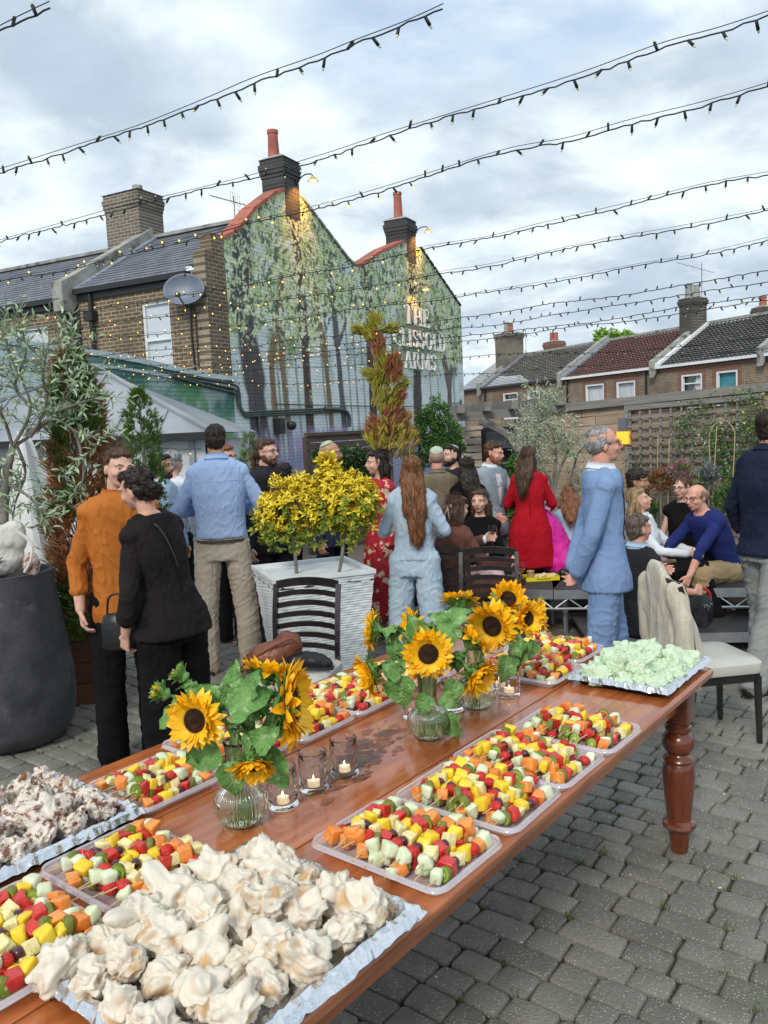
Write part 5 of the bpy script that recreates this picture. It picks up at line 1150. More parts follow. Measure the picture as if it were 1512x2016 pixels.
    if bottom:
        kd, mt = bottom[0], bottom[1]; o = bottom[2] if len(bottom) > 2 else {}
        b = MB()
        if kd == 'trousers':
            ex = o.get('ease', .012); fr = o.get('len', 1.0)
            b.loft([ringT(z, .004+ex*.15) for z in (-.14, -.09, -.05, o.get('waist', .10 if not (top and top[2:] and top[2].get('hem',-.1) < -.03) else -.03))])
            for sd in (1,-1):
                hp, kn, an, ft = legs[sd]; b.cap(hp+V((0,.008*s,.0)), kn, (.084+ex*.5)*s, (.056+ex*.9)*s); en = kn.lerp(an, fr); b.cap(kn, en, (.057+ex*.9)*s, (.046+ex*1.2)*s)
                if sit is None: b.ell(hp+V((0,.035*s,.0)), (.074*s,.066*s,.085*s))
            me = remesh(b, o.get('vox', .012), 3, fold(o.get('amp', .008), 11, 9))
        else:
            hem = o['hem']; rings = []
            L_ = legs
            for i in range(9):
                t = i/8; z = .12-(.12+hem)*t; ex = .02+o.get('flare', .08)*t
                rx_, ry_ = torr(sex, max(-.14, z)); rings.append([hip+V(((rx_+ex)*math.cos(a)*s, (ry_+ex)*math.sin(a)*s*(1+.1*t), z*s)) for a in [2*PI*q/28 for q in range(28)]])
            if sit is None: b.loft(rings)
            else:
                b.loft([ringT(z, .01) for z in (-.12, 0, .1)])
                for sd in (1,-1): hp, kn, an, ft = legs[sd]; b.cap(hp, kn, .105*s, .085*s)
                hp, kn = legs[1][0].lerp(legs[-1][0], .5), legs[1][1].lerp(legs[-1][1], .5); b.cap(hp, kn, .1*s, .085*s)
            me = remesh(b, o.get('vox', .013), 3, fold(.012, 16, 3))
        nm_ = 'trousers' if kd == 'trousers' else 'skirt'; me.name = nm_; me.materials.append(mt); link(nm_, me, e)
    if shoes:
        for sd in (1,-1):
            hp, kn, an, ft = legs[sd]; b = MB(); q = an+V((0,0,-.045*s)); b.cap(q-ft*.045*s, q+ft*.06*s+V((0,0,-.005)), .042*s, .038*s); b.cap(q+ft*.05*s+V((0,0,-.012)), q+ft*.185*s+V((0,0,-.018*s)), .038*s, .022*s); b.box(q+ft*.06*s+V((0,0,-.036*s)), (.07*s,.05*s,.012), Matrix.Rotation(math.atan2(ft.x, -ft.y), 3, 'Z'))
            me = remesh(b, .010, 2); me.name = 'shoe'; me.materials.append(shoes); link('shoe', me, e)
    def seam(name, ps, r, m_, exx=0):
        mb = MB(); P_ = []
        for a, z in ps:
            rx, ry = torr(sex, z); e2 = (.8*(top[2] if len(top) > 2 else {}).get('ease', .014))+(.012 if z < .14 and top[0] in ('jacket','coat') else 0)+.004+exx; a = math.radians(a); c_, s_ = math.cos(a), math.sin(a)
            P_.append(tp((abs(c_)**(2/2.4))*(1 if c_ > 0 else -1)*(rx+e2), (abs(s_)**(2/2.4))*(1 if s_ > 0 else -1)*(ry+e2), z))
        mb.tube(smooth_path(P_, 4), r, 5); mb.build(name, m_, e)
    for x in extra:
        if x[0] == 'seam': seam(*x[1:])
    # extras
    for x in extra:
        if x == 'glasses' or x == 'sunglasses_up':
            mb = MB(); up = .0 if x == 'glasses' else .085; bk = 0 if x == 'glasses' else .045
            for sd in (1,-1):
                mb.tube([hp_(sd*.031+.022*math.cos(a), -.101+bk+.006*abs(math.cos(a)), .006+up+.017*math.sin(a)) for a in [2*PI*i/14 for i in range(15)]], .0022*k, 5); mb.tube([hp_(sd*.053,-.094+bk,.012+up), hp_(sd*.076,-.03+bk,.014+up*.9), hp_(sd*.080,.02+bk,.008+up*.75)], .0022*k, 5)
                if up: mb.ell(hp_(sd*.031,-.10+bk,.006+up), (.021*k,.004,.016*k), HMx, 10, 6)
            mb.tube([hp_(.012,-.101+bk,.010+up), hp_(-.012,-.101+bk,.010+up)], .002*k, 5); o = mb.build('glasses', M('spectacle_frame', (.015,.012,.012), rough=.25), e)
        elif x == 'kippa':
            mb = MB(); rg = []
            for r, z in ((.062,.0),(.060,.006),(.05,.020),(.034,.031),(.016,.036),(.002,.037)): rg.append([hp_(0,.038,.082)+HMx @ Matrix.Rotation(-.42, 3, 'X') @ V((r*1.1*k*math.cos(a), r*1.1*k*math.sin(a), z*k)) for a in [2*PI*i/24 for i in range(24)]])
            mb.loft(rg, caps=False); mb.build('skullcap', M('skullcap_cream', (.62,.66,.55), (.30,.42,.30), 60, .8, bump=.5, bscale=200), e)
        elif x[0] == 'torstrap':
            mb = MB(); P_ = smooth_path([tp(*q) for q in x[1]], 5); mb.tube(P_, .006, 6); mb.build('bag_strap', m_blk, e)
    return dict(e=e, tp=tp, hp=hp_, arms=arms, legs=legs, s=s, R=Matrix.Translation((X, Y, z0)) @ Matrix.Rotation(rz, 4, 'Z'))
def PX(px, Y, py=1000): return atY(px, py, Y).x
m_rust = cloth('rust_shirt', (.40,.12,.018), (.50,.165,.03), 3, .7, bump=.2); m_blks = cloth('black_suiting', (.010,.008,.009), (.018,.014,.015), 5, .8); m_blkt = cloth('black_trouser_cloth', (.003,.003,.004), (.007,.006,.008), 4, .85)
m_lb = cloth('pale_blue_shirt', (.30,.42,.68), (.38,.50,.76), 3, .75, bump=.2); m_beige = cloth('beige_chino', (.42,.36,.29), (.52,.46,.38), 4, .9); m_navy = cloth('navy_cloth', (.012,.018,.045), (.025,.032,.07), 4); m_navk = cloth('dark_navy_shirt', (.010,.014,.034), (.02,.026,.055), 4)
m_chrc = cloth('charcoal_suiting', (.018,.018,.022), (.03,.03,.036), 5); m_denim = cloth('pale_blue_linen', (.36,.47,.58), (.46,.56,.66), 5, .85, bump=.3); m_khaki = cloth('khaki_wool', (.14,.115,.075), (.20,.165,.115), 8); m_grysu = cloth('grey_blue_suiting', (.24,.29,.35), (.32,.37,.43), 9)
m_redc = cloth('crimson_wool', (.36,.004,.012), (.46,.010,.022), 3, .85, bump=.2); m_mag = cloth('magenta_satin', (.50,.012,.22), (.66,.03,.34), 4, .5, bump=.15); m_pinks = cloth('pink_scarf', (.50,.18,.42), (.66,.32,.58), 20, .7)
m_bsuit = cloth('cornflower_suiting', (.17,.265,.46), (.22,.325,.54), 5, .85, bump=.3); m_whsh = cloth('white_shirt', (.62,.66,.72), (.72,.75,.80), 4, .8, bump=.2); m_tieb = M('striped_tie', (.30,.03,.05), (.06,.08,.22), 40, .5, lo=.48, hi=.52); m_tied = M('maroon_tie', (.12,.01,.02), rough=.5)
m_brj = cloth('brown_suede', (.10,.042,.032), (.16,.070,.052), 6, .9); m_tanp = cloth('tan_chino', (.30,.21,.11), (.38,.28,.16), 5); m_gryt = cloth('grey_trouser_cloth', (.22,.23,.22), (.30,.31,.30), 5); m_sky = cloth('sky_shirt', (.36,.50,.66), (.48,.60,.74), 5, .8)
m_flor = M('red_floral_dress', (.42,.008,.02), (.30,.01,.02), 8, .7, col3=(.62,.50,.36), s3=14, t3=(.56,.60)); m_lapd = cloth('cornflower_lapel', (.13,.22,.44), (.17,.27,.50), 5)
m_shoe = M('black_shoe', (.012,.010,.010), rough=.3, coat=.3); m_bshoe = M('brown_shoe', (.05,.028,.018), rough=.4); m_skn = SK['fair']; m_pinkt = M('pink_skirt_cloth', (.62,.42,.42), (.7,.5,.5), 5, .8)
hang = lambda sd, out=.14, fwd=0, fb=.25, curl=.5: ((out*sd, fwd, -1), (.05*sd, -fb, -1), (-.02*sd, -.2, -1), curl)
# 1 man in orange shirt
person('man in a rust orange shirt, cheek to cheek with the woman in black', PX(233,4.6), 4.6, 1.80, 24, skin='fair', hair='short', hc='brown', head=(15, 4, 6),
   armL=((.25,.10,-1), (-.5,-1,.12), (-.75,-.6,-.05), .35, (0,0,-1)), armR=((-.22,.12,-1), (-.02,-.32,-1), (.05,-.1,-1), .45), top=('shirt', m_rust, dict(hem=-.17, sleeve=.78, ease=.022, r0=.062, r1=.052, vox=.009, amp=.010, collar=m_rust)), bottom=('trousers', m_blkt, dict(ease=.03, amp=.008)), shoes=m_shoe, extra=(('seam','placket',[(268,.48),(268,.3),(268,.1),(268,-.12)],.004,m_rust),('seam','pocket',[(300,.34),(318,.34)],.003,m_rust)), vox=.0065, legL=((.04,-.02,-1),(0,.02,-1)), legR=((-.06,0,-1),(-.02,.02,-1),(-.75,-1,0)))
# 2 woman in black
w2 = person('woman in a black jacket with a low dark bun, back turned, at the left', PX(320,4.15), 4.15, 1.74, 236, sex='f', hair='bun', hc='dark', lean=6, side=5, head=(12, 4, 6),
   armL=((.20,.12,-1), (-.06,-.30,-1), (-.15,-.35,-1), .55), armR=((-.3,-.9,-.25), (.4,-1,.1), (.5,-1,0), .5), top=('jacket', m_blks, dict(hem=-.10, sleeve=.80, ease=.022, flare=.10, vox=.009, amp=.007, r0=.062, r1=.060)), bottom=('trousers', m_blkt, dict(ease=.045, amp=.010, waist=.12)), shoes=m_shoe, vox=.0065, extra=('sunglasses_up', ('seam','back_seam',[(90,.46),(90,.3),(90,.1),(90,-.06)],.0022,m_blkt), ('torstrap', [(.07,.02,.50),(.05,.10,.46),(.02,.125,.35),(.0,.13,.24)])))
hb = w2['R'] @ w2['tp'](.13, -.24, -.02)
e = empty('handbag', tuple(hb), 0, 'small black leather handbag held at the hip between the orange shirt and black jacket', 'handbag')
mb = MB(); mb.loft([[V((w_*math.cos(a), d*math.sin(a), z)) for a in [2*PI*k/20 for k in range(20)]] for (w_, d, z) in ((.09,.035,-.16),(.10,.045,-.15),(.095,.045,-.02),(.08,.03,.02),(.05,.02,.03))]); mb.build('bag_body', M('black_leather', ()), e)
mb = MB(); mb.tube(smooth_path([V((-.06,0,.02)), V((-.04,0,.12)), V((.04,0,.12)), V((.06,0,.02))], 5), .006); mb.build('handle', M('black_leather', ()), e)
# 3..9 middle left group
person('bearded man in a light blue shirt, in profile behind the woman in black', PX(322,7.4), 7.4, 1.70, 70, skin='tan', hair='short', hc='dark', beard='dark', top=('shirt', m_sky, dict(collar=m_sky)), bottom=('trousers', m_chrc), shoes=m_shoe, vox=.009)
person('person with white hair half hidden behind the bearded man', PX(345,7.9), 7.9, 1.71, 150, skin='fair', hair='curly', hc='grey', top=('shirt', m_whsh), bottom=('trousers', m_chrc), shoes=m_shoe, vox=.010)
person('broad man in pale blue shirt and beige chinos, back to camera, arms folded', PX(433,6.3), 6.3, 1.94, 186, hair='short', hc='dark', skin='tan', head=(0,6,0), extra=(('seam','yoke_seam',[(20,.39),(55,.40),(90,.40),(125,.40),(160,.39)],.0022,m_lb),('seam','belt',[(0,-.0),(45,-.005),(90,-.005),(135,-.005),(180,-.0)],.012,m_bshoe)), armL=((.45,-.18,-1), (-.75,-.75,-.0), (-1,-.2,0), .4), armR=((-.45,-.18,-1), (.75,-.75,-.05), (1,-.2,0), .4),
   top=('shirt', m_lb, dict(hem=.01, ease=.030, r0=.066, r1=.056, vox=.010, amp=.008, collar=m_lb)), bottom=('trousers', m_beige, dict(ease=.026, amp=.009, vox=.010, waist=.07)), shoes=m_bshoe, legL=((.10,0,-1),(.03,.02,-1)), legR=((-.10,0,-1),(-.03,.02,-1)))
person('red haired man in glasses peeping past the pale blue shirt', PX(446,7.3), 7.3, 1.76, 60, hair='short', hc='ginger', skin='rosy', extra=('glasses',), top=('shirt', m_sky), bottom=('trousers', m_chrc), shoes=m_shoe, vox=.010, group=None)
person('bearded man with tied back hair, dark suit and maroon tie', PX(528,7.0), 7.0, 1.80, 42, hair='ponytail', hc='brown', beard='brown', extra=('glasses',), head=(22,0,0), top=('jacket', m_chrc, dict(hem=-.14, inner=cloth('slate_shirt', (.08,.09,.10), (.12,.13,.14)), tie=m_tied, lapel=m_blks, collar=m_chrc)), bottom=('trousers', m_chrc, dict(ease=.025)), shoes=m_shoe)
person('curly haired person in a dusky pink top behind the yellow shrub', PX(563,8.0), 8.0, 1.56, -40, sex='f', hair='curly', hc='dark', skin='rosy', top=('shirt', cloth('dusky_pink', (.30,.13,.14), (.38,.18,.19))), bottom=('trousers', m_blkt), shoes=m_shoe, vox=.010)
person('shaven headed man in a navy suit and cream skullcap, facing right', PX(650,7.4), 7.4, 1.75, 55, hair='bald', hc='stubble', skin='tan', beard='dark', extra=('kippa',), head=(30,4,0), top=('jacket', m_navy, dict(hem=-.14, inner=m_navy, collar=m_navy)), bottom=('trousers', m_navy), shoes=m_shoe)
person('woman in a red floral dress with long dark wavy hair, facing left', PX(752,7.1), 7.1, 1.68, -62, sex='f', hair='halfup', hc='dark', skin='fair', head=(-15,2,0), armR=((-.2,-.25,-1), (.3,-1,.25), (0,-1,.3), .4), top=('dress', m_flor, dict(hem=-.12, ease=.015, r0=.058, r1=.052)), bottom=('skirt', m_flor, dict(hem=.72, flare=.08)), shoes=m_shoe)
person('woman in a pale blue jumpsuit with very long auburn hair, seen from behind', PX(812,5.95), 5.95, 1.66, 168, sex='f', hair='long', hc='auburn', hlen=.62, head=(18,0,0), gest=None, armL=((.38,-.1,-1), (.10,-1,-.1), (-.1,-1,0), .4), armR=((-.38,-.05,-1), (.3,-.9,-.2), (.2,-1,-.1), .4),
   top=('suit', m_denim, dict(hem=-.02, ease=.024, r0=.062, r1=.050, vox=.010, amp=.010, collar=m_denim, sleeve=.92)), bottom=('trousers', m_denim, dict(ease=.040, amp=.011, vox=.010, waist=.14)), shoes=M('grey_boot', (.2,.19,.18), rough=.6), legL=((.10,-.05,-1),(.03,.05,-1)), legR=((-.08,.05,-1),(-.03,0,-1)))
person('bald man in a khaki jacket and cream skullcap, seen from behind', PX(864,7.6), 7.6, 1.64, 172, hair='bald', hc='stubble', skin='rosy', extra=('kippa',), top=('jacket', m_khaki, dict(hem=-.16, collar=m_khaki, ease=.03)), bottom=('trousers', m_chrc), shoes=m_shoe)
person('dark bearded man in a skullcap facing left beside the khaki jacket', PX(896,8.2), 8.2, 1.64, -60, hair='short', hc='dark', beard='dark', extra=('kippa',), top=('jacket', m_chrc, dict(inner=m_whsh)), bottom=('trousers', m_chrc), shoes=m_shoe, vox=.010)
person('woman with long straight black hair in a black dress, seen from behind', PX(922,7.5), 7.5, 1.56, 195, sex='f', hair='long', hc='dark', top=('dress', m_blkt, dict(ease=.02)), bottom=('skirt', m_blkt, dict(hem=.6, flare=.06)), shoes=m_shoe, vox=.010)
person('bearded man in a grey blue suit raising a bite to his mouth', PX(968,8.0), 8.0, 1.66, 38, hair='short', hc='brown', beard='ginger', skin='rosy', head=(20,12,0), armL=((.3,-.5,-1), (-.35,-.55,1), (-.3,-.5,.8), .9), armR=((-.2,0,-1), (.2,-.9,-.5), (0,-1,-.3), .5), top=('jacket', m_grysu, dict(hem=-.16, inner=m_whsh, lapel=m_grysu, buttons=1, collar=m_whsh)), bottom=('trousers', m_grysu), shoes=m_shoe)
# seated pair
m14 = person('seated woman in brown suede jacket with a bow in her dark hair', PX(884,6.35), 6.35, 1.66, 128, sex='f', hair='halfup', hc='brown', sit=.47, lean=6, armL=((.1,-.9,-.5), (-.2,-1,.12), (0,-1,.1), .6), armR=((-.4,-.5,-1), (-.2,-1,-.1), (0,-1,0), .4), top=('jacket', m_brj, dict(hem=-.12, ease=.03, r0=.066, r1=.052, amp=.012, sleeve=.95, cuffs=m_whsh)), bottom=('trousers', m_brj, dict(ease=.03)), shoes=m_shoe, legL=((.12,-1,0),(0,.1,-1)), legR=((-.12,-1,0),(0,.1,-1)))
mb = MB()
for sd in (1,-1):
    mb.loft([[m14['hp'](sd*x, y, z+q) for x, y, q in ((0+w_,.115,.008),(0+w_,.115,-.008),(0+w_,.125,0))] for w_, z in ((.002,.02),(.03,.035),(.05,.02),(.03,.008))]); mb.tube([m14['hp'](0,.118,.015), m14['hp'](sd*.02,.125,-.04), m14['hp'](sd*.035,.12,-.09)], [.005,.006,.002], 5)
mb.build('hair_bow', M('beige_ribbon', (.55,.38,.30), rough=.6), m14['e'])
m15 = person('seated woman in black facing the camera, brown hair, behind the slatted chair', PX(945,7.2), 7.2, 1.66, -8, sex='f', hair='halfup', hc='brown', sit=.44, head=(-14,0,0), armL=((.15,-.4,-1), (-.5,-1,.15), (-.6,-.8,.1), .5), armR=((-.2,-.2,-1), (.5,-1,0), (.6,-.8,0), .4), top=('top', m_blkt, dict(hem=-.1, ease=.016)), bottom=('skirt', m_pinkt, dict(hem=.3)), shoes=m_shoe, legL=((.08,-1,.0),(.0,.05,-1)), legR=((-.08,-1,.0),(0,.05,-1)), vox=.008)
hp_w = m14['R'] @ (m14['arms'][1][2]+m14['arms'][1][3]*.11); wine(tuple(hp_w+V((.0,0,-.10))), 'wine glass held up by the woman in the brown jacket')
t_ = empty('cafe_chair', (m15['e'].location.x, 7.25, 0), 0, 'dark stool chair under the seated woman in black', 'chair'); mb = MB(); mb.box((0,0,.43), (.44,.42,.05)); mb.build('seat', m_cream, t_, smooth=False)
for sx in (-1,1):
    for sy in (-1,1): mb = MB(); mb.tube([(sx*.19,sy*.18,.41),(sx*.2,sy*.19,0)], .016, 6); mb.build('leg', m_blk, t_)
person('woman in a long crimson coat with long brown hair, seen from behind', PX(1043,7.8), 7.8, 1.62, 172, sex='f', hair='long', hc='brown', extra=(('seam','back_seam',[(90,.40),(90,.2),(90,0),(90,-.14)],.003,M('crimson_seam', (.20,.002,.006), rough=.9)),), head=(-25,2,0), armL=((.30,-.25,-1), (-.25,-1,-.1), (-.5,-.9,0), .5), armR=((-.34,-.2,-1), (.1,-1,-.3), (.2,-1,-.2), .5), top=('coat', m_redc, dict(hem=-.44, ease=.022, flare=.12, r0=.066, r1=.056, vox=.012, amp=.008)), bottom=('trousers', m_blkt), shoes=m_shoe)
# magenta woman on the stage
m18 = person('seated woman in a magenta dress and pink head scarf, bent forward', PX(1112,7.8), 7.8, 1.64, -120, z0=0, sex='f', skin='tan', hair=None, sit=SZ, lean=32, head=(-10,20,0), armL=((.2,-.7,-1), (.0,-.6,-1), (0,-.5,-1), .4), armR=((-.2,-.6,-1), (0,-.7,-.9), (0,-.5,-1), .4), top=('dress', m_mag, dict(hem=-.14, ease=.035, r0=.07, r1=.06, amp=.012)), bottom=('skirt', m_mag, dict(hem=.3)), shoes=m_shoe, legL=((.1,-1,0),(.0,.0,-1)), legR=((-.1,-1,0),(0,0,-1)))
b = MB(); HH = m18['hp']; b.ell(HH(0,.025,.04), (.082,.10,.08)); b.ell(HH(0,.05,-.02), (.07,.06,.06)); b.cap(HH(.0,.10,-.02), HH(.03,.16,-.10), .03, .02); b.cap(HH(.03,.16,-.10), HH(.02,.16,-.22), .024, .02)
me = remesh(b, .007, 2, lambda p, n: .004*math.sin(p.z*160+p.x*60+3*noise.noise(p*12))); me.materials.append(m_pinks); link('head_scarf', me, m18['e'])
person('brown haired woman seated behind the magenta dress', PX(1122,8.1), 8.1, 1.62, 170, sex='f', hair='long', hc='ginger', sit=.38, lean=10, head=(0,20,0), top=('top', m_sky), bottom=('trousers', m_blkt), shoes=m_shoe, legL=((.1,-1,0),(.0,.0,-1)), legR=((-.1,-1,0),(0,0,-1)), vox=.010)
# blue suit man
m20 = person('grey haired man in a pale blue suit walking right, hands clasped behind him', PX(1188,4.95,1000), 4.95, 1.79, 84, hair='receding', hc='grey', skin='rosy', extra=('glasses',('seam','pocket_flap',[(196,.015),(215,.02),(238,.0)],.005,m_lapd),('seam','side_seam',[(172,.40),(168,.2),(165,.0),(165,-.14)],.0025,m_lapd)), head=(6,-2,0), lean=-1, thin=.87,
   armL=((.06,.30,-1), (-.30,.34,-1), (-.6,.1,-.8), .8, (0,1,0)), armR=((-.10,.32,-1), (.32,.36,-1), (.7,.1,-.7), .8, (0,1,0)), top=('jacket', m_bsuit, dict(hem=-.16, flare=.09, ease=.020, r0=.063, r1=.052, vox=.009, amp=.006, inner=m_whsh, tie=m_tieb, lapel=m_lapd, buttons=1, collar=m_whsh)), bottom=('trousers', m_bsuit, dict(ease=.026, amp=.009, vox=.009)), shoes=m_bshoe, vox=.0065, legL=((.02,-.16,-1),(.0,.10,-1)), legR=((-.02,.10,-1),(0,.30,-1)))
# seated group right
sitl = dict(shoes=m_shoe)
person('curly dark haired man seated behind the pale blue suit', PX(1236,7.9), 7.9, 1.74, 60, hair='curly', hc='dark', skin='tan', sit=.44, lean=6, top=('jacket', m_grysu), bottom=('trousers', m_chrc), legL=((.1,-1,0),(0,0,-1)), legR=((-.1,-1,0),(0,0,-1)), vox=.010, **sitl)
person('smiling blonde woman in a white shirt seated with hands around her knees', PX(1282,7.0), 7.0, 1.66, 62, sex='f', hair='long', hc='blonde', sit=.40, lean=-10, head=(8,-8,0), armL=((.05,-.7,-.7), (-.1,-1,-.3), (-.3,-1,0), .6), armR=((-.1,-.6,-.8), (.25,-1,-.1), (.4,-.9,0), .6), top=('shirt', m_whsh, dict(collar=m_whsh, ease=.02)), bottom=('trousers', m_blkt, dict(ease=.03)), legL=((.08,-1,.35),(.0,-.35,-1)), legR=((-.08,-1,.3),(0,-.3,-1)), vox=.008, **sitl)
person('woman in round glasses and a black square necked dress, hair in a bun', PX(1345,7.7), 7.7, 1.68, -30, sex='f', hair='highbun', hc='brown', extra=('glasses',), sit=.42, head=(-22,2,0), armL=((.2,.1,-1), (.0,-.5,-1), (0,-.5,-1), .4), armR=((-.2,-.1,-1), (.2,-.8,-.5), (0,-1,0), .4), top=('top', m_blkt, dict(hem=-.1, sleeve=0, ease=.010)), bottom=('skirt', m_blkt, dict(hem=.3)), legL=((.1,-1,0),(0,0,-1)), legR=((-.1,-1,0),(0,0,-1)), vox=.008, **sitl)
person('greying man in a dark suit seated low behind the linen jacket', PX(1250,6.25), 6.25, 1.74, 118, hair='short', hc='saltpep', skin='rosy', sit=.19, lean=2, head=(-6,-4,0), armL=((.1,-.7,-.7), (.05,-1,.05), (0,-1,0), .5), armR=((-.1,-.6,-1), (.0,-1,-.2), (0,-1,0), .5), top=('jacket', m_chrc, dict(hem=-.12, inner=m_sky, collar=m_sky, sleeve=.72)), bottom=('trousers', m_chrc, dict(ease=.03)), legL=((.12,-1,.35),(0,-.5,-1)), legR=((-.12,-1,.30),(0,-.5,-1)), vox=.008, **sitl)
person('bald man in glasses and navy sweater leaning forward on the stage', PX(1428,7.0), 7.0, 1.76, -68, hair='fringe', hc='stubble', skin='rosy', extra=('glasses',), sit=SZ, lean=28, head=(6,-18,0), armL=((.05,-.8,-.7), (.0,-.6,-1), (0,-.6,-1), .5), armR=((-.08,-.8,-.8), (.0,-.5,-1), (0,-.5,-1), .5), top=('shirt', cloth('navy_knit', (.012,.02,.10), (.02,.03,.15), 5), dict(hem=-.08, ease=.02, sleeve=.72)), bottom=('trousers', m_tanp, dict(ease=.036, len=.62, amp=.012)), legL=((.15,-1,.10),(.0,.25,-1)), legR=((-.15,-1,.05),(0,.30,-1)), vox=.008)
person('man in a dark navy shirt and grey trousers walking off at the right edge', PX(1512,5.35,1000), 5.35, 1.84, 118, hair='short', hc='dark', skin='rosy', head=(10,0,0), armL=((.25,.05,-1), (.0,-.5,-1), (0,-.3,-1), .5), armR=((-.30,-.35,-1), (.0,-.9,-.6), (0,-1,-.2), .5), top=('shirt', m_navk, dict(hem=-.10, ease=.032, r0=.068, r1=.056, vox=.010, amp=.009, sleeve=.8, collar=m_navk)), bottom=('trousers', m_gryt, dict(ease=.030, amp=.010, vox=.010)), shoes=m_shoe, legL=((.0,-.20,-1),(.0,.05,-1)), legR=((.0,.22,-1),(0,.42,-1)))
# ------------------------------------------------------------------ foliage helpers
def rdir(up=0.0):
    v = V((random.gauss(0,1), random.gauss(0,1), random.gauss(0,1)+up)); return v.normalized() if v.length > 1e-3 else V((0,0,1))
def leaf(mb, p, d, L_, W_, mi=0, fold=.25, n=None, curl=.15):
    d = V(d).normalized(); n = V(n) if n is not None else rdir(.6)
    s = d.cross(n)
    if s.length < 1e-3: s = d.orthogonal()
    s.normalize(); n = s.cross(d)
    p = V(p); a = p+d*L_*.35; b = p+d*L_*.72-n*L_*curl*.3; t = p+d*L_-n*L_*curl
    u = n*W_*fold
    mb.add([p, a+s*W_*.5+u, b+s*W_*.38+u*.7, t, b-s*W_*.38+u*.7, a-s*W_*.5+u, a, b], [(0,1,6), (0,6,5), (6,1,2,7), (5,6,7,4), (7,2,3), (4,7,3)], mi)
def qleaf(mb, p, d, L_, W_, mi=0, n=None):
    d = V(d).normalized(); n = V(n) if n is not None else rdir(.5); s = d.cross(n)
    if s.length < 1e-3: s = d.orthogonal()
    s.normalize(); p = V(p)
    mb.add([p, p+d*L_*.45+s*W_*.5, p+d*L_, p+d*L_*.45-s*W_*.5], [(0,1,2,3)], mi)
def sprig(lm, wm, p, d, ln, nl, L_, W_, spread=.9, droop=.15, quad=False, r=.003, mi=0):
    p = V(p); d = V(d).normalized(); pts = []; side = d.orthogonal().normalized()
    for i in range(6):
        pts.append(p.copy()); d = (d+V((rnd(-.12,.12), rnd(-.12,.12), -droop*.3+rnd(-.08,.1)))).normalized(); p = p+d*ln/5
    if wm is not None: wm.tube(pts, [r*(1-.12*i) for i in range(6)], 4, caps=False)
    for k in range(nl):
        t = (k+.7)/nl*4.99; i = int(t); q = pts[i].lerp(pts[i+1], t-i); dd = (pts[i+1]-pts[i]).normalized()
        a = k*2.4+rnd(-.4,.4); o = dd.orthogonal().normalized(); o2 = dd.cross(o); out = o*math.cos(a)+o2*math.sin(a)
        f = qleaf if quad else leaf
        f(lm, q, dd*.6+out*spread, L_*rnd(.7,1.15), W_*rnd(.8,1.1), mi)
def mleaf(name, a, b, c3=None, rough=.5, t=.12):
    m = M(name, a, b, 3, rough, island=.75, col3=c3, s3=1.5, t3=(.45,.6)); bb = m.node_tree.nodes['Principled BSDF']
    bb.inputs['Transmission Weight'].default_value = 0; bb.inputs['Subsurface Weight'].default_value = 0
    return m
m_bark = M('olive_bark', (.13,.12,.10), (.24,.22,.19), 12, .9, bump=.8, bscale=30)
m_olive = mleaf('olive_leaf', (.15,.25,.12), (.48,.60,.40)); m_olive2 = mleaf('silver_olive_leaf', (.22,.28,.16), (.52,.58,.42))
m_brownc = mleaf('dry_conifer', (.24,.085,.03), (.52,.24,.11), (.10,.08,.03)); m_greenc = mleaf('green_conifer', (.03,.09,.012), (.14,.24,.035))
m_gold = mleaf('golden_conifer', (.20,.24,.02), (.48,.42,.05)); m_dkl = mleaf('dark_leaf', (.012,.04,.012), (.05,.11,.03)); m_mid = mleaf('mid_leaf', (.03,.10,.02), (.12,.24,.05))
m_redl = mleaf('red_leaf', (.16,.02,.015), (.34,.06,.04)); m_pinkf = M('pink_flower', (.5,.08,.2), (.65,.2,.4), 5, .6, island=.8); m_lilac = M('lilac_flower', (.25,.15,.38), (.4,.28,.55), 5, .6, island=.8)
m_yelf = mleaf('yellow_leaf', (.62,.44,.01), (.90,.76,.06)); m_varg = mleaf('variegated_leaf', (.05,.13,.01), (.40,.42,.05))
def plant(name, loc, label, cat, trunk=None, crown=None, group=None, tname='trunk', cname='foliage', tm=None):
    e = empty(name, loc, 0, label, cat, group); L0 = V(loc)
    for mb, nm_, m_ in ((trunk, tname, tm or m_bark), (crown, cname, None)):
        if mb is None: continue
        mb[0].v = [tuple(V(v)-L0) for v in mb[0].v]; mb[0].build(nm_, mb[1], e, smooth=True if nm_ == tname else False, recalc=False)
    return e
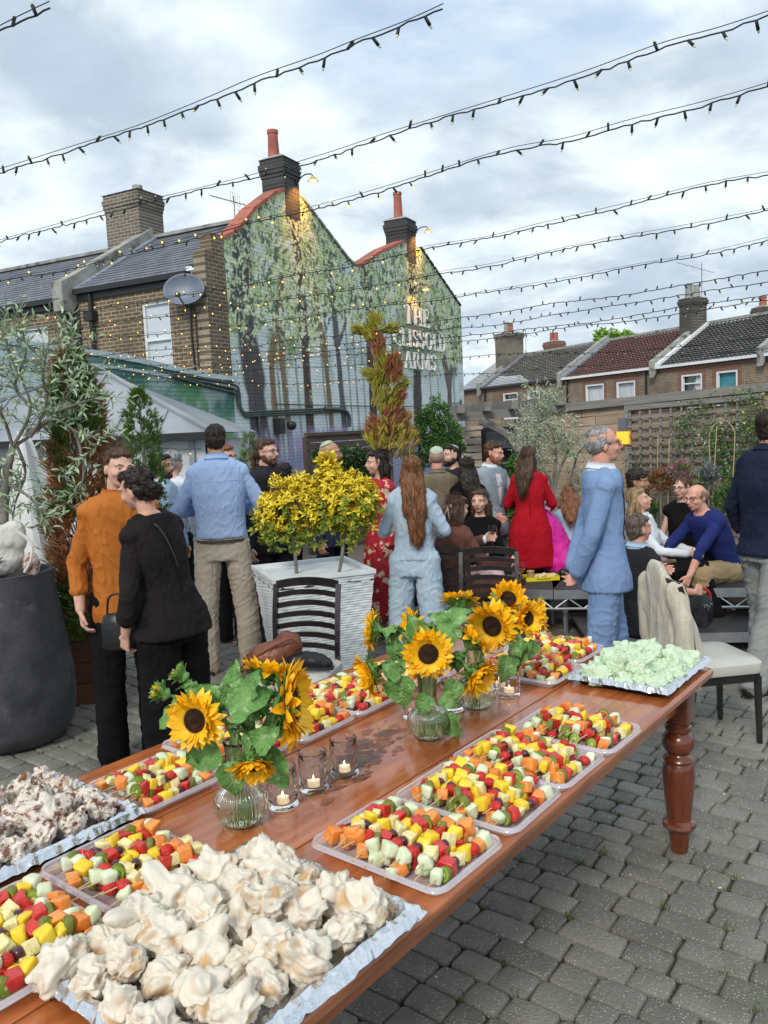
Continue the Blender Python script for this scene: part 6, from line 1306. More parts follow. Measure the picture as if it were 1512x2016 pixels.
# ---- olive in the charcoal pot
ob = V((pot.location.x, pot.location.y, .95)); wm = MB(); lm = MB(); OY = pot.location.y
def opt(px, py, dy=0): return atY(px, py, OY+dy)
t0 = smooth_path([ob, opt(8, 1000), opt(15, 930), opt(25, 880)], 5); wm.tube(t0, [.035-.001*i for i in range(len(t0))], 8)
limbs = [[(25,880),(60,800),(20,700),(10,640)], [(25,880),(70,850),(110,810),(140,760),(135,700)], [(25,880),(5,820),(-40,760),(-60,700)], [(60,850),(105,825),(150,850),(190,880)], [(60,860),(90,800),(85,740),(95,680)], [(30,870),(50,930),(30,990),(25,1040)], [(110,810),(170,790),(215,780)], [(10,950),(60,980),(75,1010)], [(60,800),(30,760),(50,700),(45,650)],[(150,850),(165,930),(150,975)]]
for L_ in limbs:
    dy = rnd(-.25,.25); P_ = smooth_path([opt(x, y, dy*i/3) for i, (x, y) in enumerate(L_)], 5); wm.tube(P_, [.009*(1-i/len(P_))+.003 for i in range(len(P_))], 6, caps=False)
    for i in range(3, len(P_)):
        for k in range(1 if i % 3 else 2):
            d = (P_[i]-P_[i-1]).normalized()*.5+rdir(.5)*.9; (random.random() < .72) and sprig(lm, wm, P_[i], d, rnd(.14,.28), 9, .062, .015, .7, .2)
for k in range(24):
    x, y = random.choice(((130,710),(150,730),(60,700),(20,680),(100,740),(200,800),(30,800),(15,900),(150,700),(20,990)))
    sprig(lm, wm, opt(x+rnd(-35,30), y+rnd(-45,45), rnd(-.2,.2)), rdir(.8), rnd(.15,.28), 12, .064, .018, .7, .1)
plant('olive_tree', (ob.x, ob.y, POTH-.13), 'silvery green olive tree with open crown growing in the charcoal pot', 'tree', (wm, m_bark), (lm, m_olive))
# ---- conifers
def conifer(c, z0, prof, n, mats, label, L_=.10, W_=.011, dens=9, name='conifer', group=None, pick=None, lean=(0,0), trunkr=.03):
    """prof: [(z, r)] crown outline"""
    wm = MB(); lm = MB(); c = V(c); zt = prof[-1][0]
    cx = lambda z: c+V((lean[0]*(z-z0), lean[1]*(z-z0), z))
    wm.tube([cx(z0), cx((z0+zt)/2), cx(zt)], [trunkr, trunkr*.7, .006], 7)
    for i in range(n):
        z = prof[0][0]+(zt-prof[0][0])*random.random(); R_ = np.interp(z, [q[0] for q in prof], [q[1] for q in prof]); a = rnd(0, 2*PI)
        lump = .75+.5*noise.noise(V((math.cos(a)*1.5, math.sin(a)*1.5, z*3))+c); r = R_*lump*math.sqrt(rnd(.15,1))
        p = cx(z)+V((r*math.cos(a), r*math.sin(a), 0)); d = V((math.cos(a)*.8, math.sin(a)*.8, .9))+rdir()*.35
        mi = pick(z, a, r/R_) if pick else 0
        for k in range(dens):
            dd = d.normalized()+rdir()*.45; q = p+dd*rnd(0, L_*.6)
            qleaf(lm, q, dd, L_*rnd(.4,1), W_*rnd(.6,1.4), mi)
    return plant(name, (c.x, c.y, z0), label, 'conifer', (wm, m_bark), (lm, mats), group)
q = atY(150, 1100, 5.3)
conifer((q.x, 5.5, 0), .5, [(.5,.26),(.9,.36),(1.2,.30),(1.5,.26),(1.75,.30),(1.95,.18),(2.2,.15),(2.42,.04)], 2100, [m_brownc, m_greenc], 'half dead conifer with rust brown needles behind the charcoal pot', .085, .011, 11, pick=lambda z, a, r: 1 if noise.noise(V((a*.8, z*2.2, 1))) > (.18 if z < 1.9 else -.15) else 0)
q = atY(283, 900, 6.6); conifer((q.x, 6.6, 0), .3, [(.7,.14),(1.5,.18),(1.95,.16),(2.12,.10),(2.24,.02)], 1100, [m_greenc], 'slim green columnar conifer in front of the kiosk roof', .055, .008, 11)
q = atY(492, 905, 8.2); conifer((q.x, 8.2, 0), .2, [(.4,.16),(1.4,.14),(1.75,.05),(1.85,.01)], 400, [m_greenc], 'small green conifer left of the man with tied back hair', .07, .008, 8)
GY = 9.2
gp = lambda px, py: atY(px, py, GY)
wm = MB(); lm = MB()
wm.tube([V((gp(765,900).x, GY, 0)), gp(765, 880), gp(757, 800), gp(760, 740), gp(747, 680), gp(735, 650)], [.05,.04,.03,.025,.02,.01], 7)
for (x, y, rx, ry, n, mi, dx, dz) in ((775,880,42,34,150,2,.6,.9),(760,865,38,30,110,0,-.4,1),(770,835,30,26,140,1,.5,1),(755,800,26,24,110,0,.5,1),(775,790,18,20,70,1,.7,.8),(748,765,18,30,80,0,.3,1),(772,735,17,28,110,1,.3,1),(752,725,12,24,60,0,0,1),(745,690,14,24,70,1,0,1),(735,665,16,14,60,0,-.5,.8),(720,655,14,8,34,0,-1,.5),(758,652,16,7,40,0,1,.35),(742,640,12,9,34,0,-.1,1),(790,850,16,30,60,2,.8,.8),(745,850,18,22,60,1,-.8,.6),(782,760,10,16,30,0,1,.5),(738,745,10,14,30,0,-1,.6)):
    for k in range(n):
        a = rnd(0,2*PI); r = math.sqrt(random.random()); p = atY(x+rx*r*math.cos(a), y+ry*r*math.sin(a), GY+rnd(-.2,.2)*rx/40)
        for j in range(10):
            dd = V((dx+rnd(-.4,.4), rnd(-.5,.5), dz+rnd(-.3,.4))).normalized(); qleaf(lm, p+dd*rnd(0,.05), dd, rnd(.05,.13), rnd(.006,.013), mi if random.random() < .82 else random.choice((0,1)))
plant('golden_conifer', (gp(765,900).x, GY, 0), 'tall twisted golden conifer with rust brown patches in front of the mural', 'conifer', (wm, m_bark), (lm, [m_gold, mleaf('rust_conifer', (.22,.06,.03), (.42,.16,.08)), mleaf('gold_rust_conifer', (.30,.20,.04), (.50,.38,.08))]))
def bush(pc, rx, ry, n, mat, L_, W_, label, name='shrub', cat='shrub', quad=True, dens=7, zbase=0.0, up=.4, sub=None, mi=None):
    """pc px centre list of blobs [(px,py,rx,ry)], Y depth"""
    lm = MB(); wm = MB(); (cx_, cy_, Y) = pc; c = atY(cx_, cy_, Y); k = Y/F
    base = V((c.x, Y, zbase)); wm.tube([base, base.lerp(c, .6), c], [.02,.015,.008], 6)
    blobs = sub or [(cx_, cy_, rx, ry)]
    for (bx, by, bw, bh) in blobs:
        cc = atY(bx, by, Y); wm.tube([c.lerp(base, .4), c.lerp(cc, .5)+V((0,0,-.03)), cc], [.010,.007,.004], 5)
        m_ = max(3, int(n*bw*bh/sum(q[2]*q[3] for q in blobs)))
        for i in range(m_):
            d = rdir(); r = rnd(.35,1)**.6; lump = .8+.45*noise.noise(d*1.7+cc)
            p = cc+V((d.x*bw*k, d.y*min(bw,bh)*k*.8, d.z*bh*k))*r*lump; dd = (d+V((0,0,up))+rdir()*.4).normalized()
            for j in range(dens):
                (qleaf if quad else leaf)(lm, p+rdir()*L_*.6, (dd+rdir()*.7), L_*rnd(.6,1.1), W_*rnd(.7,1.1), (mi(p, d) if mi else 0))
    return plant(name, tuple(base), label, cat, (wm, m_bark), (lm, mat), cname='foliage', tname='stem')
bush((860, 860, 9.6), 0, 0, 700, m_mid, .055, .022, 'bushy green evergreen right of the golden conifer', 'evergreen_shrub', sub=[(862,815,28,30),(845,850,34,30),(885,855,34,26),(860,885,45,30),(838,820,20,18),(890,880,30,25)], dens=8)
bush((672, 925, 9.0), 0, 0, 500, m_dkl, .05, .03, 'dark ivy mass behind the man in the white skullcap', 'ivy', sub=[(640,900,30,22),(690,905,42,28),(700,940,40,35),(830,905,25,22)])
bush((1020, 940, 9.4), 0, 0, 600, m_mid, .06, .03, 'fresh green bush behind the bearded man in the grey suit', 'green_shrub', sub=[(1020,920,26,26),(1010,960,24,35),(1040,940,24,30),(1020,1010,26,35),(1005,1040,20,30)])
# silvery olive by the pergola
wm = MB(); lm = MB(); OY2 = 9.3
for L_ in ([(1075,1020),(1088,960),(1060,900),(1065,830),(1075,780)], [(1085,990),(1100,930),(1120,880),(1100,840)], [(1080,1000),(1118,960),(1135,900),(1150,880)], [(1070,960),(1040,900),(1025,870)], [(1085,970),(1095,900),(1085,850),(1055,800)], [(1100,1000),(1125,985),(1140,940)], [(1065,830),(1050,780),(1042,765)]):
    P_ = smooth_path([atY(x, y, OY2+rnd(-.1,.1)) for x, y in L_], 5); wm.tube(P_, [.017*(1-i/len(P_))+.004 for i in range(len(P_))], 6, caps=False)
    for i in range(8, len(P_)):
        for k in range(2): sprig(lm, None, P_[i], rdir(.7), rnd(.12,.24), 12, .055, .013, .7, .1, quad=True)
for k in range(230):
    x, y, s = random.choice(((1065,790,22),(1060,825,24),(1100,860,34),(1050,870,34),(1125,880,24),(1030,860,16),(1090,885,36),(1065,900,40),(1085,790,16)))
    sprig(lm, wm if k % 3 == 0 else None, atY(x+random.gauss(0,s*.5), y+random.gauss(0,s*.5), OY2+rnd(-.3,.3)), rdir(.8), rnd(.14,.25), 12, .055, .013, .7, .1, quad=True)
plant('olive_tree', (atY(1075,1020,OY2).x, OY2, 0), 'silvery grey olive bush with bare twisting stems beside the pergola', 'tree', (wm, m_bark), (lm, m_olive2))
# climbers on the trellis
def climber(cols, label, name, mats, n, L_=.045, W_=.024, off=.12, flo=None):
    lm = MB(); wm = MB(); base = None
    for path in cols:
        P_ = smooth_path([fpt(x, y, off+rnd(-.04,.04)) for x, y in path], 6); base = base or P_[0]
        wm.tube([V((P_[0].x, P_[0].y, 0))]+P_, .005, 5, caps=False)
        for i in range(n):
            q = random.choice(P_)+V((random.gauss(0,.09), random.gauss(0,.05), random.gauss(0,.09)))
            for j in range(3): qleaf(lm, q+rdir()*.03, rdir(.1), L_*rnd(.6,1.1), W_*rnd(.6,1.1), 0 if random.random() < .8 else len(mats)-1)
            if flo and random.random() < flo: 
                for j in range(4): qleaf(lm, q, rdir(.3)+V((0,-.6,0)), .022, .016, 1)
    plant(name, (base.x, base.y, 0), label, 'climbing plant', (wm, m_bark), (lm, mats), tname='stem')
m_whf = M('white_flower', (.7,.7,.66), rough=.6)
climber([[(1360,980),(1370,900),(1350,850),(1365,810),(1400,795)], [(1390,990),(1400,930),(1420,880),(1400,840)], [(1440,990),(1450,920),(1470,870),(1480,830)], [(1460,960),(1440,890),(1425,850)]], 'leafy jasmine climbing the right half of the trellis with white flowers', 'climbing_jasmine', [m_mid, m_whf, m_greenc], 210, flo=.12)
climber([[(1470,985),(1490,920),(1500,850),(1490,800),(1460,780)], [(1500,980),(1530,900),(1520,800),(1480,790)]], 'climber spilling over the fence top at the right edge', 'climbing_plant', [m_mid, m_mid, m_gold], 150)
climber([[(1275,1000),(1285,940),(1300,900),(1290,860)], [(1330,1000),(1325,930),(1340,880)], [(1250,1000),(1262,930),(1256,880)]], 'sparse dark climber on the left half of the trellis', 'climbing_plant', [m_dkl, m_redl, m_greenc], 34)
climber([[(1130,980),(1135,930)], [(1160,990),(1170,940)]], 'thin wiry climber between the olive bush and the man in pale blue', 'climbing_plant', [m_dkl, m_greenc], 18)
for i, (x, y, rx, ry, mt, lb) in enumerate(((1255,965,24,26,[m_greenc, m_redl],'low border shrub with yellow green leaves behind the dark haired seated man'),(1300,945,28,34,[m_redl, m_greenc],'red leaved border plant behind the blonde seated woman'),(1275,1000,30,30,[m_dkl,m_mid],'dark border shrub low behind the seated group'),(1395,935,22,24,[m_mid, m_lilac],'border plant with lilac flower heads above the bald seated man'),(1372,985,26,40,[m_mid, m_greenc],'grassy green border plant between the seated woman and bald man'),(1340,930,26,26,[m_mid, m_pinkf],'border plant with pink blooms under the trellis'),(1430,985,30,40,[m_mid,m_dkl],'green border bush behind the bald seated man'))):
    fy = fpt(x, y, .3).y; bush((x, y, fy-.15), rx, ry, 170, mt, .05, .014, lb, 'border_plant', 'border plant', dens=7, up=1.2, mi=lambda p, d: 1 if random.random() < .35 else 0)
# tree tops beyond the terrace
tl_ = atY(1205, 662, 70); wm = MB(); lm = MB(); wm.tube([V((tl_.x, 70, -2)), V((tl_.x, 70, tl_.z))], [.3,.15], 8)
for (x, y, r) in ((1185,663,15),(1205,668,20),(1235,665,16),(1215,676,25)):
    for i in range(220):
        p = atY(x, y, 70)+rdir()*r*70/F*rnd(.3,1)
        for j in range(3): qleaf(lm, p, rdir(), .3, .2)
plant('tree', (tl_.x, 70, -2), 'bright green tree top showing above the red tiled roof', 'tree', (wm, m_bark), (lm, mleaf('fresh_leaf', (.14,.30,.03), (.28,.46,.08))), cname='crown')
# ---- yellow variegated standards in the white planter
def standard(px, py, tb_px, Y, blobs, label):
    lm = MB(); wm = MB(); base = V((atY(tb_px[0], tb_px[1], Y).x, Y, .78)); c = atY(px, py, Y); k = Y/F
    wm.tube(smooth_path([base, base.lerp(c, .5)+V((.01,0,0)), c], 4), .013, 7)
    for (x, y, r, f) in blobs:
        cc = atY(x, y, Y); wm.tube(smooth_path([c+V((0,0,-.06)), c.lerp(cc, .6), cc], 3), .006, 5)
        for i in range(int(f)):
            d = rdir(.25); rr_ = r*k*rnd(.55,1.22)*(.85+.4*noise.noise(d*2+cc)); p = cc+V((d.x*rr_, d.y*rr_*.9, d.z*rr_)); ax = (d*.8+V((0,0,.55))).normalized()
            h = (p.z-c.z)/(.2); yel = 0 if random.random() < .38+.5*h+.3*ax.z else 1
            o = ax.orthogonal().normalized(); o2 = ax.cross(o); nl = random.choice((5,7,9))
            for j in range(nl):
                a = j*2.4; out = o*math.cos(a)+o2*math.sin(a); tt = j/nl; leaf(lm, p+ax*tt*.035, ax*(.35+.7*tt)+out*(1-.4*tt), .044*rnd(.6,1.25), .020*rnd(.8,1.2), yel, fold=.2, n=ax, curl=.2)
    e = plant('variegated_shrub', tuple(base), label, 'shrub', (wm, m_bark), (lm, [m_yelf, m_varg]), tname='trunk')
standard(570, 1025, (583,1110), 5.88, [(570,1000,52,150),(535,1030,36,90),(605,985,32,90),(600,1040,36,70),(560,1055,36,60),(590,955,18,40),(530,1000,22,36),(625,965,20,34)], 'yellow and green leafed standard shrub on the left of the white planter')
standard(680, 1020, (663,1112), 5.78, [(675,1000,48,150),(715,1000,32,90),(650,960,26,60),(690,965,32,80),(640,1020,32,80),(700,1045,32,70),(648,920,12,30),(640,940,14,30),(725,975,18,36),(660,975,26,60),(625,1000,22,44),(642,905,8,14)], 'taller bright yellow standard shrub with a spiky top on the right of the white planter')
# ------------------------------------------------------------------ long banquet table
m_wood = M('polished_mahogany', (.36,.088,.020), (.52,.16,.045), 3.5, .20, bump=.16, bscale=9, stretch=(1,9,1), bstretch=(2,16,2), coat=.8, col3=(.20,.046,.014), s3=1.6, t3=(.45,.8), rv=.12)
T = empty('banquet_table', tuple(V((TC.x, TC.y, 0))), TROT, 'long polished reddish wooden banquet table with turned legs', 'table')
# local frame: +x = far, -x toward camera; +y = left
LT, WT, TH_ = 3.35, 1.36, .042
pl = [(0, .437), (.443, .896), (.902, WT)]
def board(y0, y1, e0, e1):
    mb = MB(); r = .018; prof = []
    for y, s, rd in ((y0, -1, e0), (y1, 1, e1)):
        pass
    P_ = []
    rr0 = .02 if e0 else .003; rr1 = .02 if e1 else .003
    def corner(cy, cz, r, a0, n): return [(cy+r*math.cos(math.radians(a0+90*i/n)), cz+r*math.sin(math.radians(a0+90*i/n))) for i in range(n+1)]
    P_ += corner(y1-rr1, .78-rr1, rr1, 0, 6)+corner(y0+rr0, .78-rr0, rr0, 90, 6)+corner(y0+rr0, .78-TH_+rr0*.9, rr0*.9, 180, 4)+corner(y1-rr1, .78-TH_+rr1*.9, rr1*.9, 270, 4)
    nx = 60; rg = []
    for i in range(nx+1):
        x = -LT+LT*i/nx; sag = 0
        rg.append([V((x, y, z)) for y, z in P_])
    # rounded far end
    cy = (y0+y1)/2
    for k in range(1, 5):
        a = k*PI/8; rg.append([V((.02*math.sin(a)+0.0, y+(.015*(1-math.cos(a))*(1 if (y < cy) else -1) if ((y < cy and e0) or (y >= cy and e1)) else 0), .78-TH_/2+(z-(.78-TH_/2))*(1-.45*(1-math.cos(a))))) for y, z in P_])
    mb.loft(rg); return mb
for i, (y0, y1) in enumerate(pl): board(y0-.005*(i==0), y1+.02*(i==2), i == 0, i == 2).build('top_board', m_wood, T)
mb = MB()
mb.box((-LT/2, .10, .683), (LT-.28, .026, .105)); mb.box((-LT/2, WT-.10, .683), (LT-.28, .026, .105)); mb.box((-.115, WT/2, .683), (.026, WT-.3, .105)); mb.box((-LT+.115, WT/2, .683), (.026, WT-.3, .105))
mb.build('apron', m_wood, T, smooth=False)
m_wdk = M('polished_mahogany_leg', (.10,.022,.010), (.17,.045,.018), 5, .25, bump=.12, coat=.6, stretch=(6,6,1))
def tleg(x, y):
    mb = MB(); z1 = .737; w_ = .056
    def ring(w_, z): 
        r = .008; o = []
        for (sx, sy, a0) in ((1,-1,-90),(1,1,0),(-1,1,90),(-1,-1,180)):
            for k in range(4):
                a = math.radians(a0+30*k); o.append(V((sx*(w_-r)+r*math.cos(a), sy*(w_-r)+r*math.sin(a), z)))
        return o
    mb.loft([ring(.048, .575), ring(w_, .582), ring(w_, z1)])
    prof = [(.0005,0),(.032,0),(.036,.01),(.038,.045),(.044,.085),(.045,.1),(.052,.104),(.064,.112),(.070,.124),(.066,.137),(.054,.144),(.049,.150),(.050,.16),(.056,.22),(.063,.29),(.066,.35),(.064,.385),(.057,.40),(.060,.405),(.063,.414),(.058,.424),(.048,.43),(.044,.438),(.050,.447),(.062,.462),(.067,.485),(.064,.507),(.053,.524),(.046,.53),(.050,.535),(.054,.545),(.054,.556),(.047,.562),(.047,.58),(.0005,.58)]
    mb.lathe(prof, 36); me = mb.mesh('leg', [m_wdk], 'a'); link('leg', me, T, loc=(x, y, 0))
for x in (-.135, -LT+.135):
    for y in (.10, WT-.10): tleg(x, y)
# spilled water
m_wat = M('spilled_water', (1,1,1), rough=.02, trans=1, ior=1.33, spec=.6)
random.seed(11); mb = MB()
def drop(cx, cy, r, h):
    n = 12 if r > .01 else 7; R_ = [V((cx+r*k_*(1+.35*math.sin(2*a+cx*90)+.2*math.sin(3*a+cy*70))*math.cos(a)*1.5, cy+r*k_*(1+.3*math.sin(3*a+cy*50))*math.sin(a), z)) for k_, z in ((1, .7802), (.8, .7802+h*.8)) for a in [2*PI*i/n for i in range(n)]]
    mb.add(R_+[V((cx, cy, .7802+h))], [(i, (i+1)%n, n+(i+1)%n, n+i) for i in range(n)]+[(n+i, n+(i+1)%n, 2*n) for i in range(n)])
pd = [(-1.42, .60, .016), (-1.46, .66, .012)]
for i in range(150):
    t = random.random(); a = -1.25-.5*t+random.gauss(0,.05); b = .74-.12*t+random.gauss(0,.05); drop(a, b, abs(random.gauss(.006,.009))+.002, .0014)
for i in range(60): drop(-rnd(.9,2.0), rnd(.45,.8), rnd(.001,.003), .001)
mb.build('spilled_water', m_wat, smooth=True, recalc=False).matrix_world = Matrix.Translation((TC.x, TC.y, 0)) @ Matrix.Rotation(TROT, 4, 'Z')
tag(bpy.data.objects['spilled_water'], 'patch of spilled water and droplets in the middle of the table', 'water', kind='stuff')
# ------------------------------------------------------------------ fruit pieces (mesh library)
random.seed(21)
m_fr = {
 'cantaloupe': M('cantaloupe', (.78,.22,.035), (.90,.34,.07), 30, .22, coat=.3, sss=.25, bump=.25, bscale=90), 'honeydew': M('honeydew', (.60,.68,.42), (.76,.80,.60), 25, .25, sss=.2, bump=.15, bscale=90),
 'watermelon': M('watermelon', (.46,.010,.015), (.68,.05,.04), 30, .2, coat=.3, sss=.2, bump=.3, bscale=90), 'pineapple': M('pineapple', (.78,.66,.26), (.88,.80,.46), 60, .35, sss=.15, bump=.6, bscale=110, bstretch=(1,1,.2)),
 'mango': M('mango', (.85,.55,.02), (.92,.68,.05), 20, .28, sss=.15), 'strawberry': M('strawberry', (.50,.012,.012), (.68,.04,.03), 60, .25, bump=.7, bscale=160), 'grape': M('grape', (.045,.012,.022), (.09,.02,.035), 10, .18, coat=.4),
 'kiwi': M('kiwi', (.22,.38,.03), (.38,.55,.08), 18, .3, sss=.1), 'kiwi_seed': M('kiwi_seed', (.01,.01,.008), rough=.3), 'kiwi_core': M('kiwi_core', (.70,.74,.42), rough=.4), 'kiwi_skin': M('kiwi_skin', (.13,.16,.02), (.2,.2,.05), 30, .5), 'straw_in': M('strawberry_flesh', (.75,.22,.16), (.80,.45,.36), 40, .3)}
def chunk(w_, d, h, irr, bev):
    bm = bmesh.new(); bmesh.ops.create_cube(bm, size=1)
    for v in bm.verts: v.co = V((v.co.x*w_*(1+rnd(-irr,irr)), v.co.y*d*(1+rnd(-irr,irr)), v.co.z*h*(1+rnd(-irr,irr))))
    if random.random() < .5:
        v = random.choice(list(bm.verts)); v.co *= .62
    bmesh.ops.bevel(bm, geom=bm.edges[:]+bm.verts[:], offset=bev, segments=2, affect='EDGES', profile=.6)
    me = bpy.data.meshes.new('c'); bm.to_mesh(me); bm.free(); me.polygons.foreach_set('use_smooth', [True]*len(me.polygons)); return me
FL_ = {}
def lib(kind, fn, n=4, mats=None):
    FL_[kind] = []
    for i in range(n):
        me = fn(); me.name = kind
        if not me.materials:
            for m_ in (mats or [m_fr[kind]]): me.materials.append(m_)
        FL_[kind].append(me)
lib('cantaloupe', lambda: chunk(.030,.030,.032,.28,.004), 6); lib('honeydew', lambda: chunk(.029,.030,.032,.3,.008), 6); lib('watermelon', lambda: chunk(.028,.030,.032,.26,.003), 6)
lib('pineapple', lambda: chunk(.026,.024,.030,.3,.003), 6); lib('mango', lambda: chunk(.030,.026,.032,.36,.006), 6)
def berry():
    mb = MB(); cut = random.random() < .4
    rg = []
    for i in range(9):
        t = i/8; r = .0155*math.sin(PI*min(.99, .12+t*.86))**.7*(1-.25*t)+.0008
        rg.append([V((r*math.cos(a)*(1+.05*math.sin(3*a)), r*math.sin(a), .034*(t-.5)*-1)) for a in [2*PI*k/12 for k in range(12)]])
    mb.loft(rg); return mb.mesh('s', [m_fr['strawberry']], True)
lib('strawberry', berry)
def grape(): mb = MB(); mb.ell((0,0,0), (.0115,.0115,.013), n=12, m=8); return mb.mesh('g', [m_fr['grape']], True)
lib('grape', grape, 2)
def kiwi():
    mb = MB(); R_ = .019; h = .008; n = 18; k = rnd(.5,1) < .7
    amax = 2*PI if k else PI
    top = [V((R_*math.cos(a), R_*.85*math.sin(a), h)) for a in [2*PI*i/n for i in range(n)]]; 
    mb.loft([[V((v.x*s, v.y*s, z)) for v in top] for s, z in ((.9,-h),(1,-h*.8),(1,h*.8),(.93,h))], 1)
    mb.add([V((v.x*.92, v.y*.92, h+.0003)) for v in top], [tuple(range(n))], 0); mb.add([V((v.x*.92, v.y*.92, -h-.0003)) for v in top], [tuple(reversed(range(n)))], 0)
    for s in (1, -1):
        mb.add([V((v.x*.28, v.y*.28, s*(h+.0007))) for v in top], [tuple(range(n))], 3)
        for i in range(20):
            a = 2*PI*i/20+rnd(-.1,.1); r = R_*rnd(.38,.55); c_ = V((r*math.cos(a), r*.85*math.sin(a), s*(h+.0009))); u = V((math.cos(a), math.sin(a), 0))*.0012; w_ = V((-math.sin(a), math.cos(a), 0))*.0005
            mb.add([c_-u, c_+w_, c_+u, c_-w_], [(0,1,2,3)], 2)
    return mb.mesh('k', [m_fr['kiwi'], m_fr['kiwi_skin'], m_fr['kiwi_seed'], m_fr['kiwi_core']], True, False)
lib('kiwi', kiwi)
m_stick = M('bamboo_skewer', (.55,.42,.24), rough=.7)
smb = MB(); smb.tube([(-.145,0,0), (.135,0,0), (.150,0,0)], [.0016,.0016,.0004], 6); STICK = smb.mesh('stick', [m_stick])
ORD = ['first', 'second', 'third', 'fourth', 'fifth', 'sixth', 'seventh', 'eighth', 'ninth', 'tenth', 'eleventh', 'twelfth']
m_clear = M('clear_plastic', (.86,.84,.92), rough=.12, ior=1.5, spec=.9, coat=1.0)
m_clear.node_tree.nodes['Principled BSDF'].inputs['Alpha'].default_value = .30
def tray_mesh(lx, ly, h=.032):
    """open clear container: flared walls, stepped rim"""
    def rr_(w_, d, z, r): 
        o = []
        for (sx, sy, a0) in ((1,-1,-90),(1,1,0),(-1,1,90),(-1,-1,180)):
            for k in range(7):
                a = math.radians(a0+15*k); o.append(V((sx*(w_/2-r)+r*math.cos(a), sy*(d/2-r)+r*math.sin(a), z)))
        return o
    mb = MB(); S = [(-.055,.002,.02),(-.05,.008,.022),(-.035,h-.008,.026),(-.032,h-.006,.028),(-.024,h-.006,.03),(-.022,h,.03),(-.010,h+.002,.034),(-.006,h-.002,.036),(-.003,h-.007,.038),(0,h-.008,.04)]
    outer = [rr_(lx+a, ly+a, z, r) for a, z, r in S]; inner = [rr_(lx+a-.002, ly+a-.002, z+.0014, r) for a, z, r in reversed(S)]
    mb.loft(outer+inner); return mb.mesh('container', [m_clear], 'a')
TRAYM = {}
def fruit_tray(a0, a1, b0, b1, desc, seed, short=''):
    random.seed(seed); lx, ly = a1-a0, b1-b0; key = (round(lx,2), round(ly,2))
    if key not in TRAYM: TRAYM[key] = tray_mesh(lx, ly)
    c = tb((a0+a1)/2, (b0+b1)/2, .7803)
    rz0 = TROT+rnd(-.02,.02)
    e = empty('fruit_tray', c, rz0, 'clear plastic tray of fruit skewers, '+desc, 'tray', 'clear trays of fruit skewers'); link('container', TRAYM[key], e)
    R_ = Matrix.Rotation(rz0, 3, 'Z'); idx = 0
    seqs = [['cantaloupe','honeydew','kiwi','watermelon','grape','pineapple','mango','strawberry'], ['honeydew','cantaloupe','strawberry','grape','mango','pineapple','watermelon','kiwi'], ['cantaloupe','kiwi','watermelon','mango','pineapple','grape','strawberry','honeydew'], ['honeydew','strawberry','grape','pineapple','mango','watermelon','kiwi','cantaloupe']]
    n0 = max(5, int((ly-.06)/.042)); rows = [(0, n0), (1, n0-2)]
    for lay, n in rows:
        for i in range(n):
            y = (i-(n-1)/2)*(ly-.095)/(n0-1)*1.0; z = .028+lay*.024+rnd(-.002,.004)
            ang = rnd(-.13,.13)+(PI if random.random() < .12 else 0); roll = rnd(-.3,.3)
            lab = '%s %s skewer from the right, fruit tray %s' % (ORD[i], 'lower' if lay == 0 else 'upper', short)
            s = empty('fruit_skewer', c+R_ @ V((rnd(-.012,.012), y+rnd(-.004,.004), z)), rz0+ang, lab, 'fruit skewer', 'fruit skewers'); s.rotation_euler = (0, rnd(-.03,.03), rz0+ang)
            link('stick', STICK, s)
            sq = random.choice(seqs); x = -(lx-.085)/2; k = random.randrange(0, 2)
            while x < (lx-.085)/2:
                kd = sq[k % 8]; k += 1
                if lay and random.random() < .1: kd = random.choice(('pineapple','mango'))
                w_ = {'grape': .023, 'kiwi': .019, 'strawberry': .031}.get(kd, .0305); me = random.choice(FL_[kd])
                o = link(kd+'_piece', me, s); o.location = (x+w_*.58, rnd(-.005,.005), rnd(-.003,.004))
                if kd == 'kiwi': o.rotation_euler = (rnd(0,6), PI/2+rnd(-.25,.25), rnd(-.2,.2))
                elif kd == 'strawberry': o.rotation_euler = (rnd(0,6), PI/2+(PI if random.random() < .3 else 0), 0)
                else: o.rotation_euler = (random.choice((0,1.57,3.14,4.7))+rnd(-.3,.3), rnd(-.4,.4), rnd(-.4,.4))
                s_ = rnd(.95,1.15); o.scale = (s_, s_*rnd(.95,1.1), s_); x += w_*.90*s_
fruit_tray(1.76, 2.06, -.02, .40, 'nearest the camera on the table right', 1, 'nearest on the table right')
fruit_tray(1.43, 1.735, -.02, .38, 'second nearest on the table right', 2, 'second nearest on the table right')
fruit_tray(1.13, 1.425, -.02, .39, 'third from the camera on the table right', 3, 'third on the table right')
fruit_tray(.85, 1.125, -.03, .35, 'farthest of the four along the right side', 4, 'fourth on the table right')
fruit_tray(2.22, 2.525, .50, .88, 'between the vase and the pile of cream meringues', 5, 'behind the cream meringues')
fruit_tray(2.545, 2.85, .46, .86, 'cut off by the left edge beside the cream meringues', 6, 'cut by the left edge')
fruit_tray(1.87, 2.19, .90, 1.22, 'behind the cocoa dusted meringues on the left side', 7, 'behind the cocoa meringues')
fruit_tray(1.57, 1.855, .90, 1.30, 'behind the nearest sunflowers', 8, 'behind the nearest sunflowers')
fruit_tray(1.27, 1.56, .88, 1.27, 'just right of the nearest sunflowers', 9, 'right of the nearest sunflowers')
fruit_tray(.98, 1.26, .88, 1.28, 'in front of the white planter', 10, 'before the white planter')
fruit_tray(.66, .95, .86, 1.24, 'hidden behind the middle sunflowers', 12, 'behind the middle sunflowers')
fruit_tray(.30, .60, .43, .84, 'just left of the green meringues', 13, 'left of the green meringues')
fruit_tray(-.02, .27, .47, .87, 'at the far end behind the green meringues', 14, 'behind the green meringues')
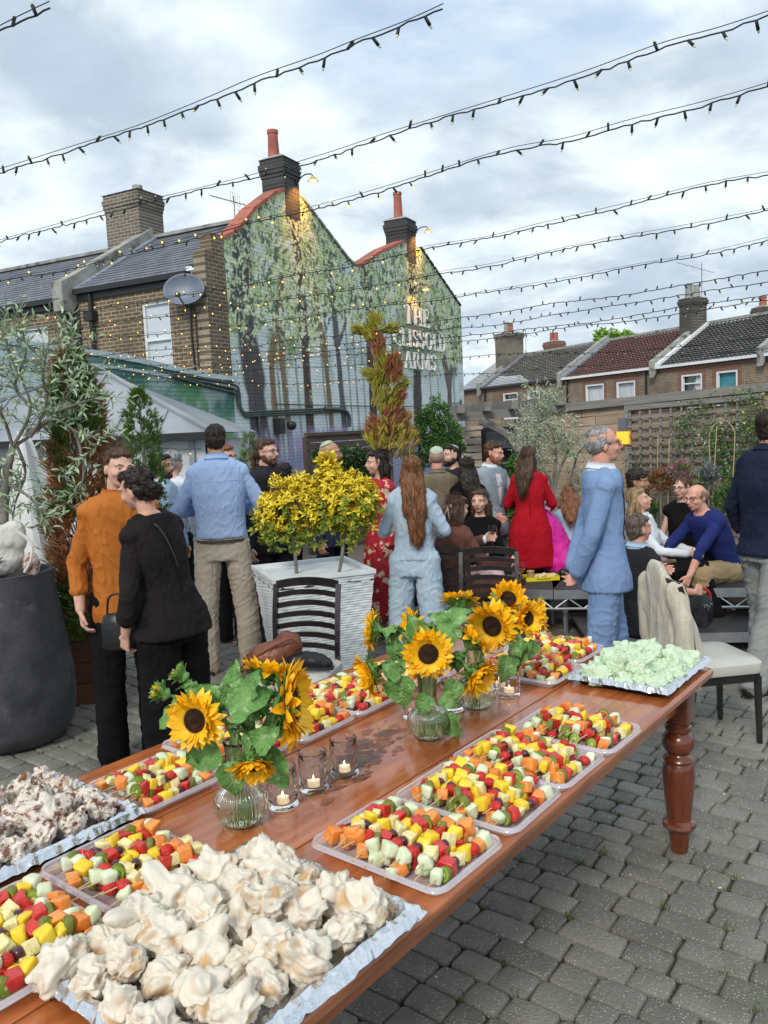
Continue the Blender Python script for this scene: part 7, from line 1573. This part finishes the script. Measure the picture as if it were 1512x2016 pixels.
# ------------------------------------------------------------------ foil trays and meringues
m_foil = M('aluminium_foil', (.72,.74,.78), (.80,.82,.86), 8, .20, metal=1, bump=.5, bscale=30); m_tin = M('dark_baking_tin', (.05,.05,.055), rough=.35, metal=.8)
def foil_tray(a0, a1, b0, b1, label, seed):
    random.seed(seed); lx, ly = a1-a0, b1-b0; c = tb((a0+a1)/2, (b0+b1)/2, .7803); e = empty('foil_tray', c, TROT, label, 'tray')
    n = 44; m_ = 36; S = lambda t: max(-1, min(1, t))
    vs = []; H_ = .045
    for i in range(n+1):
        for j in range(m_+1):
            x = (i/n*2-1)*1.0; y = (j/m_*2-1)*1.0; q = max(abs(x), abs(y))
            px_ = x*lx/2; py_ = y*ly/2; dd = min((1-abs(x))*lx/2, (1-abs(y))*ly/2)
            z = .006 if dd > .06 else (.006+(H_-.006)*((.06-dd)/.03) if dd > .03 else H_-(.03-dd)*.25*(1 if dd > .01 else 1)-(.012 if dd < .004 else 0))
            p = V((px_, py_, z)); k = .004 if dd > .06 else .008
            nn = noise.noise(V((px_*45, py_*45, seed)))+.7*abs(noise.noise(V((px_*110+3, py_*110, seed))))
            if dd < .03: p.x += .006*noise.noise(V((py_*30, px_*30, 5+seed))); p.y += .006*noise.noise(V((py_*30+9, px_*30, 7)))
            vs.append(V((p.x, p.y, p.z+k*nn)))
    fs = [(i*(m_+1)+j, (i+1)*(m_+1)+j, (i+1)*(m_+1)+j+1, i*(m_+1)+j+1) for i in range(n) for j in range(m_)]
    mb = MB(); mb.add(vs, fs); mb.build('foil', m_foil, e, smooth=False, recalc=False)
    def rr_(w_, d, z, r=.03): return [V((sx*(w_/2-r)+r*math.cos(math.radians(a0_+18*k)), sy*(d/2-r)+r*math.sin(math.radians(a0_+18*k)), z)) for (sx, sy, a0_) in ((1,-1,-90),(1,1,0),(-1,1,90),(-1,-1,180)) for k in range(6)]
    mb = MB(); mb.loft([rr_(lx-.10, ly-.10, 0), rr_(lx-.07, ly-.07, .004), rr_(lx-.045, ly-.045, .030), rr_(lx-.02, ly-.02, .034)], caps=False); mb.add(rr_(lx-.10, ly-.10, .0), [tuple(range(24))]); mb.build('baking_tin', m_tin, e, smooth='a')
    return e
def meringue_mesh(seed, mats, flat=.8):
    bm = bmesh.new(); bmesh.ops.create_icosphere(bm, subdivisions=5, radius=1)
    rs = random.Random(seed); off = V((rs.uniform(0,50), rs.uniform(0,50), rs.uniform(0,50)))
    pk = [V((rs.gauss(0,1), rs.gauss(0,1), abs(rs.gauss(.6,.8)))).normalized() for _ in range(5)]; ph = [rs.uniform(.18,.5) for _ in pk]
    cols = []
    for v in bm.verts:
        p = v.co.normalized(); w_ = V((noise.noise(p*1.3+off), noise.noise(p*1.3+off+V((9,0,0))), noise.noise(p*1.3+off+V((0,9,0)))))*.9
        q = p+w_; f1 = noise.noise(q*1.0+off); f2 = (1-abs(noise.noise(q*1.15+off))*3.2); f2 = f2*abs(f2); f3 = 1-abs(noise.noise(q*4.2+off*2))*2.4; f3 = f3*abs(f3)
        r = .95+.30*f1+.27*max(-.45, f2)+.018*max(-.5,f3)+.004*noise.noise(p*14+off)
        for d_, h in zip(pk, ph):
            a = p.dot(d_)
            if a > .84: r += h*1.25*((a-.84)/.16)**2.4
        v.co = V((p.x*r, p.y*r, p.z*r*flat)); cols.append(max(0, min(1, .42-.25*f1-.40*f2+.7*noise.noise(p*1.2+off)+(-.15*p.z))))  # weight of toasting plus shade painted into basins and lower sides
    me = bpy.data.meshes.new('meringue_body'); bm.to_mesh(me); bm.free()
    a = me.color_attributes.new('toast_shade', 'FLOAT_COLOR', 'POINT'); arr = np.ones((len(cols), 4), np.float32); arr[:, 0] = cols; a.data.foreach_set('color', arr.ravel())
    for m_ in mats: me.materials.append(m_)
    me.polygons.foreach_set('use_smooth', [True]*len(me.polygons)); return me
def m_mer(name, base, toast_shade, dark, thr=(.36,.80), sp=None):
    m = M(name, base, base, 4, .42, sss=.05, bump=.25, bscale=2.2); nt = m.node_tree; b = nt.nodes['Principled BSDF']; L = nt.links
    a = nt.nodes.new('ShaderNodeVertexColor'); a.layer_name = 'toast_shade'; s = nt.nodes.new('ShaderNodeSeparateColor'); L.new(a.outputs[0], s.inputs[0])
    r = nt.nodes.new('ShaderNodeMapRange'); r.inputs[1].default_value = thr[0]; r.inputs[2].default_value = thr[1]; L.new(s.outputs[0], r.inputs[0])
    x = nt.nodes.new('ShaderNodeMix'); x.data_type = 'RGBA'; x.inputs['A'].default_value = (*base, 1); x.inputs['B'].default_value = (*toast_shade, 1); L.new(r.outputs[0], x.inputs['Factor'])
    tc = nt.nodes.new('ShaderNodeTexCoord'); n = nt.nodes.new('ShaderNodeTexNoise'); n.inputs['Scale'].default_value = (sp or (3,))[0]; n.inputs['Detail'].default_value = 8; n.inputs['Roughness'].default_value = .7; L.new(tc.outputs['Object'], n.inputs['Vector'])
    r2 = nt.nodes.new('ShaderNodeMapRange'); r2.inputs[1].default_value = (sp or (3,.62,.70))[1]; r2.inputs[2].default_value = (sp or (3,.62,.70))[2]; L.new(n.outputs['Fac'], r2.inputs[0])
    y = nt.nodes.new('ShaderNodeMix'); y.data_type = 'RGBA'; y.inputs['B'].default_value = (*dark, 1); L.new(x.outputs['Result'], y.inputs['A']); L.new(r2.outputs[0], y.inputs['Factor']); L.new(y.outputs['Result'], b.inputs['Base Color'])
    b.inputs['Subsurface Scale'].default_value = .15
    return m
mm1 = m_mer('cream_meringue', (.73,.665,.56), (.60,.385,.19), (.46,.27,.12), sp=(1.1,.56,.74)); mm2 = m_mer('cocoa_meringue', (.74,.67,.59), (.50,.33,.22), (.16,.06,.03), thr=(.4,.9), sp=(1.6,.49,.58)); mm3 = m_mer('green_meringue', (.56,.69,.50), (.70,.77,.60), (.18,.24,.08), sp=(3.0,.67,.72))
def pile(a0, a1, b0, b1, na, nb, mats, name, desc, seed, rad, layers=2):
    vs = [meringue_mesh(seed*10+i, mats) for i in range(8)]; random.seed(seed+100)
    for ly in range(layers):
        n1, n2 = na-ly, nb-ly
        for i in range(n1):
            for j in range(n2):
                a = a0+(a1-a0)*(i+.5+ly*.5)/na+rnd(-.012,.012); b = b0+(b1-b0)*(j+.5+ly*.5)/nb+rnd(-.012,.012)
                z = .7803+.010+rad*.62+ly*rad*.82+rnd(-.004,.008); s = rad*rnd(.78,1.12)
                if ly == layers-1 and (random.random() < .42 or (i == 0 or j == 0) and random.random() < .4): continue
                lab = '%s %s meringue, %s row from the far end, %s from the right' % (('bottom', 'upper')[ly > 0], name, ORD[i], ORD[j])
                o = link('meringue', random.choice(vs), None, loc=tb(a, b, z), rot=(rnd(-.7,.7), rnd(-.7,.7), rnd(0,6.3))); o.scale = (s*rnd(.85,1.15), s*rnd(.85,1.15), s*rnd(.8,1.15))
                tag(o, lab, 'meringue', name+' meringues '+desc)
foil_tray(2.12, 2.74, -.03, .53, 'foil lined tray under the toasted cream meringues at the front corner of the table', 1)
pile(2.15, 2.74, .03, .50, 6, 5, [mm1], 'cream', 'on the nearest foil tray', 3, .046)
foil_tray(2.17, 2.74, .90, 1.40, 'foil lined tray under the cocoa dusted meringues at the left edge', 2)
pile(2.20, 2.74, .95, 1.36, 6, 4, [mm2], 'cocoa dusted', 'on the left foil tray', 4, .046)
foil_tray(-.04, .50, .01, .43, 'foil lined black tin under the pale green meringues at the far corner', 3)
pile(0.01, .46, .05, .39, 6, 5, [mm3], 'pale green', 'on the far foil tray', 5, .039)
# ------------------------------------------------------------------ glass candle holders
m_vg = M('cut_glass', (1,1,1), rough=.03, trans=1, ior=1.22, spec=.8); m_wax = M('candle_wax', (.8,.76,.65), rough=.4, sss=.3, emis=(1,.7,.35), es=.35); m_flame = M('flame', (1,.7,.3), emis=(1,.6,.25), es=5)
mb = MB(); n = 36; rg = []
for i in range(22):
    z = .004+i*.106/21; bul = .0035*abs(math.cos(i*PI/5.5))**.7
    rg.append([V(((.034+bul+.0022*abs(math.cos(6*a)))*math.cos(a), (.034+bul+.0022*abs(math.cos(6*a)))*math.sin(a), z)) for a in [2*PI*k/n+(.26 if int(i/5.5)%2 else 0) for k in range(n)]])
base = [[V((r*math.cos(2*PI*k/n), r*math.sin(2*PI*k/n), 0)) for k in range(n)] for r in (.028,)]
inner = [[V((r*math.cos(2*PI*k/n), r*math.sin(2*PI*k/n), z)) for k in range(n)] for r, z in ((.034,.111),(.0315,.108),(.0305,.06),(.029,.02),(.026,.014),(.004,.013))]
mb.loft(base+rg+inner); GL = mb.mesh('tumbler', [m_vg], 'a')
mb = MB(); mb.lathe([(.001,.0145),(.0185,.0145),(.019,.016),(.019,.030),(.0175,.0305),(.001,.029)], 20); TLm = mb.mesh('tealight', [m_wax], 'a')
mb = MB(); mb.lathe([(.0003,.031),(.0028,.033),(.0032,.037),(.0018,.043),(.0003,.047)], 10); FLm = mb.mesh('flame', [m_flame], True)
for i, (a, b, lb) in enumerate(((1.90,.64,'nearest of the three cut glasses right of the front vase'),(1.77,.64,'middle one of the three cut glasses right of the front vase'),(1.64,.63,'farthest of the three cut glasses, beside the spilled water'),(.73,.56,'cut glass just right of the farthest vase'),(.68,.63,'cut glass half behind another near the farthest vase'),(1.12,.74,'cut glass half hidden behind the middle vase'),(.98,.66,'cut glass between the middle and farthest vases'))):
    p = tb(a, b, .7805); e = empty('candle_tumbler', p, rnd(0,1), 'tumbler, '+lb, 'candle holder', 'cut glass candle tumblers'); link('tumbler', GL, e).scale = (1.13, 1.13, 1.08)
    t = empty('tealight_candle', p, 0, 'lit tealight, '+lb, 'candle', 'tealights in the tumblers'); link('wax', TLm, t); link('flame', FLm, t)
random.seed(33)
m_pet_ = mleaf('sunflower_petal', (.90,.42,.003), (.98,.62,.015)); m_disc = M('sunflower_disc', (.028,.010,.006), (.075,.03,.012), 60, .9, bump=1, bscale=260)
m_brac = mleaf('sunflower_bract', (.09,.22,.04), (.20,.38,.10)); m_sl = M('sunflower_leaf', (.07,.21,.04), (.19,.37,.10), 20, .5, bump=.7, bscale=110, island=.35, col3=(.30,.48,.20), s3=35, t3=(.56,.66)); m_stem = M('sunflower_stem', (.14,.27,.07), (.22,.36,.12), 20, .6)
def petal(mb, c, out, up, L_, W_, lift, mi=0, twist=0, cup=0):
    """petal strip from c along out, rising by lift, 2 columns"""
    s = out.cross(up).normalized(); n = 6; vs = []
    for i in range(n+1):
        t = i/n; w_ = W_*(math.sin(PI*min(1, .16+t*.84))**.75)*(1 if t < .99 else .02); r = t*L_
        ang = lift+cup*t; p = c+out*(r*math.cos(ang))+up*(r*math.sin(ang)); tw = twist*t
        sd = s*math.cos(tw)+up*math.sin(tw); vs += [p-sd*w_*.5, p-up*w_*.12+up*0, p+sd*w_*.5]
    mb.add(vs, [(i*3+k, i*3+k+1, (i+1)*3+k+1, (i+1)*3+k) for i in range(n) for k in (0, 1)], mi)
def head_meshes(kind):
    """axis +Z = facing. R total about 1 unit = .08 m"""
    up = V((0,0,1)); R = .030 if kind != 'bud' else .014
    pm = MB(); cm = MB(); dm = MB()
    n = {'open': 26, 'cup': 28, 'bud': 16}[kind]
    for ring in range(3 if kind != 'bud' else 1):
        for i in range(n):
            a = 2*PI*(i+ring*.37)/n+rnd(-.08,.08); out = V((math.cos(a), math.sin(a), 0)); L_ = {'open': .047, 'cup': .047, 'bud': .018}[kind]*rnd(.82,1.12)*(1-.12*ring)
            lift = {'open': .12+.26*ring, 'cup': .62+.25*ring, 'bud': 1.1}[kind]+rnd(-.12,.18)
            petal(pm, out*R*(1-.05*ring)+up*(.002*ring), out, up, L_, .019 if kind != 'bud' else .007, lift, twist=rnd(-.6,.6), cup=rnd(-.5,.35))
    rg = []
    for r, z in ((.005,-.006),(R,-.004),(R*1.04,.001),(R*.95,.006),(R*.7,.0085),(R*.4,.0065),(R*.15,.005)): rg.append([V((r*math.cos(a), r*math.sin(a), z)) for a in [2*PI*k/28 for k in range(28)]])
    dm.loft(rg)
    if kind != 'bud':
        for i in range(240):
            a = i*2.39996; r = R*math.sqrt(i/240); z = .006+(.0028 if r > R*.55 else -.0005); dm.add([V((r*math.cos(a)+q[0]*.0011, r*math.sin(a)+q[1]*.0011, z+q[2]*.0035)) for q in ((1,0,0),(0,1,0),(-1,-1,0),(0,0,1))], [(0,1,3),(1,2,3),(2,0,3)])
    # calyx
    cm.lathe([(.0006,-.030),(.008,-.028),(.018,-.020),(R*1.02,-.009),(R*1.0,-.002),(.004,-.003)], 20)
    for ring in range(3):
        m_ = 15
        for i in range(m_):
            a = 2*PI*(i+.5*ring)/m_+rnd(-.1,.1); out = V((math.cos(a), math.sin(a), 0)); petal(cm, out*R*(.75+.12*ring)+up*(-.016+.006*ring), out, up, .034*rnd(.8,1.2) if kind != 'bud' else .026, .0115, rnd(-.25,.5)+(.9 if kind == 'bud' else 0), twist=rnd(-.4,.4), cup=rnd(-.5,.5))
    return pm.mesh('petals', [m_pet_], True, False), dm.mesh('disc', [m_disc], 'a'), cm.mesh('calyx', [m_brac], True, False)
HM_ = {k: [head_meshes(k) for _ in range(2)] for k in ('open', 'cup', 'bud')}
m_vein = M('leaf_vein', (.30,.45,.20), rough=.6)
def sleaf(mb, p, d, L_, up=None, mi=0, droop=.6):
    d = V(d).normalized(); n = (up or V((0,0,1))); s = d.cross(n)
    if s.length < .05: s = d.orthogonal()
    s.normalize(); n = s.cross(d); vs = []; m_ = 9; ph = rnd(0,6)
    for i in range(m_+1):
        t = i/m_; w_ = L_*.36*(math.sin(PI*min(1,.14+t*.86)**.8)**.9 if t < 1 else .02)*(1.12 if t < .3 else 1); q = p+d*L_*t*(1-.15*t*droop)-n*L_*droop*t*t*.6
        for k in range(7):
            x = -1+k/3; wob = .10*L_*math.sin(ph+t*13+k*1.6)*abs(x); vs.append(q+s*w_*x+n*(abs(x)**1.3*w_*.38+wob-(0.006*L_ if k == 3 else 0)))
    mb.add(vs, [(i*7+k, i*7+k+1, (i+1)*7+k+1, (i+1)*7+k) for i in range(m_) for k in range(6)], mi)
    for t in (.25,.42,.6,.76):
        i = t*m_; i0 = int(i); c0 = V(vs[i0*7+3])
        for kk in (0, 6): mb.tube([c0+n*.0006, V(vs[min(m_, i0+1)*7+(1 if kk == 0 else 5)])+n*.0006], [L_*.008, L_*.003], 4, 1, caps=False)
    mb.tube([V(vs[i*7+3])+n*.0004 for i in range(m_+1)], [L_*.015*(1-i/(m_+2)) for i in range(m_+1)], 4, 1, caps=False)
m_vase = M('ribbed_glass', (.97,1,.95), rough=.02, trans=1, ior=1.32, spec=1.0, coat=.5); m_water = M('vase_water', (.90,.96,.80), rough=.0, trans=1, ior=1.2)
def vase(a, b, label):
    p = tb(a, b, .7805); e = empty('glass_vase', p, 0, label, 'vase', 'ribbed glass vases'); n = 160; rib = 40
    prof = [(.034,0),(.040,.002),(.058,.016),(.070,.038),(.0745,.060),(.070,.083),(.055,.103),(.036,.116),(.030,.128),(.0285,.155),(.029,.19),(.0335,.225),(.036,.238)]
    mb = MB(); rg = []
    for j, (r, z) in enumerate(prof): rg.append([V(((r+(.0028*math.cos(rib*2*PI*k/n) if j > 0 else 0))*math.cos(2*PI*k/n), (r+(.0028*math.cos(rib*2*PI*k/n) if j > 0 else 0))*math.sin(2*PI*k/n), z)) for k in range(n)])
    for r, z in reversed(prof): rg.append([V((max(.004, r-.0035)*math.cos(2*PI*k/n), max(.004, r-.0035)*math.sin(2*PI*k/n), max(z, .0035) if z > 0 else .004)) for k in range(n)])
    mb.loft(rg); mb.build('vase_body', m_vase, e, smooth=True)
    mb = MB(); mb.lathe([(.002,.006),(.045,.008),(.060,.022),(.0695,.045),(.0705,.060),(.068,.075),(.002,.075)], 40); mb.build('water', m_water, e)
    return p
def bouquet(p, flowers, leaves_px, Y, desc):
    neck = p+V((0,0,.16)); top = p+V((0,0,.245)); first = True
    for fi, (px_, py_, dy, dr, s, kind, lab) in enumerate(flowers):
        c = atY(px_, py_, Y+dy); d = V(dr).normalized(); e = empty('sunflower', c, 0, lab, 'sunflower', 'cut sunflowers in the vases')
        q = d.to_track_quat('Z', 'Y').to_matrix() @ Matrix.Rotation(rnd(0,6), 3, 'Z'); s *= 1.2 if kind != 'bud' else 1.25; M4 = q.to_4x4() @ Matrix.Scale(s, 4)
        pm, dm, cm = HM_[kind][fi % 2]
        link('petals', pm, e, M=M4); link('disc', dm, e, M=M4); link('calyx', cm, e, M=M4)
        b0 = c-d*.026*s; a_ = rnd(0,6); foot = p+V((.035*math.cos(a_), .035*math.sin(a_), .012)); nk = neck+V((.012*math.cos(a_+3), .012*math.sin(a_+3), 0)); tp_ = top+V((.014*math.cos(a_+3), .014*math.sin(a_+3), 0))
        bk = b0-d*.05*s+V((0,0,.01)) ; mid = tp_.lerp(bk, .55)+V((0,0,.02))
        P_ = smooth_path([foot, nk, tp_, mid, bk, b0], 5); sm_ = MB(); sm_.tube([v-c for v in P_], [.0058 if kind != 'bud' else .0042]*len(P_), 8); sm_.build('stem', m_stem, e)
        n = len(P_)
        for k in range(8 if kind != 'bud' else 4):
            lf = MB(); i = int(n*rnd(.62,.93)); q_ = P_[i]-c; dd = (rdir(.15)*.8+(V((c.x-p.x, c.y-p.y, 0)).normalized()*.5)); sleaf(lf, q_+rdir()*.004, dd, rnd(.035,.07), droop=rnd(.5,1.5)); lf.build('leaf', [m_sl, m_vein], e, smooth=True, recalc=False)
        if fi < len(leaves_px):
            for (lx, ly, tx, ty, dy2, L_) in leaves_px[fi]:
                lf = MB(); A0 = atY(lx, ly, Y+dy2); A1 = atY(tx, ty, Y+dy2-.02); sleaf(lf, A0-c, A1-A0, (A1-A0).length*.86, up=V((rnd(-.7,.7),-1,rnd(0,.8))), droop=rnd(.2,.9)); lf.build('leaf', [m_sl, m_vein], e, smooth=True, recalc=False)
p1 = vase(2.035, .665, 'round bellied ribbed glass vase nearest the camera')
p2 = vase(1.25, .58, 'round bellied ribbed glass vase in the middle of the table'); p3 = vase(.905, .60, 'round bellied ribbed glass vase farthest from the camera, behind the middle one')
Y1, Y2, Y3 = p1.y, p2.y, p3.y
bouquet(p1, [
 (385,1418,-.05,(-.35,-1,.15),.94,'open','open sunflower facing the camera at the left of the nearest vase'),
 (498,1505,-.07,(.1,-.75,-.75),.80,'cup','sunflower nodding down low in front of the nearest vase'),
 (572,1385,.0,(1,-.10,.08),1.42,'open','large sunflower seen edge on at the right of the nearest vase'),
 (530,1325,.08,(.35,.35,1),1.02,'open','sunflower turned away upward at the top right of the nearest vase'),
 (352,1325,.02,(-.7,-.05,.75),.85,'bud','half opened sunflower bud at the top left of the nearest vase'),
 (313,1362,-.02,(-.85,-.35,.55),.85,'bud','small closed sunflower bud at the far left of the nearest vase')],
 [[(440,1400,360,1330,.02,1),(400,1450,395,1530,-.03,1),(430,1470,330,1520,-.02,1)], [(500,1470,560,1425,-.06,1),(520,1480,575,1570,-.02,1),(450,1500,470,1590,-.06,1)], [(520,1420,590,1455,.02,1),(520,1400,440,1330,.0,1)], [(470,1380,450,1292,.02,1),(490,1370,500,1310,-.02,1),(450,1400,540,1350,-.04,1)], [(400,1370,350,1345,0,1),(390,1400,300,1420,.02,1)], [(350,1400,300,1440,0,1)]], Y1, 'nearest')
bouquet(p2, [
 (843,1287,-.08,(.02,-1,.12),.98,'open','sunflower facing the camera squarely in the middle bouquet'),
 (735,1240,.02,(-1,.15,.1),.85,'open','sunflower seen in profile at the upper left of the middle bouquet'),
 (728,1325,-.02,(-.95,-.25,-.3),1.0,'cup','drooping sunflower at the lower left of the middle bouquet'),
 (812,1238,.08,(-.8,-.3,.1),.9,'open','sunflower behind the camera facing one, turned left'),
 (930,1262,.05,(.75,.2,.7),1.0,'open','sunflower turned away up and right in the middle bouquet'),
 (938,1330,-.04,(.7,-.65,-.45),.98,'cup','drooping sunflower at the lower right of the middle bouquet'),
 (905,1185,.12,(.05,.55,.85),.85,'open','sunflower standing highest at the back of the middle bouquet')],
 [[(845,1370,812,1420,-.03,1),(880,1400,900,1480,-.02,1)], [(780,1290,770,1240,0,1),(790,1330,745,1300,-.04,1)], [(790,1330,790,1420,-.03,1),(760,1340,800,1390,0,1)], [(830,1260,800,1200,.03,1)], [(880,1240,850,1200,.03,1),(880,1230,930,1185,.05,1),(900,1260,860,1215,0,1)], [(870,1370,915,1400,-.05,1),(900,1340,870,1395,-.05,1)], [(890,1230,840,1200,.1,1)]], Y2, 'middle')
bouquet(p3, [
 (970,1232,-.04,(-.55,-.85,-.05),1.12,'open','dark centred sunflower facing left in the farthest vase'),
 (1000,1180,.04,(.1,-.8,.5),.92,'cup','sunflower at the top of the farthest bouquet'),
 (1036,1218,-.02,(.45,-.75,.1),.85,'cup','sunflower facing right in the farthest bouquet'),
 (1062,1212,.06,(1,-.2,.1),.88,'open','edge on sunflower at the far right of the farthest bouquet')],
 [[(1000,1290,990,1360,-.02,1),(1010,1290,1030,1230,-.05,1)], [(980,1210,950,1180,.02,1),(985,1200,965,1165,.02,1)], [(1030,1260,1010,1330,0,1)], [(1050,1260,1035,1310,.03,1)]], Y3, 'farthest')
# ------------------------------------------------------------------ strings of fairy lights overhead
random.seed(5)
m_cable = M('black_cable', (.012,.02,.018), rough=.6); m_led0 = M('pale_led', (.75,.72,.45), rough=.3); m_led = M('warm_led', (.9,.6,.2), emis=(1,.50,.07), es=1.5)
mb = MB(); mb.tube([(0,0,0),(0,0,-.034)], [.0060,.0068], 6, 0); mb.tube([(0,0,-.034),(0,0,-.042),(0,0,-.048)], [.0048,.0040,.0008], 6, 1); BULB = mb.mesh('bulb', [m_cable, m_led0], True)
mb = MB(); mb.tube([(0,0,0),(0,0,-.026)], [.0042,.0050], 5, 0); mb.ell((0,0,-.036), (.0065,.0065,.009), n=7, m=5, mi=1); BULB2 = mb.mesh('bulb', [m_cable, m_led], True)
W = [
 (3.35,[(-60,85),(0,50),(60,20),(120,-8)],'short string crossing the top left corner of the sky'),
 (3.35,[(-60,350),(0,332),(140,288),(270,247),(400,195),(500,152),(620,110),(700,78),(800,40),(900,-6)],'highest long string, from the left edge to the top edge'),
 (3.30,[(-60,492),(0,472),(115,440),(230,408),(370,375),(510,340),(640,302),(750,265),(870,228),(1000,188),(1150,140),(1300,85),(1420,52),(1560,5)],'string passing in front of the tall left chimney'),
 (3.28,[(-60,565),(0,548),(140,525),(270,492),(390,462),(490,436),(600,410),(720,378),(850,338),(1000,292),(1120,270),(1240,235),(1390,198),(1560,148)],'string passing just above the left gable'),
 (3.22,[(-60,640),(0,626),(150,610),(315,586),(430,566),(560,542),(698,518),(835,485),(960,465),(1060,440),(1180,412),(1290,385),(1400,358),(1560,330)],'string passing the satellite dish and the right gable'),
 (3.18,[(-60,665),(30,651),(160,640),(285,624),(380,612),(477,597),(634,574),(760,556),(856,536),(960,520),(1065,497),(1200,468),(1330,446),(1560,400)],'string dipping just above the raised lettering'),
 (3.10,[(-60,690),(60,680),(185,664),(300,655),(420,643),(510,632),(598,620),(734,600),(850,588),(960,572),(1120,545),(1250,520),(1380,498),(1560,455)],'string crossing the lettering and the sky over the terrace'),
 (2.95,[(-60,718),(60,708),(180,698),(285,688),(380,684),(478,680),(600,664),(740,648),(880,625),(990,610),(1090,594),(1200,580),(1315,561),(1420,545),(1560,518)],'seventh string from the top of the sky'),
 (2.90,[(0,722),(150,712),(300,700),(480,692),(620,680),(760,662),(880,643),(960,638),(1035,627),(1172,602),(1310,582),(1450,560),(1560,540)],'eighth string from the top, above the terrace chimneys'),
 (2.85,[(60,728),(200,724),(340,715),(480,706),(620,690),(760,676),(880,660),(970,652),(1072,641),(1180,628),(1287,610),(1400,592),(1560,568)],'ninth string, level with the terrace chimney tops'),
 (2.80,[(120,728),(250,737),(420,718),(600,702),(760,688),(911,669),(1020,655),(1131,639),(1220,630),(1290,620),(1400,604),(1560,580)],'tenth string, just under the ninth'),
 (2.72,[(200,742),(340,736),(480,726),(620,720),(740,712),(860,704),(985,694),(1100,692),(1250,688),(1400,672),(1560,655)],'eleventh string, across the terrace roofs'),
 (2.62,[(230,752),(340,748),(480,752),(600,752),(720,744),(880,735),(976,731),(1156,717),(1244,706),(1380,695),(1560,678)],'lowest long string, across the terrace eaves')]
for wi, (z, pts, lab) in enumerate(W):
    P_ = smooth_path([at(x, y, z) for x, y in pts], 8)
    L_ = [0]
    for a, b in zip(P_, P_[1:]): L_.append(L_[-1]+(b-a).length)
    tot = L_[-1]; far = wi >= 6
    def pos(s):
        i = int(np.searchsorted(L_, s))-1; i = max(0, min(i, len(P_)-2)); t = (s-L_[i])/max(1e-6, L_[i+1]-L_[i]); return P_[i].lerp(P_[i+1], t)
    mid = pos(tot/2); e = empty('fairy_light_string', tuple(mid), 0, 'warm light string, '+lab, 'string lights', 'strings of fairy lights over the yard')
    sp_ = max(.12, tot/99.0); n = int(tot/sp_); cab = []; sup = []
    for k in range(n*3+1):
        s = min(tot, k*sp_/3); p = pos(s); q = p+V((rnd(-.004,.004), rnd(-.006,.006), -.012-.012*abs(math.sin(s*1.9+wi))+rnd(-.005,.005))); cab.append(q-mid); sup.append(p-mid)
    mb = MB(); mb.tube(cab, (.0034 if wi < 3 else .0038), 5); mb.build('cable', m_cable, e, smooth=True, recalc=False)
    if wi < 7: mb = MB(); mb.tube(sup, .0018, 4); mb.build('support_wire', m_cable, e, smooth=True, recalc=False)
    for k in range(n):
        q = cab[min(len(cab)-1, k*3+1)]; o = link('bulb', BULB2 if (wi >= 3 and random.random() < .6 and (mid+q).x < .03*(mid+q).y+.2) else BULB, e, loc=q)
        up = random.random() < .35; o.rotation_euler = (rnd(-.6,.6)+(PI if up else 0), rnd(-.8,.8), 0)
# kiosk eaves lights
e = empty('fairy_light_string', (kx0, 9.1, kz-.15), 0, 'short string of warm lights under the kiosk eaves', 'string lights'); mb = MB(); P_ = [V((x*3.6/30, rnd(-.01,.01), -.03*abs(math.sin(x*.7)))) for x in range(31)]; mb.tube(P_, .005, 4); mb.build('cable', m_cable, e, recalc=False)
for k in range(30): o = link('bulb', BULB2, e, loc=P_[k]+V((0,-.01,-.01))); o.rotation_euler = (rnd(-.5,.5), rnd(-.5,.5), 0)
